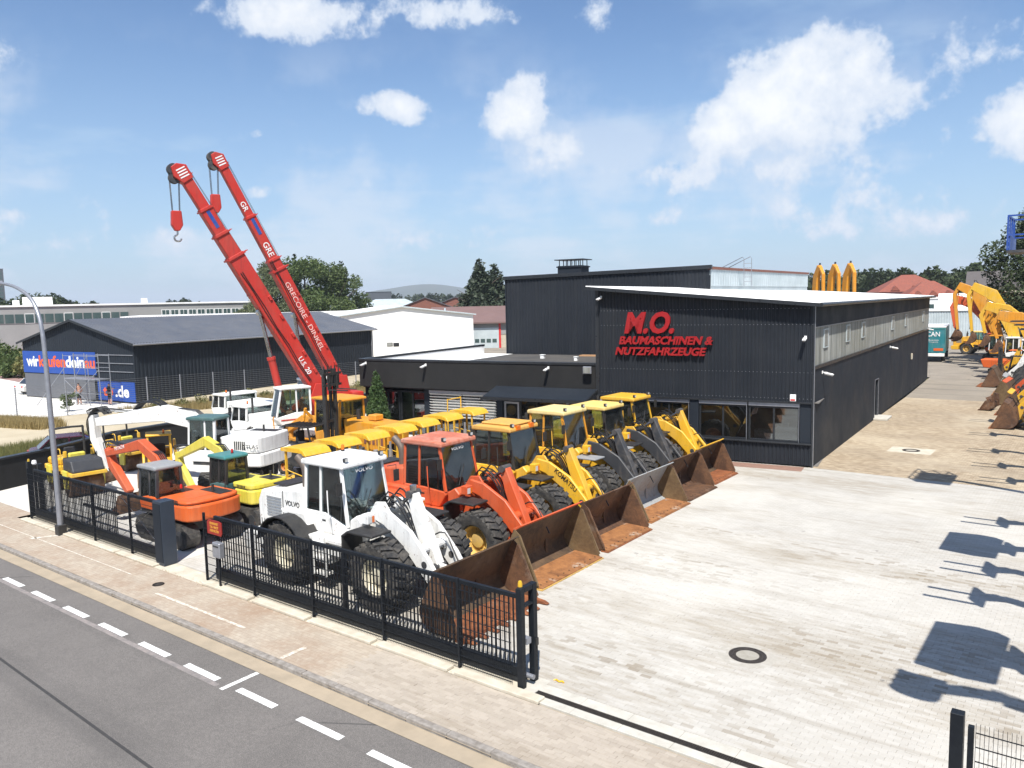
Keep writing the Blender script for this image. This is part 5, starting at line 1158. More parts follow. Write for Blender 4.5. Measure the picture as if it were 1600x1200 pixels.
# ---------------------------------------------------------------- wheel loader
def wheel_loader(label, X, Y, body, arm, roofM, pil, rim, rz=0., sc=1., bk=None, Rr=.86, Wd=.66, reach=0., style='p', words=None, fenderM=None, group='wheel loaders parked in the front row', stack='curve', tower=2.72, cabz=3.30, name='wheel_loader', hoodz=2.42, cat='wheel loader', towerM=None):
    t = T(name, label, cat, (X, Y, 0), rz, group, sc); bk = bk or {}; fm = fenderM or K['black']
    ft, rr_ = 1.78, -1.78; tr = 1.08
    for x in (ft, rr_):
        for s in (-1,1): wheel(t, x, s*tr, Rr, Wd, rim)
    # frames, axles, belly
    MB().box(-3.1,-.25,-.42,.42,.62,1.20).box(rr_-.16,rr_+.16,-.75,.75,Rr-.17,Rr+.17).out('rear_frame', K['dark'], t, bevel=.02)
    MB().box(-.05,2.35,-.40,.40,.66,1.15).box(ft-.16,ft+.16,-.75,.75,Rr-.17,Rr+.17).cyl((-.16,0,.62),(-.16,0,1.35),.17,n=12).out('front_frame', (towerM or arm) if style == 'p' else K['dark'], t, bevel=.02)
    # hood
    MB().pr([(-3.62,1.18),(-3.66,1.95),(-3.48,hoodz-.12),(-1.75,hoodz+.08),(-1.50,hoodz+.08),(-1.50,1.18)], -.76, .76).out('hood', body, t, bevel=.07, seg=2)
    MB().pr([(-3.72,.62),(-3.84,1.05),(-3.62,1.20),(-2.85,1.20),(-2.85,.62)], -1.22, 1.22).out('counterweight', body if style != 'k' else K['dark'], t, bevel=.06, seg=2)
    MB().box(-3.685,-3.64,-.55,.55,1.30,1.95).out('rear_grille', K['black'], t)
    for s in (-1,1):
        v = MB()
        for k in range(7): v.box(-3.2,-2.55,-.015,.015,-.022,.022, Matrix.Translation((0,s*.768,1.62+k*.085)))
        v.out('side_vent', K['grey'], t)
        MB().box(-3.72,-3.66,s*.95-.16,s*.95+.16,1.0,1.16).out('tail_light', K['redlens'], t)
        fender(t, rr_, s*tr, Rr, Wd+.16, 15, 165, fm if style == 'v' else body, gap=.10, name='rear_fender')
        MB().pr([(rr_-.5,1.95),(rr_+.55,1.95),(rr_+.75,1.40),(rr_+.62,1.40),(rr_+.35,1.78),(rr_-.4,1.84)], min(s*.75,s*1.0), max(s*.75,s*1.0)).out('fender_bracket', body, t, bevel=.02)
        # front fenders and lamps
        MB().pr([(.72,1.05),(.72,1.78),(.95,1.93),(1.85,1.93),(1.85,1.87),(1.0,1.87),(.78,1.74),(.78,1.05)], s*tr-.34, s*tr+.34).out('front_fender', fm, t, bevel=.015)
        MB().tube([(1.15,s*.5,1.9),(1.15,s*.86,2.15)],.03,6).box(1.10,1.32,s*.92-.13,s*.92+.13,2.05,2.30).out('headlight', body, t, bevel=.02)
        MB().box(1.322,1.33,s*.92-.10,s*.92+.02,2.08,2.24).out('headlight_lens', K['lens'], t); MB().box(1.322,1.332,s*.92+.03,s*.92+.10,2.08,2.24).out('indicator', K['amber'], t)
        # steps
        st = MB()
        for k in range(3): st.box(-.75,-.25,min(s*.86,s*1.16),max(s*.86,s*1.16),.45+k*.42,.50+k*.42)
        for xx in (-.75,-.27): st.box(xx,xx+.03,min(s*1.12,s*1.17),max(s*1.12,s*1.17),.42,1.5)
        st.out('ladder', body if style == 'v' else K['dark'], t)
        rail(t, [(-.25,s*.90,1.55),(-.25,s*.98,2.1),(-.3,s*.95,2.7)], .017, K['black'] if style == 'k' else body)
    # side panels, tanks and seams
    for s in (-1,1):
        MB().box(-1.15,-.28,min(s*.62,s*1.04),max(s*.62,s*1.04),.72,1.33).out('tank', K['dark'] if style != 'v' else body, t, bevel=.03)
        MB().box(-2.48,-2.46,s*.764-.006,s*.764+.006,1.3,hoodz-.05).out('panel_seam', K['black'], t)
        MB().box(-2.3,-1.65,s*.766-.008,s*.766+.008,1.36,1.60).out('lower_grille', K['black'], t)
        MB().box(.30,.62,min(s*.42,s*.72),max(s*.42,s*.72),1.0,1.36).out('valve_box', K['dark'], t, bevel=.02)
        MB().tube([(-.2,s*.3,1.1),(.0,s*.42,1.25),(.25,s*.3,1.1)],.03,6,3).out('hose', K['hose'], t, smooth=True)
    MB().box(-3.3,-2.7,-.45,.45,hoodz-.02,hoodz+.02).out('hood_vent', K['black'], t)
    # platform and cab
    MB().box(-1.55,.55,-1.12,1.12,1.34,1.46).out('platform', body, t, bevel=.02)
    if style == 'v':
        for s in (-1,1): MB().pr([(-1.5,.95),(.45,.95),(.6,1.45),(-1.5,1.45)], min(s*.80,s*1.0), max(s*.80,s*1.0)).out('skirt_panel', body, t, bevel=.03)
    c = cabin(t, -1.48, .04, 1.60, 1.46, 2.02, cabz-.02, body, pil, roofM, slant=.24, back=.04, mid=-.82, low=1.74 if style == 'v' else 1.95)
    if style == 'k':
        MB().box(-1.3,.05,-.55,.55,cabz+.145,cabz+.22).out('roof_box', roofM, c, bevel=.03)
        for s in (-1,1): MB().box(.10,.20,s*.38-.1,s*.38+.1,cabz+.02,cabz+.16).out('work_lamp', K['amber'], c)
    for s in (-1,1):
        mirror(t, .22, s*1.02, 2.85, s); MB().box(.04,.14,s*.62-.06,s*.62+.06,cabz+.14,cabz+.24).out('work_lamp', K['black'], t, bevel=.01); MB().box(.141,.148,s*.62-.05,s*.62+.05,cabz+.15,cabz+.23).out('lamp_lens', K['lens'], t)
        # door band and trim line on the cab flank
        MB().box(-.78,-.30,s*.805-.006,s*.805+.006,1.52,1.90).out('door_panel', body, c, bevel=.005)
        MB().box(-.72,-.58,s*.815-.006,s*.815+.006,1.80,1.84).out('door_handle', K['black'], c)
    MB().tube([(.29,-.2,2.05),(.20,.15,2.6)],.012,4).out('wiper', K['black'], c)
    if stack == 'curve': MB().tube([(-2.0,-.28,hoodz),(-2.0,-.28,hoodz+.42),(-2.08,-.28,hoodz+.66),(-2.34,-.28,hoodz+.86)], .115, 12, 4).out('exhaust_stack', mat('exhaust_brown',(.16,.13,.11),.6,.4), t, smooth=True)
    else: MB().cyl((-2,-.2,hoodz),(-2,-.2,hoodz+.75),.07,n=12).cyl((-2,-.2,hoodz+.02),(-2,-.2,hoodz+.5),.11,n=12).out('exhaust_stack', K['black'], t, smooth=True)
    MB().cyl((-2.1,.38,hoodz),(-2.1,.38,hoodz+.35),.06,n=10).lathe([(.0,.20),(.13,.17),(.15,.05),(.1,0)], (-2.1,.38,hoodz+.33), 'z', 14).out('air_intake', K['grey'], t, smooth=True)
    # tower, arms and linkage
    for s in (-1,1): MB().pr([(.42,1.05),(.62,2.10),(.85,2.42),(1.18,2.46),(1.5,2.05),(2.3,1.15),(2.3,.72),(.5,.75)], s*.30-.035, s*.30+.035).out('tower_plate', towerM or arm, t, bevel=.012)
    rx = reach
    prof = ribbon([(.98,2.22),(1.45,2.12),(2.15,1.72),(2.75,1.10),(3.30+rx,.50),(3.48+rx,.36)], [.17,.21,.25,.24,.17,.13])
    for s in (-1,1):
        a = MB().pr(prof, s*.50-.055, s*.50+.055).out('lift_arm', arm, t, bevel=.02); MB().cyl((2.75,s*.435,1.15),(2.75,s*.565,1.15),.09,n=12).cyl((3.42+rx,s*.40,.40),(3.42+rx,s*.60,.40),.10,n=12).out('pivot_pin', K['dark'], a)
        ram(t, (.55,s*.40,1.02),(2.55,s*.40,1.35),.085, arm, .55, 'lift_cylinder')
    MB().cyl((2.45,-.5,1.42),(2.45,.5,1.42),.13,n=14).out('cross_tube', arm, t)
    zt_ = tower; bc = MB().pr(ribbon([(1.92,zt_),(2.12,2.15),(2.42,1.45),(2.72,.98)], [.11,.17,.20,.11]), -.13, .13).out('bell_crank', arm, t, bevel=.02)
    MB().cyl((1.92,-.2,zt_),(1.92,.2,zt_),.10,n=12).cyl((2.72,-.2,.98),(2.72,.2,.98),.09,n=12).out('pivot_pin', K['dark'], bc)
    ram(t, (.80,0,1.95),(1.92,0,zt_-.02),.10, arm, .6, 'tilt_cylinder')
    MB().bar((2.72,0,.98),(3.42+rx,0,.92),.12,.14).out('link', arm, t, bevel=.02)
    if style == 'v': MB().cyl((1.92,0,zt_+.08),(1.92,0,zt_+.22),.09,n=12).out('grease_pot', K['steel'], t)
    for k in range(5):
        y = -.22+k*.11; rail(t, [(.75,y,2.1),(1.15,y*1.3,2.62+.08*math.sin(k*2)),(1.65,y,2.35),(1.95,y*.6,1.75)], .022, K['hose'], 'hose')
    for k in range(3): rail(t, [(.9,-.36-.05*k,1.9),(1.3,-.42-.04*k,2.25-.1*k),(1.75,-.40,1.75),(1.5,-.36,1.3)], .020, K['hose'], 'hose')
    rail(t, [(2.3,.2,1.6),(2.7,.28,1.75),(3.1,.22,1.25),(3.3,.2,.95)], .02, K['hose'], 'hose')
    for s in (-1,1):
        MB().pr([(.30,1.45),(.62,1.45),(.80,1.95),(.62,2.12),(.34,1.95)], s*.62-.16, s*.62+.16).out('fender_support', body, t, bevel=.03)
        MB().cyl((.55,s*.15,1.75),(.55,s*.15,2.15),.07,n=10).out('accumulator', K['dark'], t)
    MB().box(.35,.75,-.28,.28,1.2,1.62).out('valve_block', K['dark'], t, bevel=.02)
    for k in range(4): rail(t, [(.55,-.2+k*.13,1.6),(.75,-.3+k*.18,1.95),(1.05,-.2+k*.13,2.35),(1.4,-.16+k*.1,2.3)], .024, K['hose'], 'hose')
    bucket(t, 3.52+rx, **bk)
    if words:
        for (s, x, z, w, h, m_, part) in words:
            yy = {'hood':-.775, 'cab':-.845, 'arm':-.562}[part]; text(s, w, h, K[m_], t, FR((x, yy, z), 0, 90, -0 if part != 'arm' else 36), ext=.003, off=.01)
    return t
BK = dict(W2=1.5)
L1 = wheel_loader('white wheel loader with toothed bucket nearest the gate', -15.9, 14.1, K['white'], K['white'], K['white_clean'], K['white_clean'], K['rimwhite'], bk=dict(W2=1.48, teeth=True, dep=1.30, h=1.46, floor='bk_floor2', side='bk_brown'), style='v', words=[('VOLVO',-2.35,1.98,.62,.15,'textblack','hood'),('L180F',-3.5,1.30,.5,.16,'textblack','hood')], reach=-.03, Rr=.88)
text('VOLVO', .62, .10, K['textwhite'], L1, FR((.105,-.32,3.10), 90), ext=.003)
beacon(L1, -1.2, .4, 3.45)
L2 = wheel_loader('faded orange-red wheel loader second in the front row', -15.75, 17.75, K['red'], K['red'], K['redfade'], K['red'], K['rimyellow'], bk=dict(W2=1.52, dep=1.32, h=1.50, lip='red', edge='rimyellow'), style='p', reach=-.6, stack='curve', Rr=.86)
text('VOLVO', .55, .09, K['textwhite'], L2, FR((.105,-.3,3.10), 90), ext=.003)
L3 = wheel_loader('yellow wheel loader with black cab pillars and orange-brown roof, third in the front row', -15.85, 21.25, K['yellow'], K['yellow'], paint('worn_orange_roof',(.66,.36,.07),.6,(.45,.26,.1),.6), K['black'], K['rimyellow'], bk=dict(W2=1.38, dep=1.30, h=1.38, floor='bk_floor', side='bk_brown', back='bk_brown', edge='bk_floor2'), style='k', reach=-.62, stack='pipe', words=[('KOMATSU',1.72,2.02,.98,.17,'textblack','arm')], cabz=3.22, Rr=.86)
L4 = wheel_loader('yellow wheel loader with charcoal arms and a worn grey bucket', -16.1, 24.85, K['yellow'], K['dark'], paint('pale_yellow_roof',(.80,.62,.26),.5), K['yellow2'], K['rimyellow'], bk=dict(W2=1.5, dep=1.3, h=1.36, lip='bucketgrey', back='bucketgrey', floor='bk_floor', side='bk_side'), style='p', reach=-.72, stack='pipe', Rr=.82, fenderM=K['grey'], towerM=K['yellow'])
L5 = wheel_loader('yellow wheel loader with dark pillars between grey-bucket and last loader', -16.2, 27.95, K['yellow'], K['dark'], paint('cream_yellow_roof',(.80,.58,.16),.5), K['black'], K['rimyellow'], bk=dict(W2=1.24, dep=1.28, h=1.36, floor='bk_brown', back='bk_brown', side='bk_brown'), style='p', reach=-.75, stack='pipe', Rr=.80, cabz=3.1, towerM=K['yellow'])
L6 = wheel_loader('bright yellow wheel loader with yellow-edged bucket closest to the hall windows', -16.45, 30.85, K['yellow'], K['yellow'], K['yellow'], K['yellow'], K['rimorange'], bk=dict(W2=1.16, dep=1.25, h=1.34, lip='yellow', floor='bk_floor2', back='bk_back', side='bk_brown'), style='p', reach=-.72, stack='pipe', Rr=.76, cabz=3.12)
# ---------------------------------------------------------------- excavator
def excavator(label, X, Y, rz, body, arm, cabM, roofM, pil, boom, stick, bpos, sc=1., tracked=True, under=0., tail=1.5, cabh=2.55, hood=1.75, W=2.2, cabglass=None, bk='bk_back', group='excavators in the yard', bw=.34, hs=None, bR=.42, name='excavator', words=None, cat='excavator', cabx=(.35,1.45), lowM=None, side_arm=0., rnd=.75):
    t = T(name, label, cat, (X, Y, 0), rz, group, sc); zu = .95 if tracked else 1.18
    UM = Matrix.Rotation(under, 4, 'Z')
    if tracked:
        for s in (-1,1):
            y = s*(W/2-.25); pts = []
            for (cx, a0) in ((1.25,-90),(-1.25,90)):
                for k in range(9): a = R(a0+k*22.5); pts.append((cx+.40*math.cos(a), .42+.40*math.sin(a)))
            tr_ = MB().pr(pts, y-.25, y+.25)
            for i in range(24):
                x = -1.3+i*2.6/23
                for z in (.005,.80): tr_.box(x-.02,x+.02,y-.255,y+.255,z-.01,z+.045)
            tr_.xf(UM).out('track', K['tyre'], t)
            for x in (-1.2,-.6,0,.6,1.2): MB().cyl((x,y-.27,.40),(x,y+.27,.40),.24 if abs(x) > 1 else .14,n=14).xf(UM).out('roller', K['dark'], t)
        MB().box(-.9,.9,-.6,.6,.45,.85).xf(UM).out('frame', K['dark'], t)
    else:
        for x in (1.25,-1.25):
            for s in (-1,1):
                o = wheel(t, x, s*.95, .50, .5, K['rimwhite'], .035, 18); o.location = UM @ o.location; o.rotation_euler.z = under
        MB().box(-1.7,1.7,-.5,.5,.55,.98).box(-1.33,-1.17,-.8,.8,.4,.6).box(1.17,1.33,-.8,.8,.4,.6).xf(UM).out('frame', K['dark'], t, bevel=.03)
        MB().pr([(1.95,.15),(2.08,.45),(2.02,.75),(1.94,.75),(1.98,.45),(1.88,.15)], -1.2, 1.2).xf(UM).out('blade', K['dark'], t)
    MB().cyl((0,0,zu-.14),(0,0,zu),.55,n=24).out('slew_ring', K['dark'], t)
    w = W/2-.02; z0 = zu
    MB().box(-tail*.72,1.35,-w+.08,w-.08,z0,z0+.14).out('deck', lowM or K['dark'], t)
    n = 10; cw = [(-.2,-w),(-tail*.75,-w)] + [(-tail*.75-tail*.27*math.sin(R(180*i/n))**rnd, -w*math.cos(R(180*i/n))) for i in range(1,n)] + [(-tail*.75,w),(-.2,w)]
    MB().pr(cw, z0+.02, z0+.55, 'z').out('counterweight', body, t, bevel=.06, seg=2)
    hc = [(-.05,-w+.03),(-tail*.72,-w+.03)] + [(-tail*.72-tail*.24*math.sin(R(180*i/n))**rnd, -(w-.03)*math.cos(R(180*i/n))) for i in range(1,n)] + [(-tail*.72,w-.03),(-.05,w-.03)]
    MB().pr(hc, z0+.565, hood, 'z').out('hood', body, t, bevel=.055, seg=2)
    MB().pr([(p[0]*.985, p[1]*.985) for p in hc], z0+.54, z0+.575, 'z').out('seam', K['black'], t)
    for s in (-1,1):
        v = MB()
        for k in range(6): v.box(-tail*.62+k*.09,-tail*.62+k*.09+.05,-.006,.006,z0+.70,hood-.16, Matrix.Translation((0,s*(w-.025),0)))
        v.out('side_vent', K['black'], t)
        MB().box(-.12,-.09,s*(w-.027)-.006,s*(w-.027)+.006,z0+.6,hood-.07).out('door_seam', K['black'], t)
        MB().box(-tail*.45,-tail*.45+.16,s*(w+.001)-.004,s*(w+.001)+.004,z0+.30,z0+.37).out('sticker', K['textgold'], t)
    MB().box(-tail*.66,-.15,-w*.62,w*.62,hood+.0005,hood+.006).out('hood_panel', body, t)
    MB().box(-tail*.8,-.3,-w+.25,-w+.75,hood+.001,hood+.02).out('hood_vent', K['black'], t)
    MB().box(-.04,1.30,-w,-w*.18,z0+.14,hood-.15).out('side_box', body, t, bevel=.06, seg=2)
    MB().cyl((-tail*.55,-.35,hood),(-tail*.55,-.35,hood+.28),.045,n=10).out('exhaust_stack', K['black'], t)
    cx0, cx1 = cabx
    c = cabin(t, cx0, cx1, 1.0, z0+.14, z0+.62, cabh-.12, cabM, pil, roofM, slant=.02, back=.0, roofo=.04, rt=.13, mid=cx0+.48, low=z0+.5, glassM=cabglass); 
    # the cab sits on the left of the deck
    for o in [c]: o.location.y = w-.52
    hs = hs or [.19,.25,.22,.15]
    b = MB().pr(ribbon(boom, hs[:len(boom)]), -bw/2, bw/2).out('boom', arm, t, bevel=.025)
    MB().box(boom[0][0]-.2,boom[0][0]+.25,-bw/2-.10,-bw/2-.02,z0+.1,boom[0][1]+.2).box(boom[0][0]-.2,boom[0][0]+.25,bw/2+.02,bw/2+.10,z0+.1,boom[0][1]+.2).out('boom_bracket', arm, t, bevel=.02)
    MB().pr(ribbon(stick, [.13,.17,.11][:len(stick)] if len(stick) == 3 else [.15,.10]), -bw*.40, bw*.40).out('stick', arm, t, bevel=.02)
    m_ = boom[1]; mm = Vector((m_[0],0,m_[1])); tipb = Vector((boom[-1][0],0,boom[-1][1]))
    for s in (-1,1): ram(t, (boom[0][0]+.55, s*(bw/2+.07), z0+.15), ((boom[1][0]*.6+boom[0][0]*.4)+.1, s*(bw/2+.07), boom[1][1]*.55+boom[0][1]*.45), .055, arm, .6, 'boom_cylinder')
    up_ = Vector((0,0,hs[1]+.12)); ram(t, mm*.55+tipb*.45+up_, Vector((stick[0][0],0,stick[0][1]))+Vector((.0,0,.12)), .06, arm, .6, 'stick_cylinder')
    s0, s1 = Vector((stick[0][0],0,stick[0][1])), Vector((stick[-1][0],0,stick[-1][1])); sdv = (s1-s0).normalized(); sn_ = Vector((sdv.z,0,-sdv.x)); sn_ = sn_ if sn_.x > 0 else -sn_
    ram(t, s0+sdv*.35+sn_*.22, s0+sdv*((s1-s0).length-.25)+sn_*.22, .05, arm, .6, 'bucket_cylinder')
    for k in range(4):
        y = -.1+k*.066; rail(t, [(boom[0][0],y,boom[0][1]+.25),(boom[1][0]-.1,y,boom[1][1]+hs[1]+.05),((boom[1][0]+boom[-1][0])/2,y,(boom[1][1]+boom[-1][1])/2+hs[1]+.06),(stick[0][0]+.05,y,stick[0][1]+.28),(stick[0][0]+.10,y,stick[0][1]-.1)], .018, K['hose'], 'hose')
    # digging bucket
    bx, bz, ba = bpos; M = Matrix.Translation((bx,0,bz)) @ Matrix.Rotation(R(ba),4,'Y'); bq = MB(); bw2 = bw*1.15; pts = [(0,0)] + [(bR*.9+bR*math.cos(R(a)), -bR*.55+bR*math.sin(R(a))) for a in range(150, 340, 19)]
    prof = pts; th = [(p[0]*.94+.02, p[1]*.94+.0) for p in pts]
    for a, c_, d_, e_ in zip(prof, prof[1:], th, th[1:]): bq.add([M @ Vector(v) for v in [(a[0],-bw2,a[1]),(c_[0],-bw2,c_[1]),(c_[0],bw2,c_[1]),(a[0],bw2,a[1]),(d_[0],-bw2,d_[1]),(e_[0],-bw2,e_[1]),(e_[0],bw2,e_[1]),(d_[0],bw2,d_[1])]], [(0,1,2,3),(7,6,5,4),(0,4,5,1),(2,6,7,3)])
    for s in (-1,1): bq.pr(prof, s*bw2, s*bw2*1.07, 'y', M)
    bo = bq.out('bucket', K[bk], t)
    for k in range(4): y = -bw2*.9+k*bw2*.6; MB().box(prof[-1][0]-.03,prof[-1][0]+.03,y-.03,y+.03,prof[-1][1],prof[-1][1]+.16,M).out('tooth', K['bk_floor2'], bo)
    MB().bar((s1.x,0,s1.z),(bx,0,bz),bw*.6,.14).out('link', K['dark'], t)
    if words:
        for (s, x, y, z, w_, h_, rzz, mm_, ry) in words: text(s, w_, h_, K[mm_], t, FR((x,y,z), rzz, 90, ry), ext=.003)
    return t, c
ex1, c = excavator('orange tracked excavator with grey cab behind the gate', -24.05, 13.75, R(180), K['orange'], K['red'], K['orange'], K['grey'], K['dark'], [(.6,1.3),(1.75,2.55),(2.85,3.0),(5.4,2.42)], [(5.45,2.62),(5.2,2.0),(4.0,1.05)], (4.15,.98,25), tracked=True, tail=1.85, cabh=2.62, hood=1.64, W=2.15, bw=.34, hs=[.15,.20,.19,.11], bk='bk_brown', sc=.95, cabx=(.15,1.3), words=[('HITACHI',4.6,.175,2.62,.75,.13,180,'textwhite',-13)])
beacon(ex1, -.15, .3, 1.76, 'redlens'); rail(ex1, [(-1.2,-.7,1.74),(-1.2,-.7,1.9),(-1.0,-.7,1.92)], .02)
ex2, c = excavator('lemon yellow excavator with rounded teal cab roof behind the orange one', -23.85, 16.05, R(180), K['lemon'], K['lemon'], K['green'], K['teal'], K['black'], [(.6,1.3),(1.9,2.55),(2.9,2.85),(5.0,2.05)], [(5.1,2.2),(4.95,1.6),(4.0,.6)], (4.1,.55,20), tracked=True, tail=1.35, cabh=2.62, hood=1.72, W=1.8, sc=.92, bw=.28, hs=[.16,.2,.2,.12], lowM=K['green'], bR=.35)
beacon(ex2, .7, .3, 2.62, 'redlens')
ex3, c = excavator('white wheeled excavator with long white boom reaching left', -28.7, 18.75, R(200), K['white_clean'], K['white'], K['white_clean'], K['green'], K['white_clean'], [(.6,1.7),(2.0,2.85),(3.6,3.12),(7.1,2.65)], [(7.4,2.95),(7.35,1.9),(6.7,.35)], (6.7,.6,20), tracked=False, under=R(-67), tail=1.95, cabh=3.15, hood=2.38, W=2.4, rnd=.28, bw=.46, hs=[.28,.36,.34,.18], words=[('ATLAS',-1.1,1.215,1.95,.75,.16,180,'textblack',0)], bk='bk_brown', bR=.5, cabx=(.2,1.5))
for k in range(6): MB().tube([(3.5,-.2+k*.08,3.4),(3.9,-.2+k*.08,3.62+.06*math.sin(k)),(4.6,-.2+k*.08,3.55),(5.0,-.2+k*.08,3.25)], .032, 6, 4).out('hose', K['hose'], ex3, smooth=True)
for k in range(6): MB().tube([(6.6,-.22+k*.08,3.0),(7.0,-.25+k*.1,3.3),(7.6,-.22+k*.08,2.7),(7.55,-.2+k*.07,2.0),(7.2,-.16+k*.06,1.3)], .028, 6, 4).out('hose', K['hose'], ex3, smooth=True)
# ---------------------------------------------------------------- truck cranes
def crane(label, X, Y, foot, tip, cabpos, carrier_x, words, hookdrop, tele, swing=R(72)):
    "faces +x locally (turned to -x); foot, tip in local x,z"
    t = T('truck_crane', label, 'crane', (X, Y, 0), R(180), 'red telescopic truck cranes')
    x0, x1 = -3.2, carrier_x
    MB().box(x0,x1-.3,-1.2,1.2,.85,1.25).box(x0+.2,x1-1.0,-.55,.55,.55,.85).out('chassis', K['white_clean'], t, bevel=.03)
    for x in (x0+.9, x0+2.3, x1-3.2, x1-1.6):
        for s in (-1,1): wheel(t, x, s*1.0, .55, .45, K['rimwhite'], .03, 20)
    for x in (x0-.1, x1-4.6):
        MB().box(x,x+.35,-1.22,1.22,.7,1.0).out('outrigger_beam', K['crane'], t, bevel=.02)
        for s in (-1,1): MB().cyl((x+.17,s*1.05,.25),(x+.17,s*1.05,1.0),.09,n=10).cyl((x+.17,s*1.05,.2),(x+.17,s*1.05,.25),.2,n=12).out('outrigger_jack', K['steel'], t)
    # low carrier cab at the front
    c = cabin(t, x1-1.15, x1+.15, 2.35, .75, 1.32, 2.05, K['white_clean'], K['white_clean'], K['white_clean'], slant=.18, back=0, roofo=.05, rt=.12, mid=x1-.45, low=1.25)
    beacon(t, x1-.5, .6, 2.17); MB().box(x1+.2,x1+.34,-1.15,1.15,.55,.80).out('bumper', K['white_clean'], t, bevel=.03)
    for s in (-1,1): mirror(t, x1+.1, s*1.3, 1.9, s); MB().box(x1+.34,x1+.36,s*.85-.14,s*.85+.14,.6,.74).out('headlight', K['lens'], t)
    MB().box(x1-3.6,x1-1.3,-1.15,1.15,1.25,1.75).out('engine_cover', K['white_clean'], t, bevel=.06, seg=2); MB().cyl((x1-1.4,.9,1.3),(x1-1.4,.9,2.6),.06,n=10).out('exhaust_stack', K['black'], t)
    fixed = set(o.name for o in t.children)
    # superstructure
    MB().cyl((0,0,1.25),(0,0,1.45),.9,n=28).out('slew_ring', K['dark'], t)
    fx, fz = foot
    MB().box(fx-1.0,1.3,-1.0,1.0,1.45,1.75).out('turntable', K['white_clean'], t, bevel=.03)
    MB().box(fx-1.2,fx-.5,-1.05,1.05,1.5,2.6).out('counterweight', K['crane'], t, bevel=.05, seg=2); text('4', .3, .45, K['textwhite'], t, FR((fx-1.21,.2,1.85), -90), ext=.004)
    for s in (-1,1): MB().pr([(fx-.75,1.75),(fx-.45,fz+.25),(fx+.25,fz+.3),(fx+.55,fz-.4),(1.1,1.75)], s*.50-.05, s*.50+.05).out('boom_support', K['crane'], t, bevel=.02)
    MB().cyl((fx-.3,-.5,2.2),(fx-.3,.5,2.2),.24,n=16).out('winch_drum', K['dark'], t)
    cx, cz = cabpos
    cc = cabin(t, cx-.8, cx+.75, 1.0, 1.5, 2.15, cz, K['white_clean'], K['white_clean'], K['white_clean'], slant=.30, back=0, roofo=.06, rt=.12, mid=cx-.05, low=1.95); cc.location.y = .98
    MB().box(cx-.78,cx+.8,1.49,1.50,1.78,1.84).out('red_stripe', K['crane'], t)
    # telescopic boom
    F = Vector((fx,0,fz)); Tp = Vector((tip[0],0,tip[1])); d = (Tp-F).normalized(); n_ = Vector((-d.z,0,d.x)); Ln = (Tp-F).length
    ang = math.atan2(d.z, d.x); Mb = Matrix.Translation(F) @ Matrix.Rotation(-ang,4,'Y')
    secs = tele; a = -.6
    for i, (l0, l1, w, h) in enumerate(secs):
        sx_ = l0*Ln; ex_ = l1*Ln
        # six-sided section
        pts = [(-w*.5,-h*.44),(-w*.44,-h*.5),(w*.44,-h*.5),(w*.5,-h*.44),(w*.5,h*.5),(-w*.5,h*.5)]
        b = MB().pr(pts, sx_, ex_, 'x', Mb).out('boom_section', K['crane'], t, bevel=.012)
        MB().pr([(p[0]*1.18, p[1]*1.18) for p in pts], ex_-.14, ex_-.06, 'x', Mb).box(ex_-.12,ex_-.08,-w*.25,w*.25,h*.55,h*.85,Mb).out('collar', K['crane'], b)
        if i == 0:
            for k in range(5): MB().box(sx_+1.2+k*1.1,sx_+1.45+k*1.1,w*.5+.001,w*.5+.07,h*.30,h*.46,Mb).out('lug', K['crane'], b, bevel=.01)
        if i == len(secs)-2: MB().box(ex_-1.1,ex_-.2,w*.5+.001,w*.5+.012,-.08,.10,Mb).out('blue_stripe', K['blue'], b)
    w, h = secs[-1][2], secs[-1][3]
    hd = MB().pr([(Ln-.35,-h*.5),(Ln+.1,-h*.95),(Ln+.55,-h*.7),(Ln+.60,-.05),(Ln+.35,h*.65),(Ln-.3,h*.6)], -w*.62, w*.62, 'y', Mb).out('boom_head', K['crane'], t, bevel=.02)
    for s in (-1,1):
        sv = MB()
        for k in range(4): sv.box(Ln-.12+k*.13,Ln-.06+k*.13,min(s*(w*.62+.002),s*(w*.62+.01)),max(s*(w*.62+.002),s*(w*.62+.01)),-h*.5,h*.4,Mb)
        sv.out('white_stripes', K['textwhite'], hd)
    hp_ = Mb @ Vector((Ln+.42,0,-h*.55)); hq = Mb @ Vector((Ln+.05,0,-h*.85))
    for p in (hp_, hq): MB().lathe([(.10,-.16),(.27,-.16),(.22,-.1),(.27,-.05),(.22,0),(.27,.05),(.22,.1),(.27,.16),(.10,.16)], p, 'y', 18).out('sheave', K['dark'], hd)
    zb = hp_.z-hookdrop; q = MB(); xm = (hp_.x+hq.x)/2
    for p, o in ((hp_,.16),(hq,-.16)):
        for y in (-.09,.09): q.cyl((p.x+o*1.2,y,p.z),(xm+o,y,zb+.35),.016,n=5)
    q.out('hoist_rope', K['dark'], t)
    hk = MB().pr([(xm-.22,zb+.42),(xm+.22,zb+.42),(xm+.26,zb-.25),(xm+.10,zb-.52),(xm-.10,zb-.52),(xm-.26,zb-.25)], -.16, .16).out('hook_block', K['crane'], t, bevel=.03)
    MB().tube([(xm,0,zb-.5),(xm,0,zb-.68),(xm+.15,0,zb-.80),(xm+.10,0,zb-.98),(xm-.08,0,zb-1.0),(xm-.17,0,zb-.88)], .045, 8, 3).out('hook', K['steel'], hk)
    for k in range(2):
        hz_ = [Mb @ Vector((q*Ln, secs[0][2]*.5+.04, -.25+.09*k+.03*math.sin(q*30+k))) for q in (.05,.14,.23,.32,.41,.50,.58)]
        MB().tube(hz_, .022, 5, 2).out('hose', K['hose'], t)
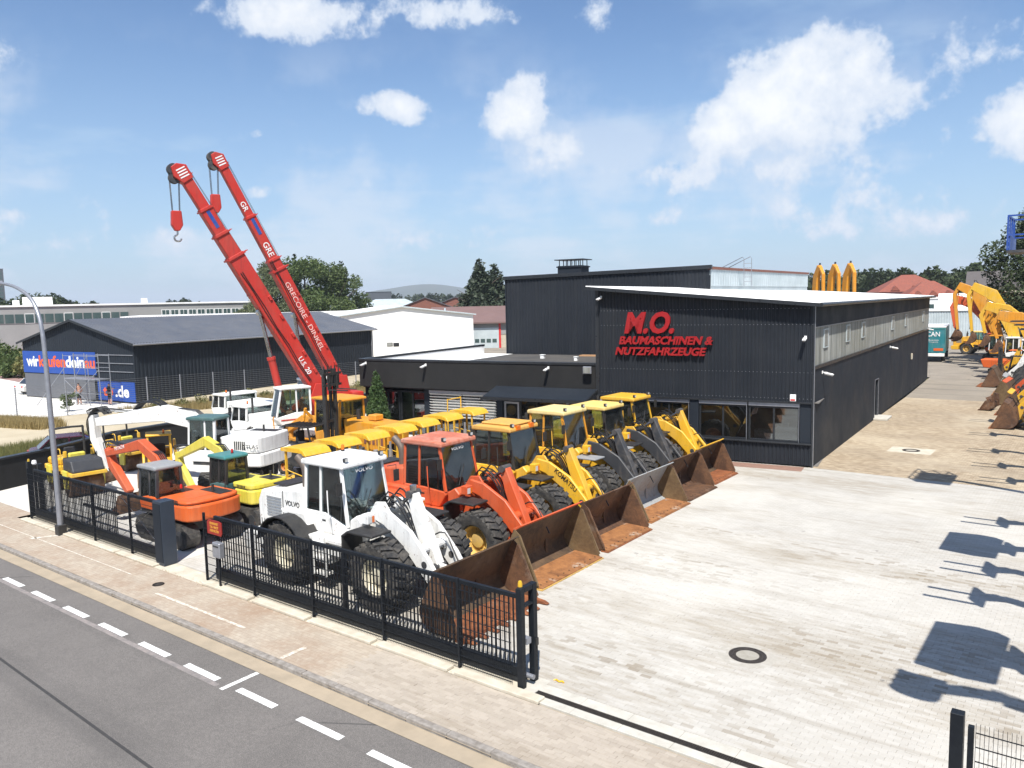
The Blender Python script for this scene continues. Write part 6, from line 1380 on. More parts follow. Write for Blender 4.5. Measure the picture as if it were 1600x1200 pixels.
    for q in (.12,.30,.48): MB().box(q*Ln-.02,q*Ln+.02,-secs[0][2]*.505,secs[0][2]*.505,-secs[0][3]*.52,secs[0][3]*.515,Mb).out('stiffener', K['crane'], t)
    lc0 = Vector((.95,0,1.75)); lc1 = Mb @ Vector((secs[0][1]*Ln*.62,0,-secs[0][3]*.5)); ram(t, lc0, lc1, .19, K['crane'], .58, 'luffing_cylinder')
    for s in (-1,1): MB().tube([Mb @ Vector((0,s*.12,secs[0][3]*.62)), Mb @ Vector((Ln,s*.06,h*.75))], .012, 4).out('top_rope', K['dark'], t)
    for (s, l0, w_, h_, m_, zo, sec) in words:
        M = Mb @ Matrix.Translation((l0*Ln+w_, secs[sec][2]*.5+.012, zo)) @ Matrix.Rotation(math.pi,4,'Z') @ Matrix.Rotation(R(90),4,'X'); text(s, w_, h_, K[m_], t, M, ext=.003, off=.01)
    for o in t.children:                                     # the whole superstructure is slewed towards the street
        if o.name not in fixed: o.location = Matrix.Rotation(swing,3,'Z') @ o.location; o.rotation_euler.z = swing
    return t
crane('red truck crane with the thicker left boom and hook block hanging at the left', -33.9, 26.2, (-.8,3.15), (5.3,13.85), (.9,3.35), 4.6, [('U.S. 20',.16,.0,.26,'textwhite',-.13,0)], 2.35, [(-.03,.65,.74,.84),(.60,.75,.64,.70),(.70,.86,.55,.60),(.80,1.0,.46,.50)])
crane('red truck crane with lettered right boom standing behind the first crane', -35.5, 28.9, (-.8,3.3), (4.95,14.95), (.9,3.5), 9.2, [('GRECOIRE - DINKEL',.15,4.2,.28,'textpale',-.14,0),('GRE',.655,.0,.32,'textwhite',-.16,2),('GR',.835,.0,.28,'textwhite',-.18,3)], 2.3, [(-.03,.54,.64,.74),(.50,.585,.56,.62),(.55,.776,.48,.53),(.74,1.0,.40,.44)])
# ---------------------------------------------------------------- compact crawler dozers under yellow canopies
def dozer():
    t = T('compact_dozer', '', 'bulldozer', (0,0,0), 0, 'compact crawlers with yellow canopies')
    for s in (-1,1):
        pts = []
        for (cx, a0) in ((1.0,-90),(-1.0,90)):
            for k in range(9): a = R(a0+k*22.5); pts.append((cx+.34*math.cos(a), .35+.34*math.sin(a)))
        MB().pr(pts, s*.5-.16, s*.5+.16).out('track', K['dark'], t)
    MB().box(-1.1,1.0,-.42,.42,.4,.95).out('frame', K['dark'], t)
    MB().pr([(.05,.95),(1.45,.95),(1.5,1.35),(1.4,1.45),(.05,1.55)], -.45, .45).out('hood', K['yellow'], t, bevel=.05, seg=2)
    MB().box(1.505,1.53,-.38,.38,1.0,1.36).out('grille', K['black'], t)
    MB().box(-1.25,-.75,-.6,.6,.95,1.45).out('fuel_tank', K['yellow'], t, bevel=.05); MB().box(-.75,.05,-.6,.6,.86,.96).out('floor', K['dark'], t)
    MB().box(-.7,-.25,-.24,.24,1.0,1.3).box(-.78,-.64,-.24,.24,1.25,1.75).out('seat', K['seat'], t, bevel=.05)
    MB().cyl((.75,.18,1.5),(.75,.18,2.25),.05,n=10).cyl((.75,.18,1.5),(.75,.18,1.95),.085,n=10).out('exhaust_stack', K['galv'], t, smooth=True)
    MB().cyl((.35,-.22,1.5),(.35,-.22,1.95),.09,n=10).out('air_filter', K['grey'], t, smooth=True)
    MB().tube([(-.05,.2,1.4),(.0,.2,1.8)],.02,5).tube([(-.05,-.25,1.4),(-.1,-.25,1.75)],.02,5).out('lever', K['black'], t)
    for s in (-1,1):
        MB().bar((-.85,s*.48,1.4),(-.85,s*.48,2.46),.07,.07).out('canopy_post', K['canopy'], t); MB().bar((.20,s*.48,.95),(.20,s*.48,2.46),.06,.06).out('canopy_post', K['canopy'], t)
        rail(t, [(-.85,s*.48,1.75),(-.5,s*.5,1.7),(.2,s*.48,1.6)], .02, K['canopy'])
    MB().pr([(-1.08,2.44),(-1.05,2.53),(-.75,2.58),(.05,2.60),(.28,2.52),(.42,2.36),(.39,2.34),(.24,2.47),(.03,2.54),(-.75,2.52),(-1.0,2.47),(-1.04,2.42)], -.56, .56).out('canopy', K['canopy'], t, bevel=.015)
    for s in (-1,1): MB().pr([(-1.05,2.50),(.03,2.56),(.24,2.5),(.38,2.37),(.3,2.37),(.0,2.44),(-1.0,2.42)], s*.56-.01, s*.56+.012).out('canopy_rim', K['canopy'], t)
    MB().pr([(1.75,.05),(1.86,.4),(1.8,.8),(1.74,.8),(1.80,.4),(1.68,.05)], -.95, .95).out('blade', K['yellow2'], t)
    for s in (-1,1): MB().bar((.3,s*.86,.35),(1.75,s*.8,.3),.08,.1).out('push_arm', K['yellow2'], t)
    return t
dz = dozer(); spots = [(-22.3,17.5,'leftmost yellow canopy'),(-22.5,19.15,'second yellow canopy from the left'),(-22.7,20.8,'third yellow canopy from the left'),(-22.85,22.5,'fourth yellow canopy from the left'),(-23.1,24.15,'fifth yellow canopy from the left'),(-23.3,25.9,'sixth yellow canopy from the left, hoop behind it'),(-23.4,27.8,'rightmost yellow canopy nearest the office')]
for i, (x, y, l) in enumerate(spots):
    r = dz if i == 0 else dup(dz); r['label'] = 'compact yellow crawler under the '+l; r.location = (x, y, 0); r.rotation_euler = (0,0,R(-2+i*.8))
rail(r, [(-1.2,-.5,1.4),(-1.2,-.5,2.9),(-1.2,-.4,3.0),(-1.2,.4,3.0),(-1.2,.5,2.9),(-1.2,.5,1.4)], .03, K['canopy'], 'hoop')
# ---------------------------------------------------------------- grader
gd = T('motor_grader', 'yellow motor grader with boxy cab between cranes and canopy crawlers', 'grader', (-29.6,24.55,0), R(178))
for x in (-2.9,-1.5):
    for s in (-1,1): wheel(gd, x, s*.95, .62, .42, K['rimyellow'], .04, 18)
for s in (-1,1): wheel(gd, 3.4, s*.95, .60, .4, K['rimyellow'], .04, 18)
MB().pr([(-4.6,.95),(-4.7,2.1),(-4.5,2.25),(-1.6,2.30),(-1.6,.95)], -.62, .62).out('engine_hood', K['yellow2'], gd, bevel=.05, seg=2); MB().box(-3.4,-2.9,-.25,.25,2.3,2.55).out('air_cleaner', K['yellow2'], gd, bevel=.03); MB().cyl((-2.2,.2,2.3),(-2.2,.2,2.75),.1,n=12).out('exhaust_stack', K['black'], gd)
v = MB()
for k in range(5): v.box(-4.3+k*.28,-4.15+k*.28,.63,.64,1.3,1.9).box(-4.3+k*.28,-4.15+k*.28,-.64,-.63,1.3,1.9)
v.out('side_vent', K['brick'], gd)
MB().box(-3.9,-.4,-.5,.5,.6,.95).out('rear_frame', K['dark'], gd)
c = cabin(gd, -1.5, .35, 1.55, 1.0, 1.75, 3.12, K['yellow2'], K['yellow2'], K['yellow2'], slant=.02, back=0, roofo=.2, rt=.12, low=1.55)
MB().pr(ribbon([(.3,1.45),(1.1,1.95),(2.2,1.95),(3.4,1.35),(4.0,1.15)], [.22,.2,.18,.17,.12]), -.17, .17).out('front_frame', K['yellow2'], gd, bevel=.03)
MB().box(3.25,3.55,-.8,.8,.48,.74).out('front_axle', K['dark'], gd); MB().cyl((3.4,0,.7),(3.4,0,1.3),.12,n=10).out('king_post', K['yellow2'], gd)
bl = MB(); prof = [(-.28+.12*math.sin(k*.45), .12+k*.085) for k in range(8)]
for a, b_ in zip(prof, prof[1:]): bl.add([(a[0],-1.75,a[1]),(b_[0],-1.75,b_[1]),(b_[0],1.75,b_[1]),(a[0],1.75,a[1]),(a[0]-.04,-1.75,a[1]),(b_[0]-.04,-1.75,b_[1]),(b_[0]-.04,1.75,b_[1]),(a[0]-.04,1.75,a[1])], [(0,1,2,3),(7,6,5,4),(0,4,5,1),(2,6,7,3)])
bl.xf(Matrix.Translation((1.6,0,.1)) @ Matrix.Rotation(R(25),4,'Z')).out('blade', K['bk_brown'], gd)
MB().lathe([(.55,0),(.7,0),(.7,.09),(.55,.09),(.55,0)], (1.5,0,.85), 'z', 24).out('turntable_ring', K['yellow2'], gd)
for s in (-1,1):
    ram(gd, (1.35,s*.55,2.55),(1.55,s*.75,.95),.06,K['yellow2']); MB().bar((1.3,s*.1,2.0),(1.35,s*.6,2.5),.09,.12).out('lift_bracket', K['yellow2'], gd)
    MB().bar((3.3,s*.1,.85),(1.6,s*.5,.82),.1,.12).out('drawbar', K['yellow2'], gd); rail(gd, [(3.6,s*.8,1.0),(3.7,s*.8,1.9),(3.6,s*.8,2.0)], .03, K['yellow2'], 'lamp_post')
st = MB()
for k in range(3): st.pr([(-4.2+k*.22,2.0),(-4.1+k*.22,2.0),(-4.2+k*.22,2.14),(-4.3+k*.22,2.14)], .632, .642)
st.out('warning_stripes', K['textred'], gd)
# ---------------------------------------------------------------- mast forklift
def forklift(label, X, Y, rz, mast, body, cab=False, name='forklift'):
    t = T(name, label, 'forklift', (X,Y,0), rz)
    for x, r in ((.85,.42),(-.95,.34)):
        for s in (-1,1): wheel(t, x, s*.62, r, .32, K['rimorange'], .025, 16)
    MB().pr([(-1.55,.35),(-1.6,1.15),(-1.35,1.3),(-.2,1.25),(.1,.75),(1.0,.72),(1.0,.35)], -.58, .58).out('body', body, t, bevel=.05, seg=2)
    for s in (-1,1):
        for (a, b_) in (((.65,.55,.75),(.35,.5,2.15)),((-1.25,.5,1.2),(-1.0,.48,2.15))): MB().bar((a[0],s*a[1],a[2]),(b_[0],s*b_[1],b_[2]),.06,.06).out('guard_post', K['black'], t)
    g = MB().box(-1.1,.5,-.55,.55,2.15,2.2)
    for k in range(7): g.box(-1.0+k*.22,-.96+k*.22,-.5,.5,2.2,2.24)
    g.out('overhead_guard', K['black'], t); MB().box(-.55,-.1,-.25,.25,1.26,1.45).box(-.65,-.5,-.25,.25,1.4,1.9).out('seat', K['seat'], t, bevel=.04)
    for s in (-1,1): MB().box(1.2,1.34,s*.33-.06,s*.33+.06,.08,mast).out('mast_rail', K['black'], t); MB().box(1.06,1.18,s*.22-.05,s*.22+.05,.1,mast*.96).out('mast_rail', K['black'], t)
    for z in (.4,mast*.5,mast-.15): MB().box(1.1,1.22,-.38,.38,z,z+.12).out('mast_crossbar', K['black'], t)
    MB().cyl((1.12,0,.2),(1.12,0,mast*.7),.05,n=8).out('mast_cylinder', K['dark'], t)
    cz = mast-.75 if mast > 4 else .4
    MB().box(1.36,1.44,-.62,.62,cz,cz+.1).box(1.36,1.44,-.62,.62,cz+.5,cz+.6).out('fork_carriage', K['black'], t)
    for k in range(5): MB().box(1.38,1.42,-.5+k*.24,-.46+k*.24,cz+.1,cz+.9).out('load_guard_bar', K['black'], t)
    for s in (-1,1): MB().box(1.44,1.49,s*.3-.05,s*.3+.05,cz-.12,cz+.5).box(1.44,2.5,s*.3-.05,s*.3+.05,cz-.16,cz-.12).out('fork', K['black'], t)
    return t
forklift('forklift with tall black mast in front of the yellow grader', -28.55, 22.35, R(10), 4.75, K['dark'])
# ---------------------------------------------------------------- skid steer loader under the white boom
sk = T('skid_steer_loader', 'small yellow skid steer loader with caged cab under the white boom', 'skid steer', (-33.1,17.75,0), R(-28))
for x in (.5,-.5):
    for s in (-1,1): wheel(sk, x, s*.68, .38, .28, K['redlens'], .03, 16)
MB().box(-1.15,.75,-.5,.5,.3,1.0).out('body', K['yellow'], sk, bevel=.05); MB().box(-1.3,-.6,-.55,.55,1.0,1.35).out('engine_hood', K['yellow'], sk, bevel=.08, seg=2)
for s in (-1,1):
    for (a, b_) in (((.62,.45,1.0),(.45,.45,2.05)),((-.55,.45,1.0),(-.5,.45,2.05))): MB().bar((a[0],s*a[1],a[2]),(b_[0],s*b_[1],b_[2]),.08,.08).out('cab_post', K['yellow'], sk)
    gr = MB()
    for k in range(6): gr.box(-.42+k*.16,-.40+k*.16,s*.46-.01,s*.46+.01,1.05,2.03)
    for k in range(5): gr.box(-.45,.45,s*.46-.012,s*.46+.012,1.2+k*.18,1.22+k*.18)
    gr.out('side_screen', K['yellow2'], sk); MB().pr(ribbon([(-1.15,1.55),(-.3,1.62),(.75,1.15),(1.15,.55)],[.1,.11,.1,.08]), s*.64-.05, s*.64+.05).out('lift_arm', K['yellow'], sk, bevel=.02); MB().bar((-1.05,s*.64,.9),(-1.15,s*.64,1.6),.1,.16).out('arm_support', K['yellow'], sk)
MB().box(-.6,.55,-.52,.52,2.05,2.13).out('cab_roof', K['yellow'], sk, bevel=.03); beacon(sk, .3, .2, 2.13); MB().box(-.35,.1,-.25,.25,1.0,1.15).box(-.42,-.3,-.25,.25,1.1,1.6).out('seat', K['seat'], sk, bevel=.04)
bucket(sk, 1.12, .86, .75, .75, 'bk_back', 'bk_back', 'bk_back')
# ---------------------------------------------------------------- tandem rollers
def roller(label, X, Y, rz, sc=1.):
    t = T('tandem_roller', label, 'roller', (X,Y,0), rz, 'tandem rollers by the low wall', sc)
    for x in (.95,-.95):
        MB().lathe([(0,-.6),(.42,-.6),(.44,-.57),(.44,.57),(.42,.6),(0,.6)], (x,0,.44), 'y', 36).out('drum', K['bk_brown'], t, smooth=True)
        for s in (-1,1): MB().pr([(x-.18,.35),(x+.18,.35),(x+.25,1.05),(x-.25,1.05)], s*.66-.04, s*.66+.04).out('yoke', K['lemon'], t, bevel=.01)
    MB().pr([(.45,.92),(1.5,.92),(1.55,1.05),(1.35,1.45),(.45,1.5)], -.58, .58).out('hood', mat('charcoal_bonnet',(.04,.042,.048),.55), t, bevel=.05, seg=2)
    MB().box(.4,1.58,-.66,.66,.86,1.0).box(-1.5,-.2,-.66,.66,.86,1.05).out('frame', K['canopy'], t, bevel=.02); MB().box(-1.45,-.5,-.55,.55,1.05,1.32).out('water_tank', K['canopy'], t, bevel=.06); MB().box(-.3,.4,-.4,.4,.6,.9).out('pivot', K['dark'], t)
    MB().box(-.45,-.05,-.22,.22,1.2,1.4).box(-.55,-.42,-.22,.22,1.35,1.75).out('seat', K['seat'], t, bevel=.04); MB().box(.2,.4,-.3,.3,1.1,1.62).out('console', K['lemon'], t, bevel=.04)
    rail(t, [(-.62,-.6,1.0),(-.66,-.6,2.35),(-.66,-.5,2.5),(-.66,.5,2.5),(-.66,.6,2.35),(-.62,.6,1.0)], .045, K['black'], 'roll_bar')
    for s in (-1,1):
        rail(t, [(.35,s*.6,1.0),(.35,s*.6,1.75),(.1,s*.6,1.8)], .02, K['canopy']); MB().box(.5,.62,s*.5-.06,s*.5+.06,1.5,1.75).out('lamp', K['canopy'], t, bevel=.02)
    return t
roller('yellow tandem roller with black roll bar behind the left gate', -34.3, 14.7, R(-6), 1.05); roller('second yellow tandem roller half hidden by the white stick', -37.4, 18.3, R(4), .95)
# ---------------------------------------------------------------- telehandlers with raised forks along the right edge
def telehandler():
    t = T('telehandler', '', 'telehandler', (0,0,0), R(180), 'telehandlers with raised forks at the right edge')
    for x in (1.4,-1.4):
        for s in (-1,1): wheel(t, x, s*.95, .62, .42, K['rimyellow'], .04, 18)
    MB().box(-2.2,2.0,-.5,.5,.55,1.15).out('chassis', K['dark'], t, bevel=.03); MB().pr([(-2.2,.9),(-2.25,1.6),(.6,1.55),(.7,.9)], -1.05, -.55).out('engine_hood', K['yellow'], t, bevel=.05)
    c = cabin(t, -.6, .75, .85, .95, 1.5, 2.3, K['yellow'], K['black'], K['black'], slant=.08, roofo=.03); c.location.y = .62
    A_, B_, C_ = (-1.9,0,1.7), (2.4,0,5.2), (4.15,0,6.7)
    MB().bar(A_, B_, .34, .42).out('boom', K['yellow'], t, bevel=.02); MB().bar(B_, C_, .26, .32).out('boom_extension', K['dark'], t); ram(t, (.2,0,1.2),(1.2,0,4.0),.09,K['dark'])
    MB().bar(C_, (4.75,0,6.35), .3, .36).box(4.72,4.80,-.48,.48,5.9,6.75).out('fork_carriage', K['dark'], t)
    for s in (-1,1): MB().box(4.80,4.86,s*.33-.05,s*.33+.05,5.9,6.6).box(4.80,6.05,s*.33-.05,s*.33+.05,5.86,5.92).out('fork', K['black'], t)
    return t
tl = telehandler(); ord_ = ('nearest','second nearest','third nearest','fourth nearest','fifth nearest','sixth nearest','seventh nearest','farthest')
for i, (x, y) in enumerate(((4.75,18.5),(4.75,20.9),(4.55,26.2),(4.2,33.0),(3.6,36.0),(3.0,39.5),(2.4,44.5),(1.8,49.5))):
    r = tl if i == 0 else dup(tl); r['label'] = ord_[i]+' yellow telehandler with raised forks just beyond the right edge'; r.location = (x, y, 0)
# bucket machine and clam throwing the two big shadows
tb = place(tl, 'telehandler lifting a wide bucket beyond the right edge', (5.85, 15.1, 0), R(180))
for o in list(tb.children):
    if o.name.startswith('fork') and not o.name.startswith('fork_c'): bpy.data.objects.remove(o)
bpr = [(5.1,5.95),(5.2,6.35),(5.6,6.5),(6.5,6.25),(6.5,6.15),(5.7,5.85)]
MB().pr(bpr, -1.28, 1.28).out('bucket', K['bk_brown'], tb, bevel=.03); MB().box(4.8,5.15,-.35,.35,5.95,6.3).out('bucket_hitch', K['dark'], tb)
excavator('tracked excavator with upright boom beyond the lower right corner', 5.75, 12.3, R(180), K['yellow'], K['yellow'], K['yellow'], K['yellow'], K['black'], [(.5,1.4),(1.4,5.2),(2.6,7.0),(4.2,7.7)], [(4.1,7.9),(4.8,7.7),(5.5,7.3)], (5.3,7.3,-40), tail=1.9, cabh=2.7, bw=.36)
tc_ = place(tb, 'second telehandler lifting a bucket between the fork carriers', (5.0, 23.2, 0), R(180))
for o in tc_.children:
    if o.name.startswith('bucket') and 'hitch' not in o.name: o.scale.y = .8
# work platform (blue basket) with its boom
pf = T('work_platform', 'blue lift basket sticking up at the right edge above the trees', 'lift', (4.2,30.6,0), R(180))
for x in (1.2,-1.2):
    for s in (-1,1): wheel(pf, x, s*.95, .45, .35, K['rimwhite'], .03, 16)
MB().box(-1.9,1.7,-1.0,1.0,.5,1.1).out('chassis', K['blue'], pf, bevel=.05); MB().box(-1.8,.6,-.9,.9,1.15,1.75).out('turntable', K['blue'], pf, bevel=.05); MB().bar((-1.2,0,1.9),(3.0,0,6.4),.3,.34).out('boom', K['blue'], pf); MB().bar((3.0,0,6.4),(5.3,0,8.55),.22,.26).out('boom_extension', K['galv'], pf); MB().bar((5.3,0,8.55),(5.75,0,8.75),.2,.24).out('jib', K['dark'], pf)
MB().box(5.75,6.95,-1.0,1.0,8.72,8.80).out('basket_floor', K['dark'], pf)
for z in (9.25,9.85):
    MB().box(5.75,6.95,-1.0,-.96,z,z+.05).box(5.75,6.95,.96,1.0,z,z+.05).box(5.75,5.79,-.96,.96,z,z+.05).box(6.91,6.95,-.96,.96,z,z+.05).out('basket_rail', K['blue'], pf)
for x in (5.77,6.35,6.93):
    for s in (-.98,-.33,.33,.98):
        if abs(s) > .5 or x != 6.35: MB().box(x-.025,x+.025,s-.025,s+.025,8.8,9.85).out('basket_post', K['blue'], pf)
MB().box(5.80,5.9,-.4,.4,8.8,9.7).box(6.86,6.90,-.96,.96,8.8,9.24).out('control_panel', K['blue'], pf)
# ---------------------------------------------------------------- right-hand row of machines
place(L6, 'yellow wheel loader with bucket towards the lane at the right edge', (-1.35,56.5,0), R(180)); place(L2, 'orange-red wheel loader in the right-hand row', (-1.9,61.8,0), R(178)); place(L4, 'yellow wheel loader with grey bucket in the right-hand row', (-2.6,67.2,0), R(182))
for r in [o for o in COL.objects if o.parent is None and o.get('label','').endswith('right-hand row') or o.get('label','').endswith('at the right edge') and o.get('category') == 'wheel loader']: r['group'] = 'wheel loaders in the right-hand row'
forklift('forklift with short black mast in the right-hand row', -5.9, 75.6, R(180), 2.9, K['orange'])
dp = T('site_dumper', 'orange-red dumper with sloped skip parked in the right-hand row', 'dumper', (-6.7,79.5,0), R(175), None, .85)
for x in (1.2,-1.2):
    for s in (-1,1): wheel(dp, x, s*.85, .55, .4, K['rimorange'], .04, 18)
MB().box(-2.0,1.9,-.5,.5,.5,.9).out('chassis', K['dark'], dp); MB().pr([(.1,.95),(2.2,1.1),(2.5,1.9),(-.1,1.9)], -1.1, 1.1).out('skip', K['orange'], dp, bevel=.05); MB().box(-2.1,-.6,-.75,.75,.9,1.55).out('engine_hood', K['orange'], dp, bevel=.06); MB().box(-.55,-.15,-.3,.3,1.2,1.5).out('seat', K['seat'], dp)
for s in (-1,1): MB().bar((-.7,s*.7,1.5),(-.7,s*.7,2.8),.07,.07).out('roll_bar', K['black'], dp)
MB().box(-1.0,.1,-.75,.75,2.8,2.88).out('canopy', K['orange'], dp, bevel=.02)
GE = 'excavators at the end of the right-hand row'
for i, (l, x, y, bm, am, hh) in enumerate((('orange-red excavator boom folded at the left of the boom cluster', -9.2, 99.0, 'red', 'red', -.2), ('excavator with tall orange-yellow boom in the boom cluster', -8.4, 95.0, 'yellow2', 'yellow2', 1.2), ('excavator with bright yellow boom in the middle of the cluster', -6.6, 91.0, 'yellow', 'canopy', 1.1), ('yellow excavator with white cab frame nearest in the cluster', -5.0, 87.0, 'yellow', 'yellow', -.8))):
    excavator(l, x, y, R(180), K[bm], K[am], K['white_clean'] if i > 1 else K[bm], K['white_clean'] if i > 1 else K[bm], K['white_clean'], [(.4,1.6),(1.3,4.3),(2.9,6.3+hh*.8),(4.5,6.9+hh)], [(4.3,7.2+hh),(4.9,6.0+hh),(4.5,3.5)], (4.4,3.4,30), tracked=True, tail=2.5, cabh=3.0, hood=2.2, W=2.6, bw=.62, hs=[.34,.55,.55,.38], bk='bk_brown', group=GE, bR=.6)
for i, (l, x, y, bm, am, hh) in enumerate((('excavator with deep yellow boom half hidden by the loose tree', -6.0, 103.0, 'yellow2', 'yellow2', .4), ('excavator with low yellow boom right of the white cab frame', -3.6, 83.0, 'yellow', 'yellow2', -1.6))):
    excavator(l, x, y, R(180), K[bm], K[am], K[bm], K['white_clean'], K['black'], [(.4,1.6),(1.3,4.3),(2.9,6.3+hh*.8),(4.5,6.9+hh)], [(4.3,7.2+hh),(4.9,6.0+hh),(4.5,3.2)], (4.4,3.1,30), tracked=True, tail=2.5, cabh=3.0, hood=2.2, W=2.6, bw=.62, hs=[.34,.55,.55,.38], bk='bk_brown', group=GE, bR=.6)
for (src, l, x, y) in ((L3, 'yellow wheel loader with black pillars, nearest machine of the right-hand row', -.9, 51.2), (L5, 'pale-roofed yellow wheel loader squeezed between red and yellow loaders of the right-hand row', -2.2, 64.6), (L6, 'deep yellow wheel loader behind the white one in the right-hand row', -4.0, 77.4)):
    r = place(src, l, (x, y, 0), R(180)); r['group'] = 'wheel loaders in the right-hand row'
r = place(L1, 'white wheel loader in the right-hand row behind the red one', (-3.2,72.6,0), R(180)); r['group'] = 'wheel loaders in the right-hand row'
place(L5, 'small pale yellow wheel loader beside the teal truck', (-12.0,108.5,0), R(-8), .85)
a3 = T('x','y','z'); bpy.data.objects.remove(a3)
for i in range(3):
    xx, yy = far(1268+i*23, 118-i*2)
    excavator(('left','middle','right')[i]+' of the three yellow excavator arms raised above the white roof', xx, yy, face(1268)+R(-60), K['yellow2'], K['yellow2'], K['yellow2'], K['yellow2'], K['black'], [(.4,1.6),(.9,6.0),(1.3,9.9),(2.1,11.3)], [(2.0,11.4),(2.9,10.2),(3.0,7.2)], (2.9,7.1,30), tail=2.4, cabh=2.9, hood=2.1, W=2.5, bw=.55, hs=[.3,.45,.5,.35], group='excavators behind the sign hall', bR=.6)
# teal box truck
tk = T('box_truck', 'teal box truck with white roof parked behind the hall corner', 'truck', (-15.2,94.6,0), R(96))
MB().box(0,8,-1.25,1.25,1.0,3.72).out('box_body', K['tealtruck'], tk, bevel=.02); MB().box(-.02,8.02,-1.27,1.27,3.721,3.83).out('roof', K['whiteroof'], tk)
MB().box(-.03,-.002,-1.25,-1.18,1.0,3.7).box(-.03,-.002,1.18,1.25,1.0,3.7).box(-.03,-.002,-.03,.03,1.0,3.7).box(-.03,-.002,-1.18,1.18,3.55,3.7).out('door_frame', K['teal'], tk)
MB().box(-.10,.0,-1.2,1.2,.62,.95).out('bumper', K['white_clean'], tk, bevel=.02); MB().box(.2,8.5,-.5,.5,.7,1.0).out('chassis', K['dark'], tk); MB().box(8.1,10.0,-1.2,1.2,.7,3.0).out('cab', K['white_clean'], tk, bevel=.1, seg=2)
for x in (2.0,8.8):
    for s in (-1,1): wheel(tk, x, s*1.0, .5, .35, K['rimwhite'], .015, 20)
text('SCAN', 1.55, .52, K['textwhite'], tk, FR((-.035,.85,2.75), -90), ext=.003, off=.01); text('Baumaschinen', .95, .14, K['textwhite'], tk, FR((-.035,.35,2.3), -90), ext=.003); text('Transporte', .9, .14, K['textwhite'], tk, FR((-.035,.35,2.08), -90), ext=.003)
MB().box(-.036,-.031,-1.05,-.15,1.22,1.5).out('orange_plate', K['orange'], tk)
# ---------------------------------------------------------------- cars
def car(label, X, Y, rz, m_):
    t = T('parked_car', label, 'car', (X,Y,0), rz)
    for x in (1.3,-1.3):
        for s in (-1,1): wheel(t, x, s*.74, .31, .2, K['steel'], .006, 30)
    MB().pr([(-2.1,.28),(-2.15,.7),(-2.0,.9),(-1.3,.95),(1.0,.93),(1.9,.78),(2.12,.6),(2.1,.28)], -.86, .86).out('body', m_, t, bevel=.10, seg=3)
    MB().pr([(-1.75,.93),(-1.25,1.40),(-.9,1.47),(.15,1.45),(1.05,.92)], -.70, .70).out('greenhouse', K['darkglass'], t, bevel=.05); MB().pr([(-1.3,1.38),(-.9,1.47),(.15,1.455),(.25,1.38)], -.70, .70).out('roof', m_, t, bevel=.03)
    for s in (-1,1):
        for (a, b_) in (((1.0,.73,.94),(.18,.68,1.44)),((-.35,.75,.94),(-.38,.70,1.45)),((-1.7,.73,.94),(-1.2,.68,1.42))): MB().bar((a[0],s*a[1],a[2]),(b_[0],s*b_[1],b_[2]),.06,.06).out('pillar', m_, t)
        MB().box(2.02,2.10,s*.6-.16,s*.6+.16,.58,.70).out('headlight', K['lens'], t); MB().box(-2.14,-2.06,s*.62-.14,s*.62+.14,.65,.8).out('tail_light', K['redlens'], t); MB().box(.55,.7,s*.88-.08,s*.88+.08,.93,1.05).out('mirror', m_, t, bevel=.02)
    return t
car('plum coloured car behind the low dark wall', -40.6, 17.6, R(70), K['purple']); car('silver car parked at the far left edge', -118, 47.2, R(15), K['silver']); car('white car half hidden by the left side of the shed', -79.6, 31.8, R(95), K['white_clean'])
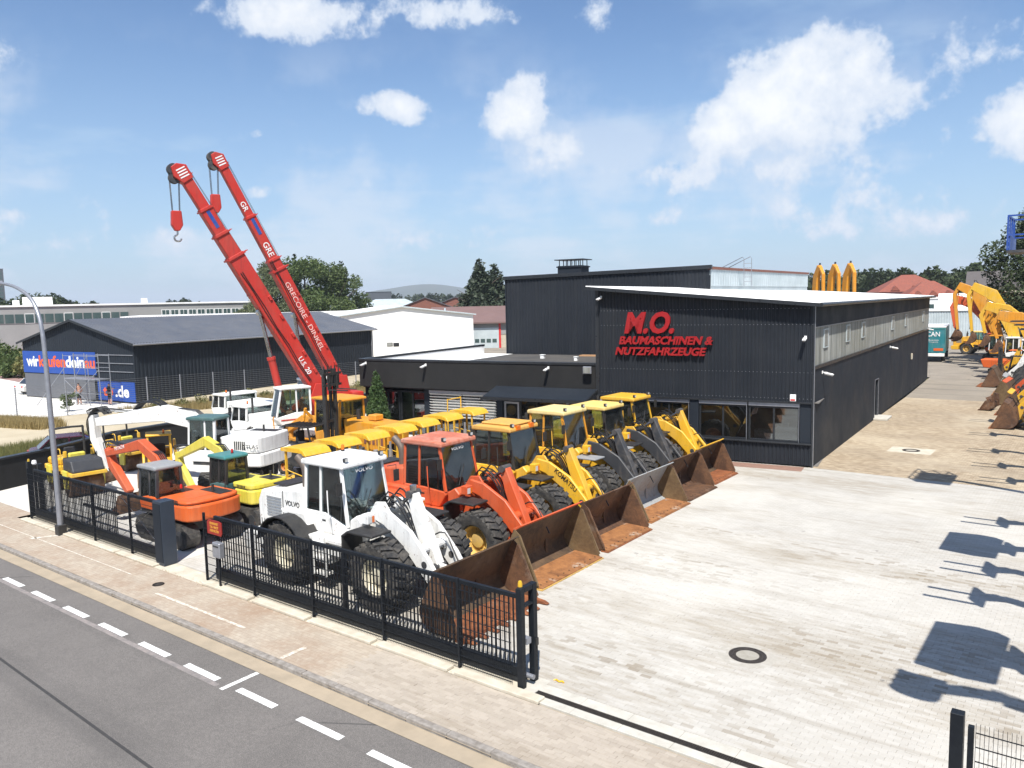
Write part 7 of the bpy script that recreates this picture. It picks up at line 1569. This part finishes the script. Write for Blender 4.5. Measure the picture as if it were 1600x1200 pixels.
# loose things
t = T('moped', 'small moped leaning by the low wall at the left edge', 'moped', (-37.9,12.4,0), R(75))
for x in (.6,-.6): wheel(t, x, .001, .26, .1, K['steel'], .004, 24)
MB().tube([(.6,0,.26),(.45,0,.9),(.4,0,1.0)],.03,6).tube([(-.6,0,.3),(-.1,0,.35),(.4,0,.8)],.05,6).out('frame', K['black'], t); MB().box(-.7,.0,-.12,.12,.62,.75).out('seat', K['seat'], t, bevel=.03); MB().tube([(.4,-.3,1.02),(.4,.3,1.02)],.02,6).out('handlebar', K['steel'], t); MB().box(.45,.55,-.1,.1,.8,.95).out('headlight', K['lens'], t, bevel=.03); MB().box(-.75,-.4,-.12,.12,.76,.98).out('top_box', K['whitewall'], t, bevel=.03)
t = T('tarp_heap', 'black plastic heap among the weeds by the wire fence', 'heap', (-52.6,34.2,0)); MB().lathe([(0,.75),(.4,.7),(.8,.45),(1.1,.15),(1.2,-.02)], (0,0,0), 'z', 14).tube([(-.9,.2,.3),(-.3,.5,.8),(.5,.3,.7),(1.0,-.1,.2)],.12,7,4).out('sheeting', K['black'], t, smooth=True)
t = T('scrap_bucket', 'dark loose digging bucket on the lane in front of the right-hand row', 'bucket', (-5.6,57.6,0), R(170)); bucket(t, 0, .5, .7, .8, 'bk_brown','bk_brown','bk_brown')
t = T('yellow_trough', 'long yellow trough at the foot of the white hall', 'trough', (-66,72,0), R(20)); MB().pr([(-4,0),(4,0),(4.3,.9),(-4.3,.9)], -.9, .9).out('trough', K['canopy'], t)
t = T('warning_ribbon', 'scrap of yellow ribbon on the paving beside the gate end', 'ribbon', (-8.45,12.35,.012)); MB().tube([(-.08,0,.0),(-.03,.03,.01),(.05,.0,.006),(.1,.04,.01),(.15,.02,0)],.018,5,3).out('ribbon', K['canopy'], t)
# ---------------------------------------------------------------- air: one even, pale box of haze round the whole scene
hb = MB().box(-9600, 9600, -9600, 9600, -3, 175).mesh('haze', None)
hm = bpy.data.materials.new('haze_air'); hm.use_nodes = True; ht = hm.node_tree
for n in list(ht.nodes): ht.nodes.remove(n)
ho = ht.nodes.new('ShaderNodeOutputMaterial'); pv = ht.nodes.new('ShaderNodeVolumePrincipled')
pv.inputs['Color'].default_value = (.80,.88,1,1); pv.inputs['Density'].default_value = .00016; pv.inputs['Anisotropy'].default_value = .0
ht.links.new(pv.outputs[0], ho.inputs['Volume']); hb.materials.append(hm)
tag(link('haze', hb), kind='stuff')
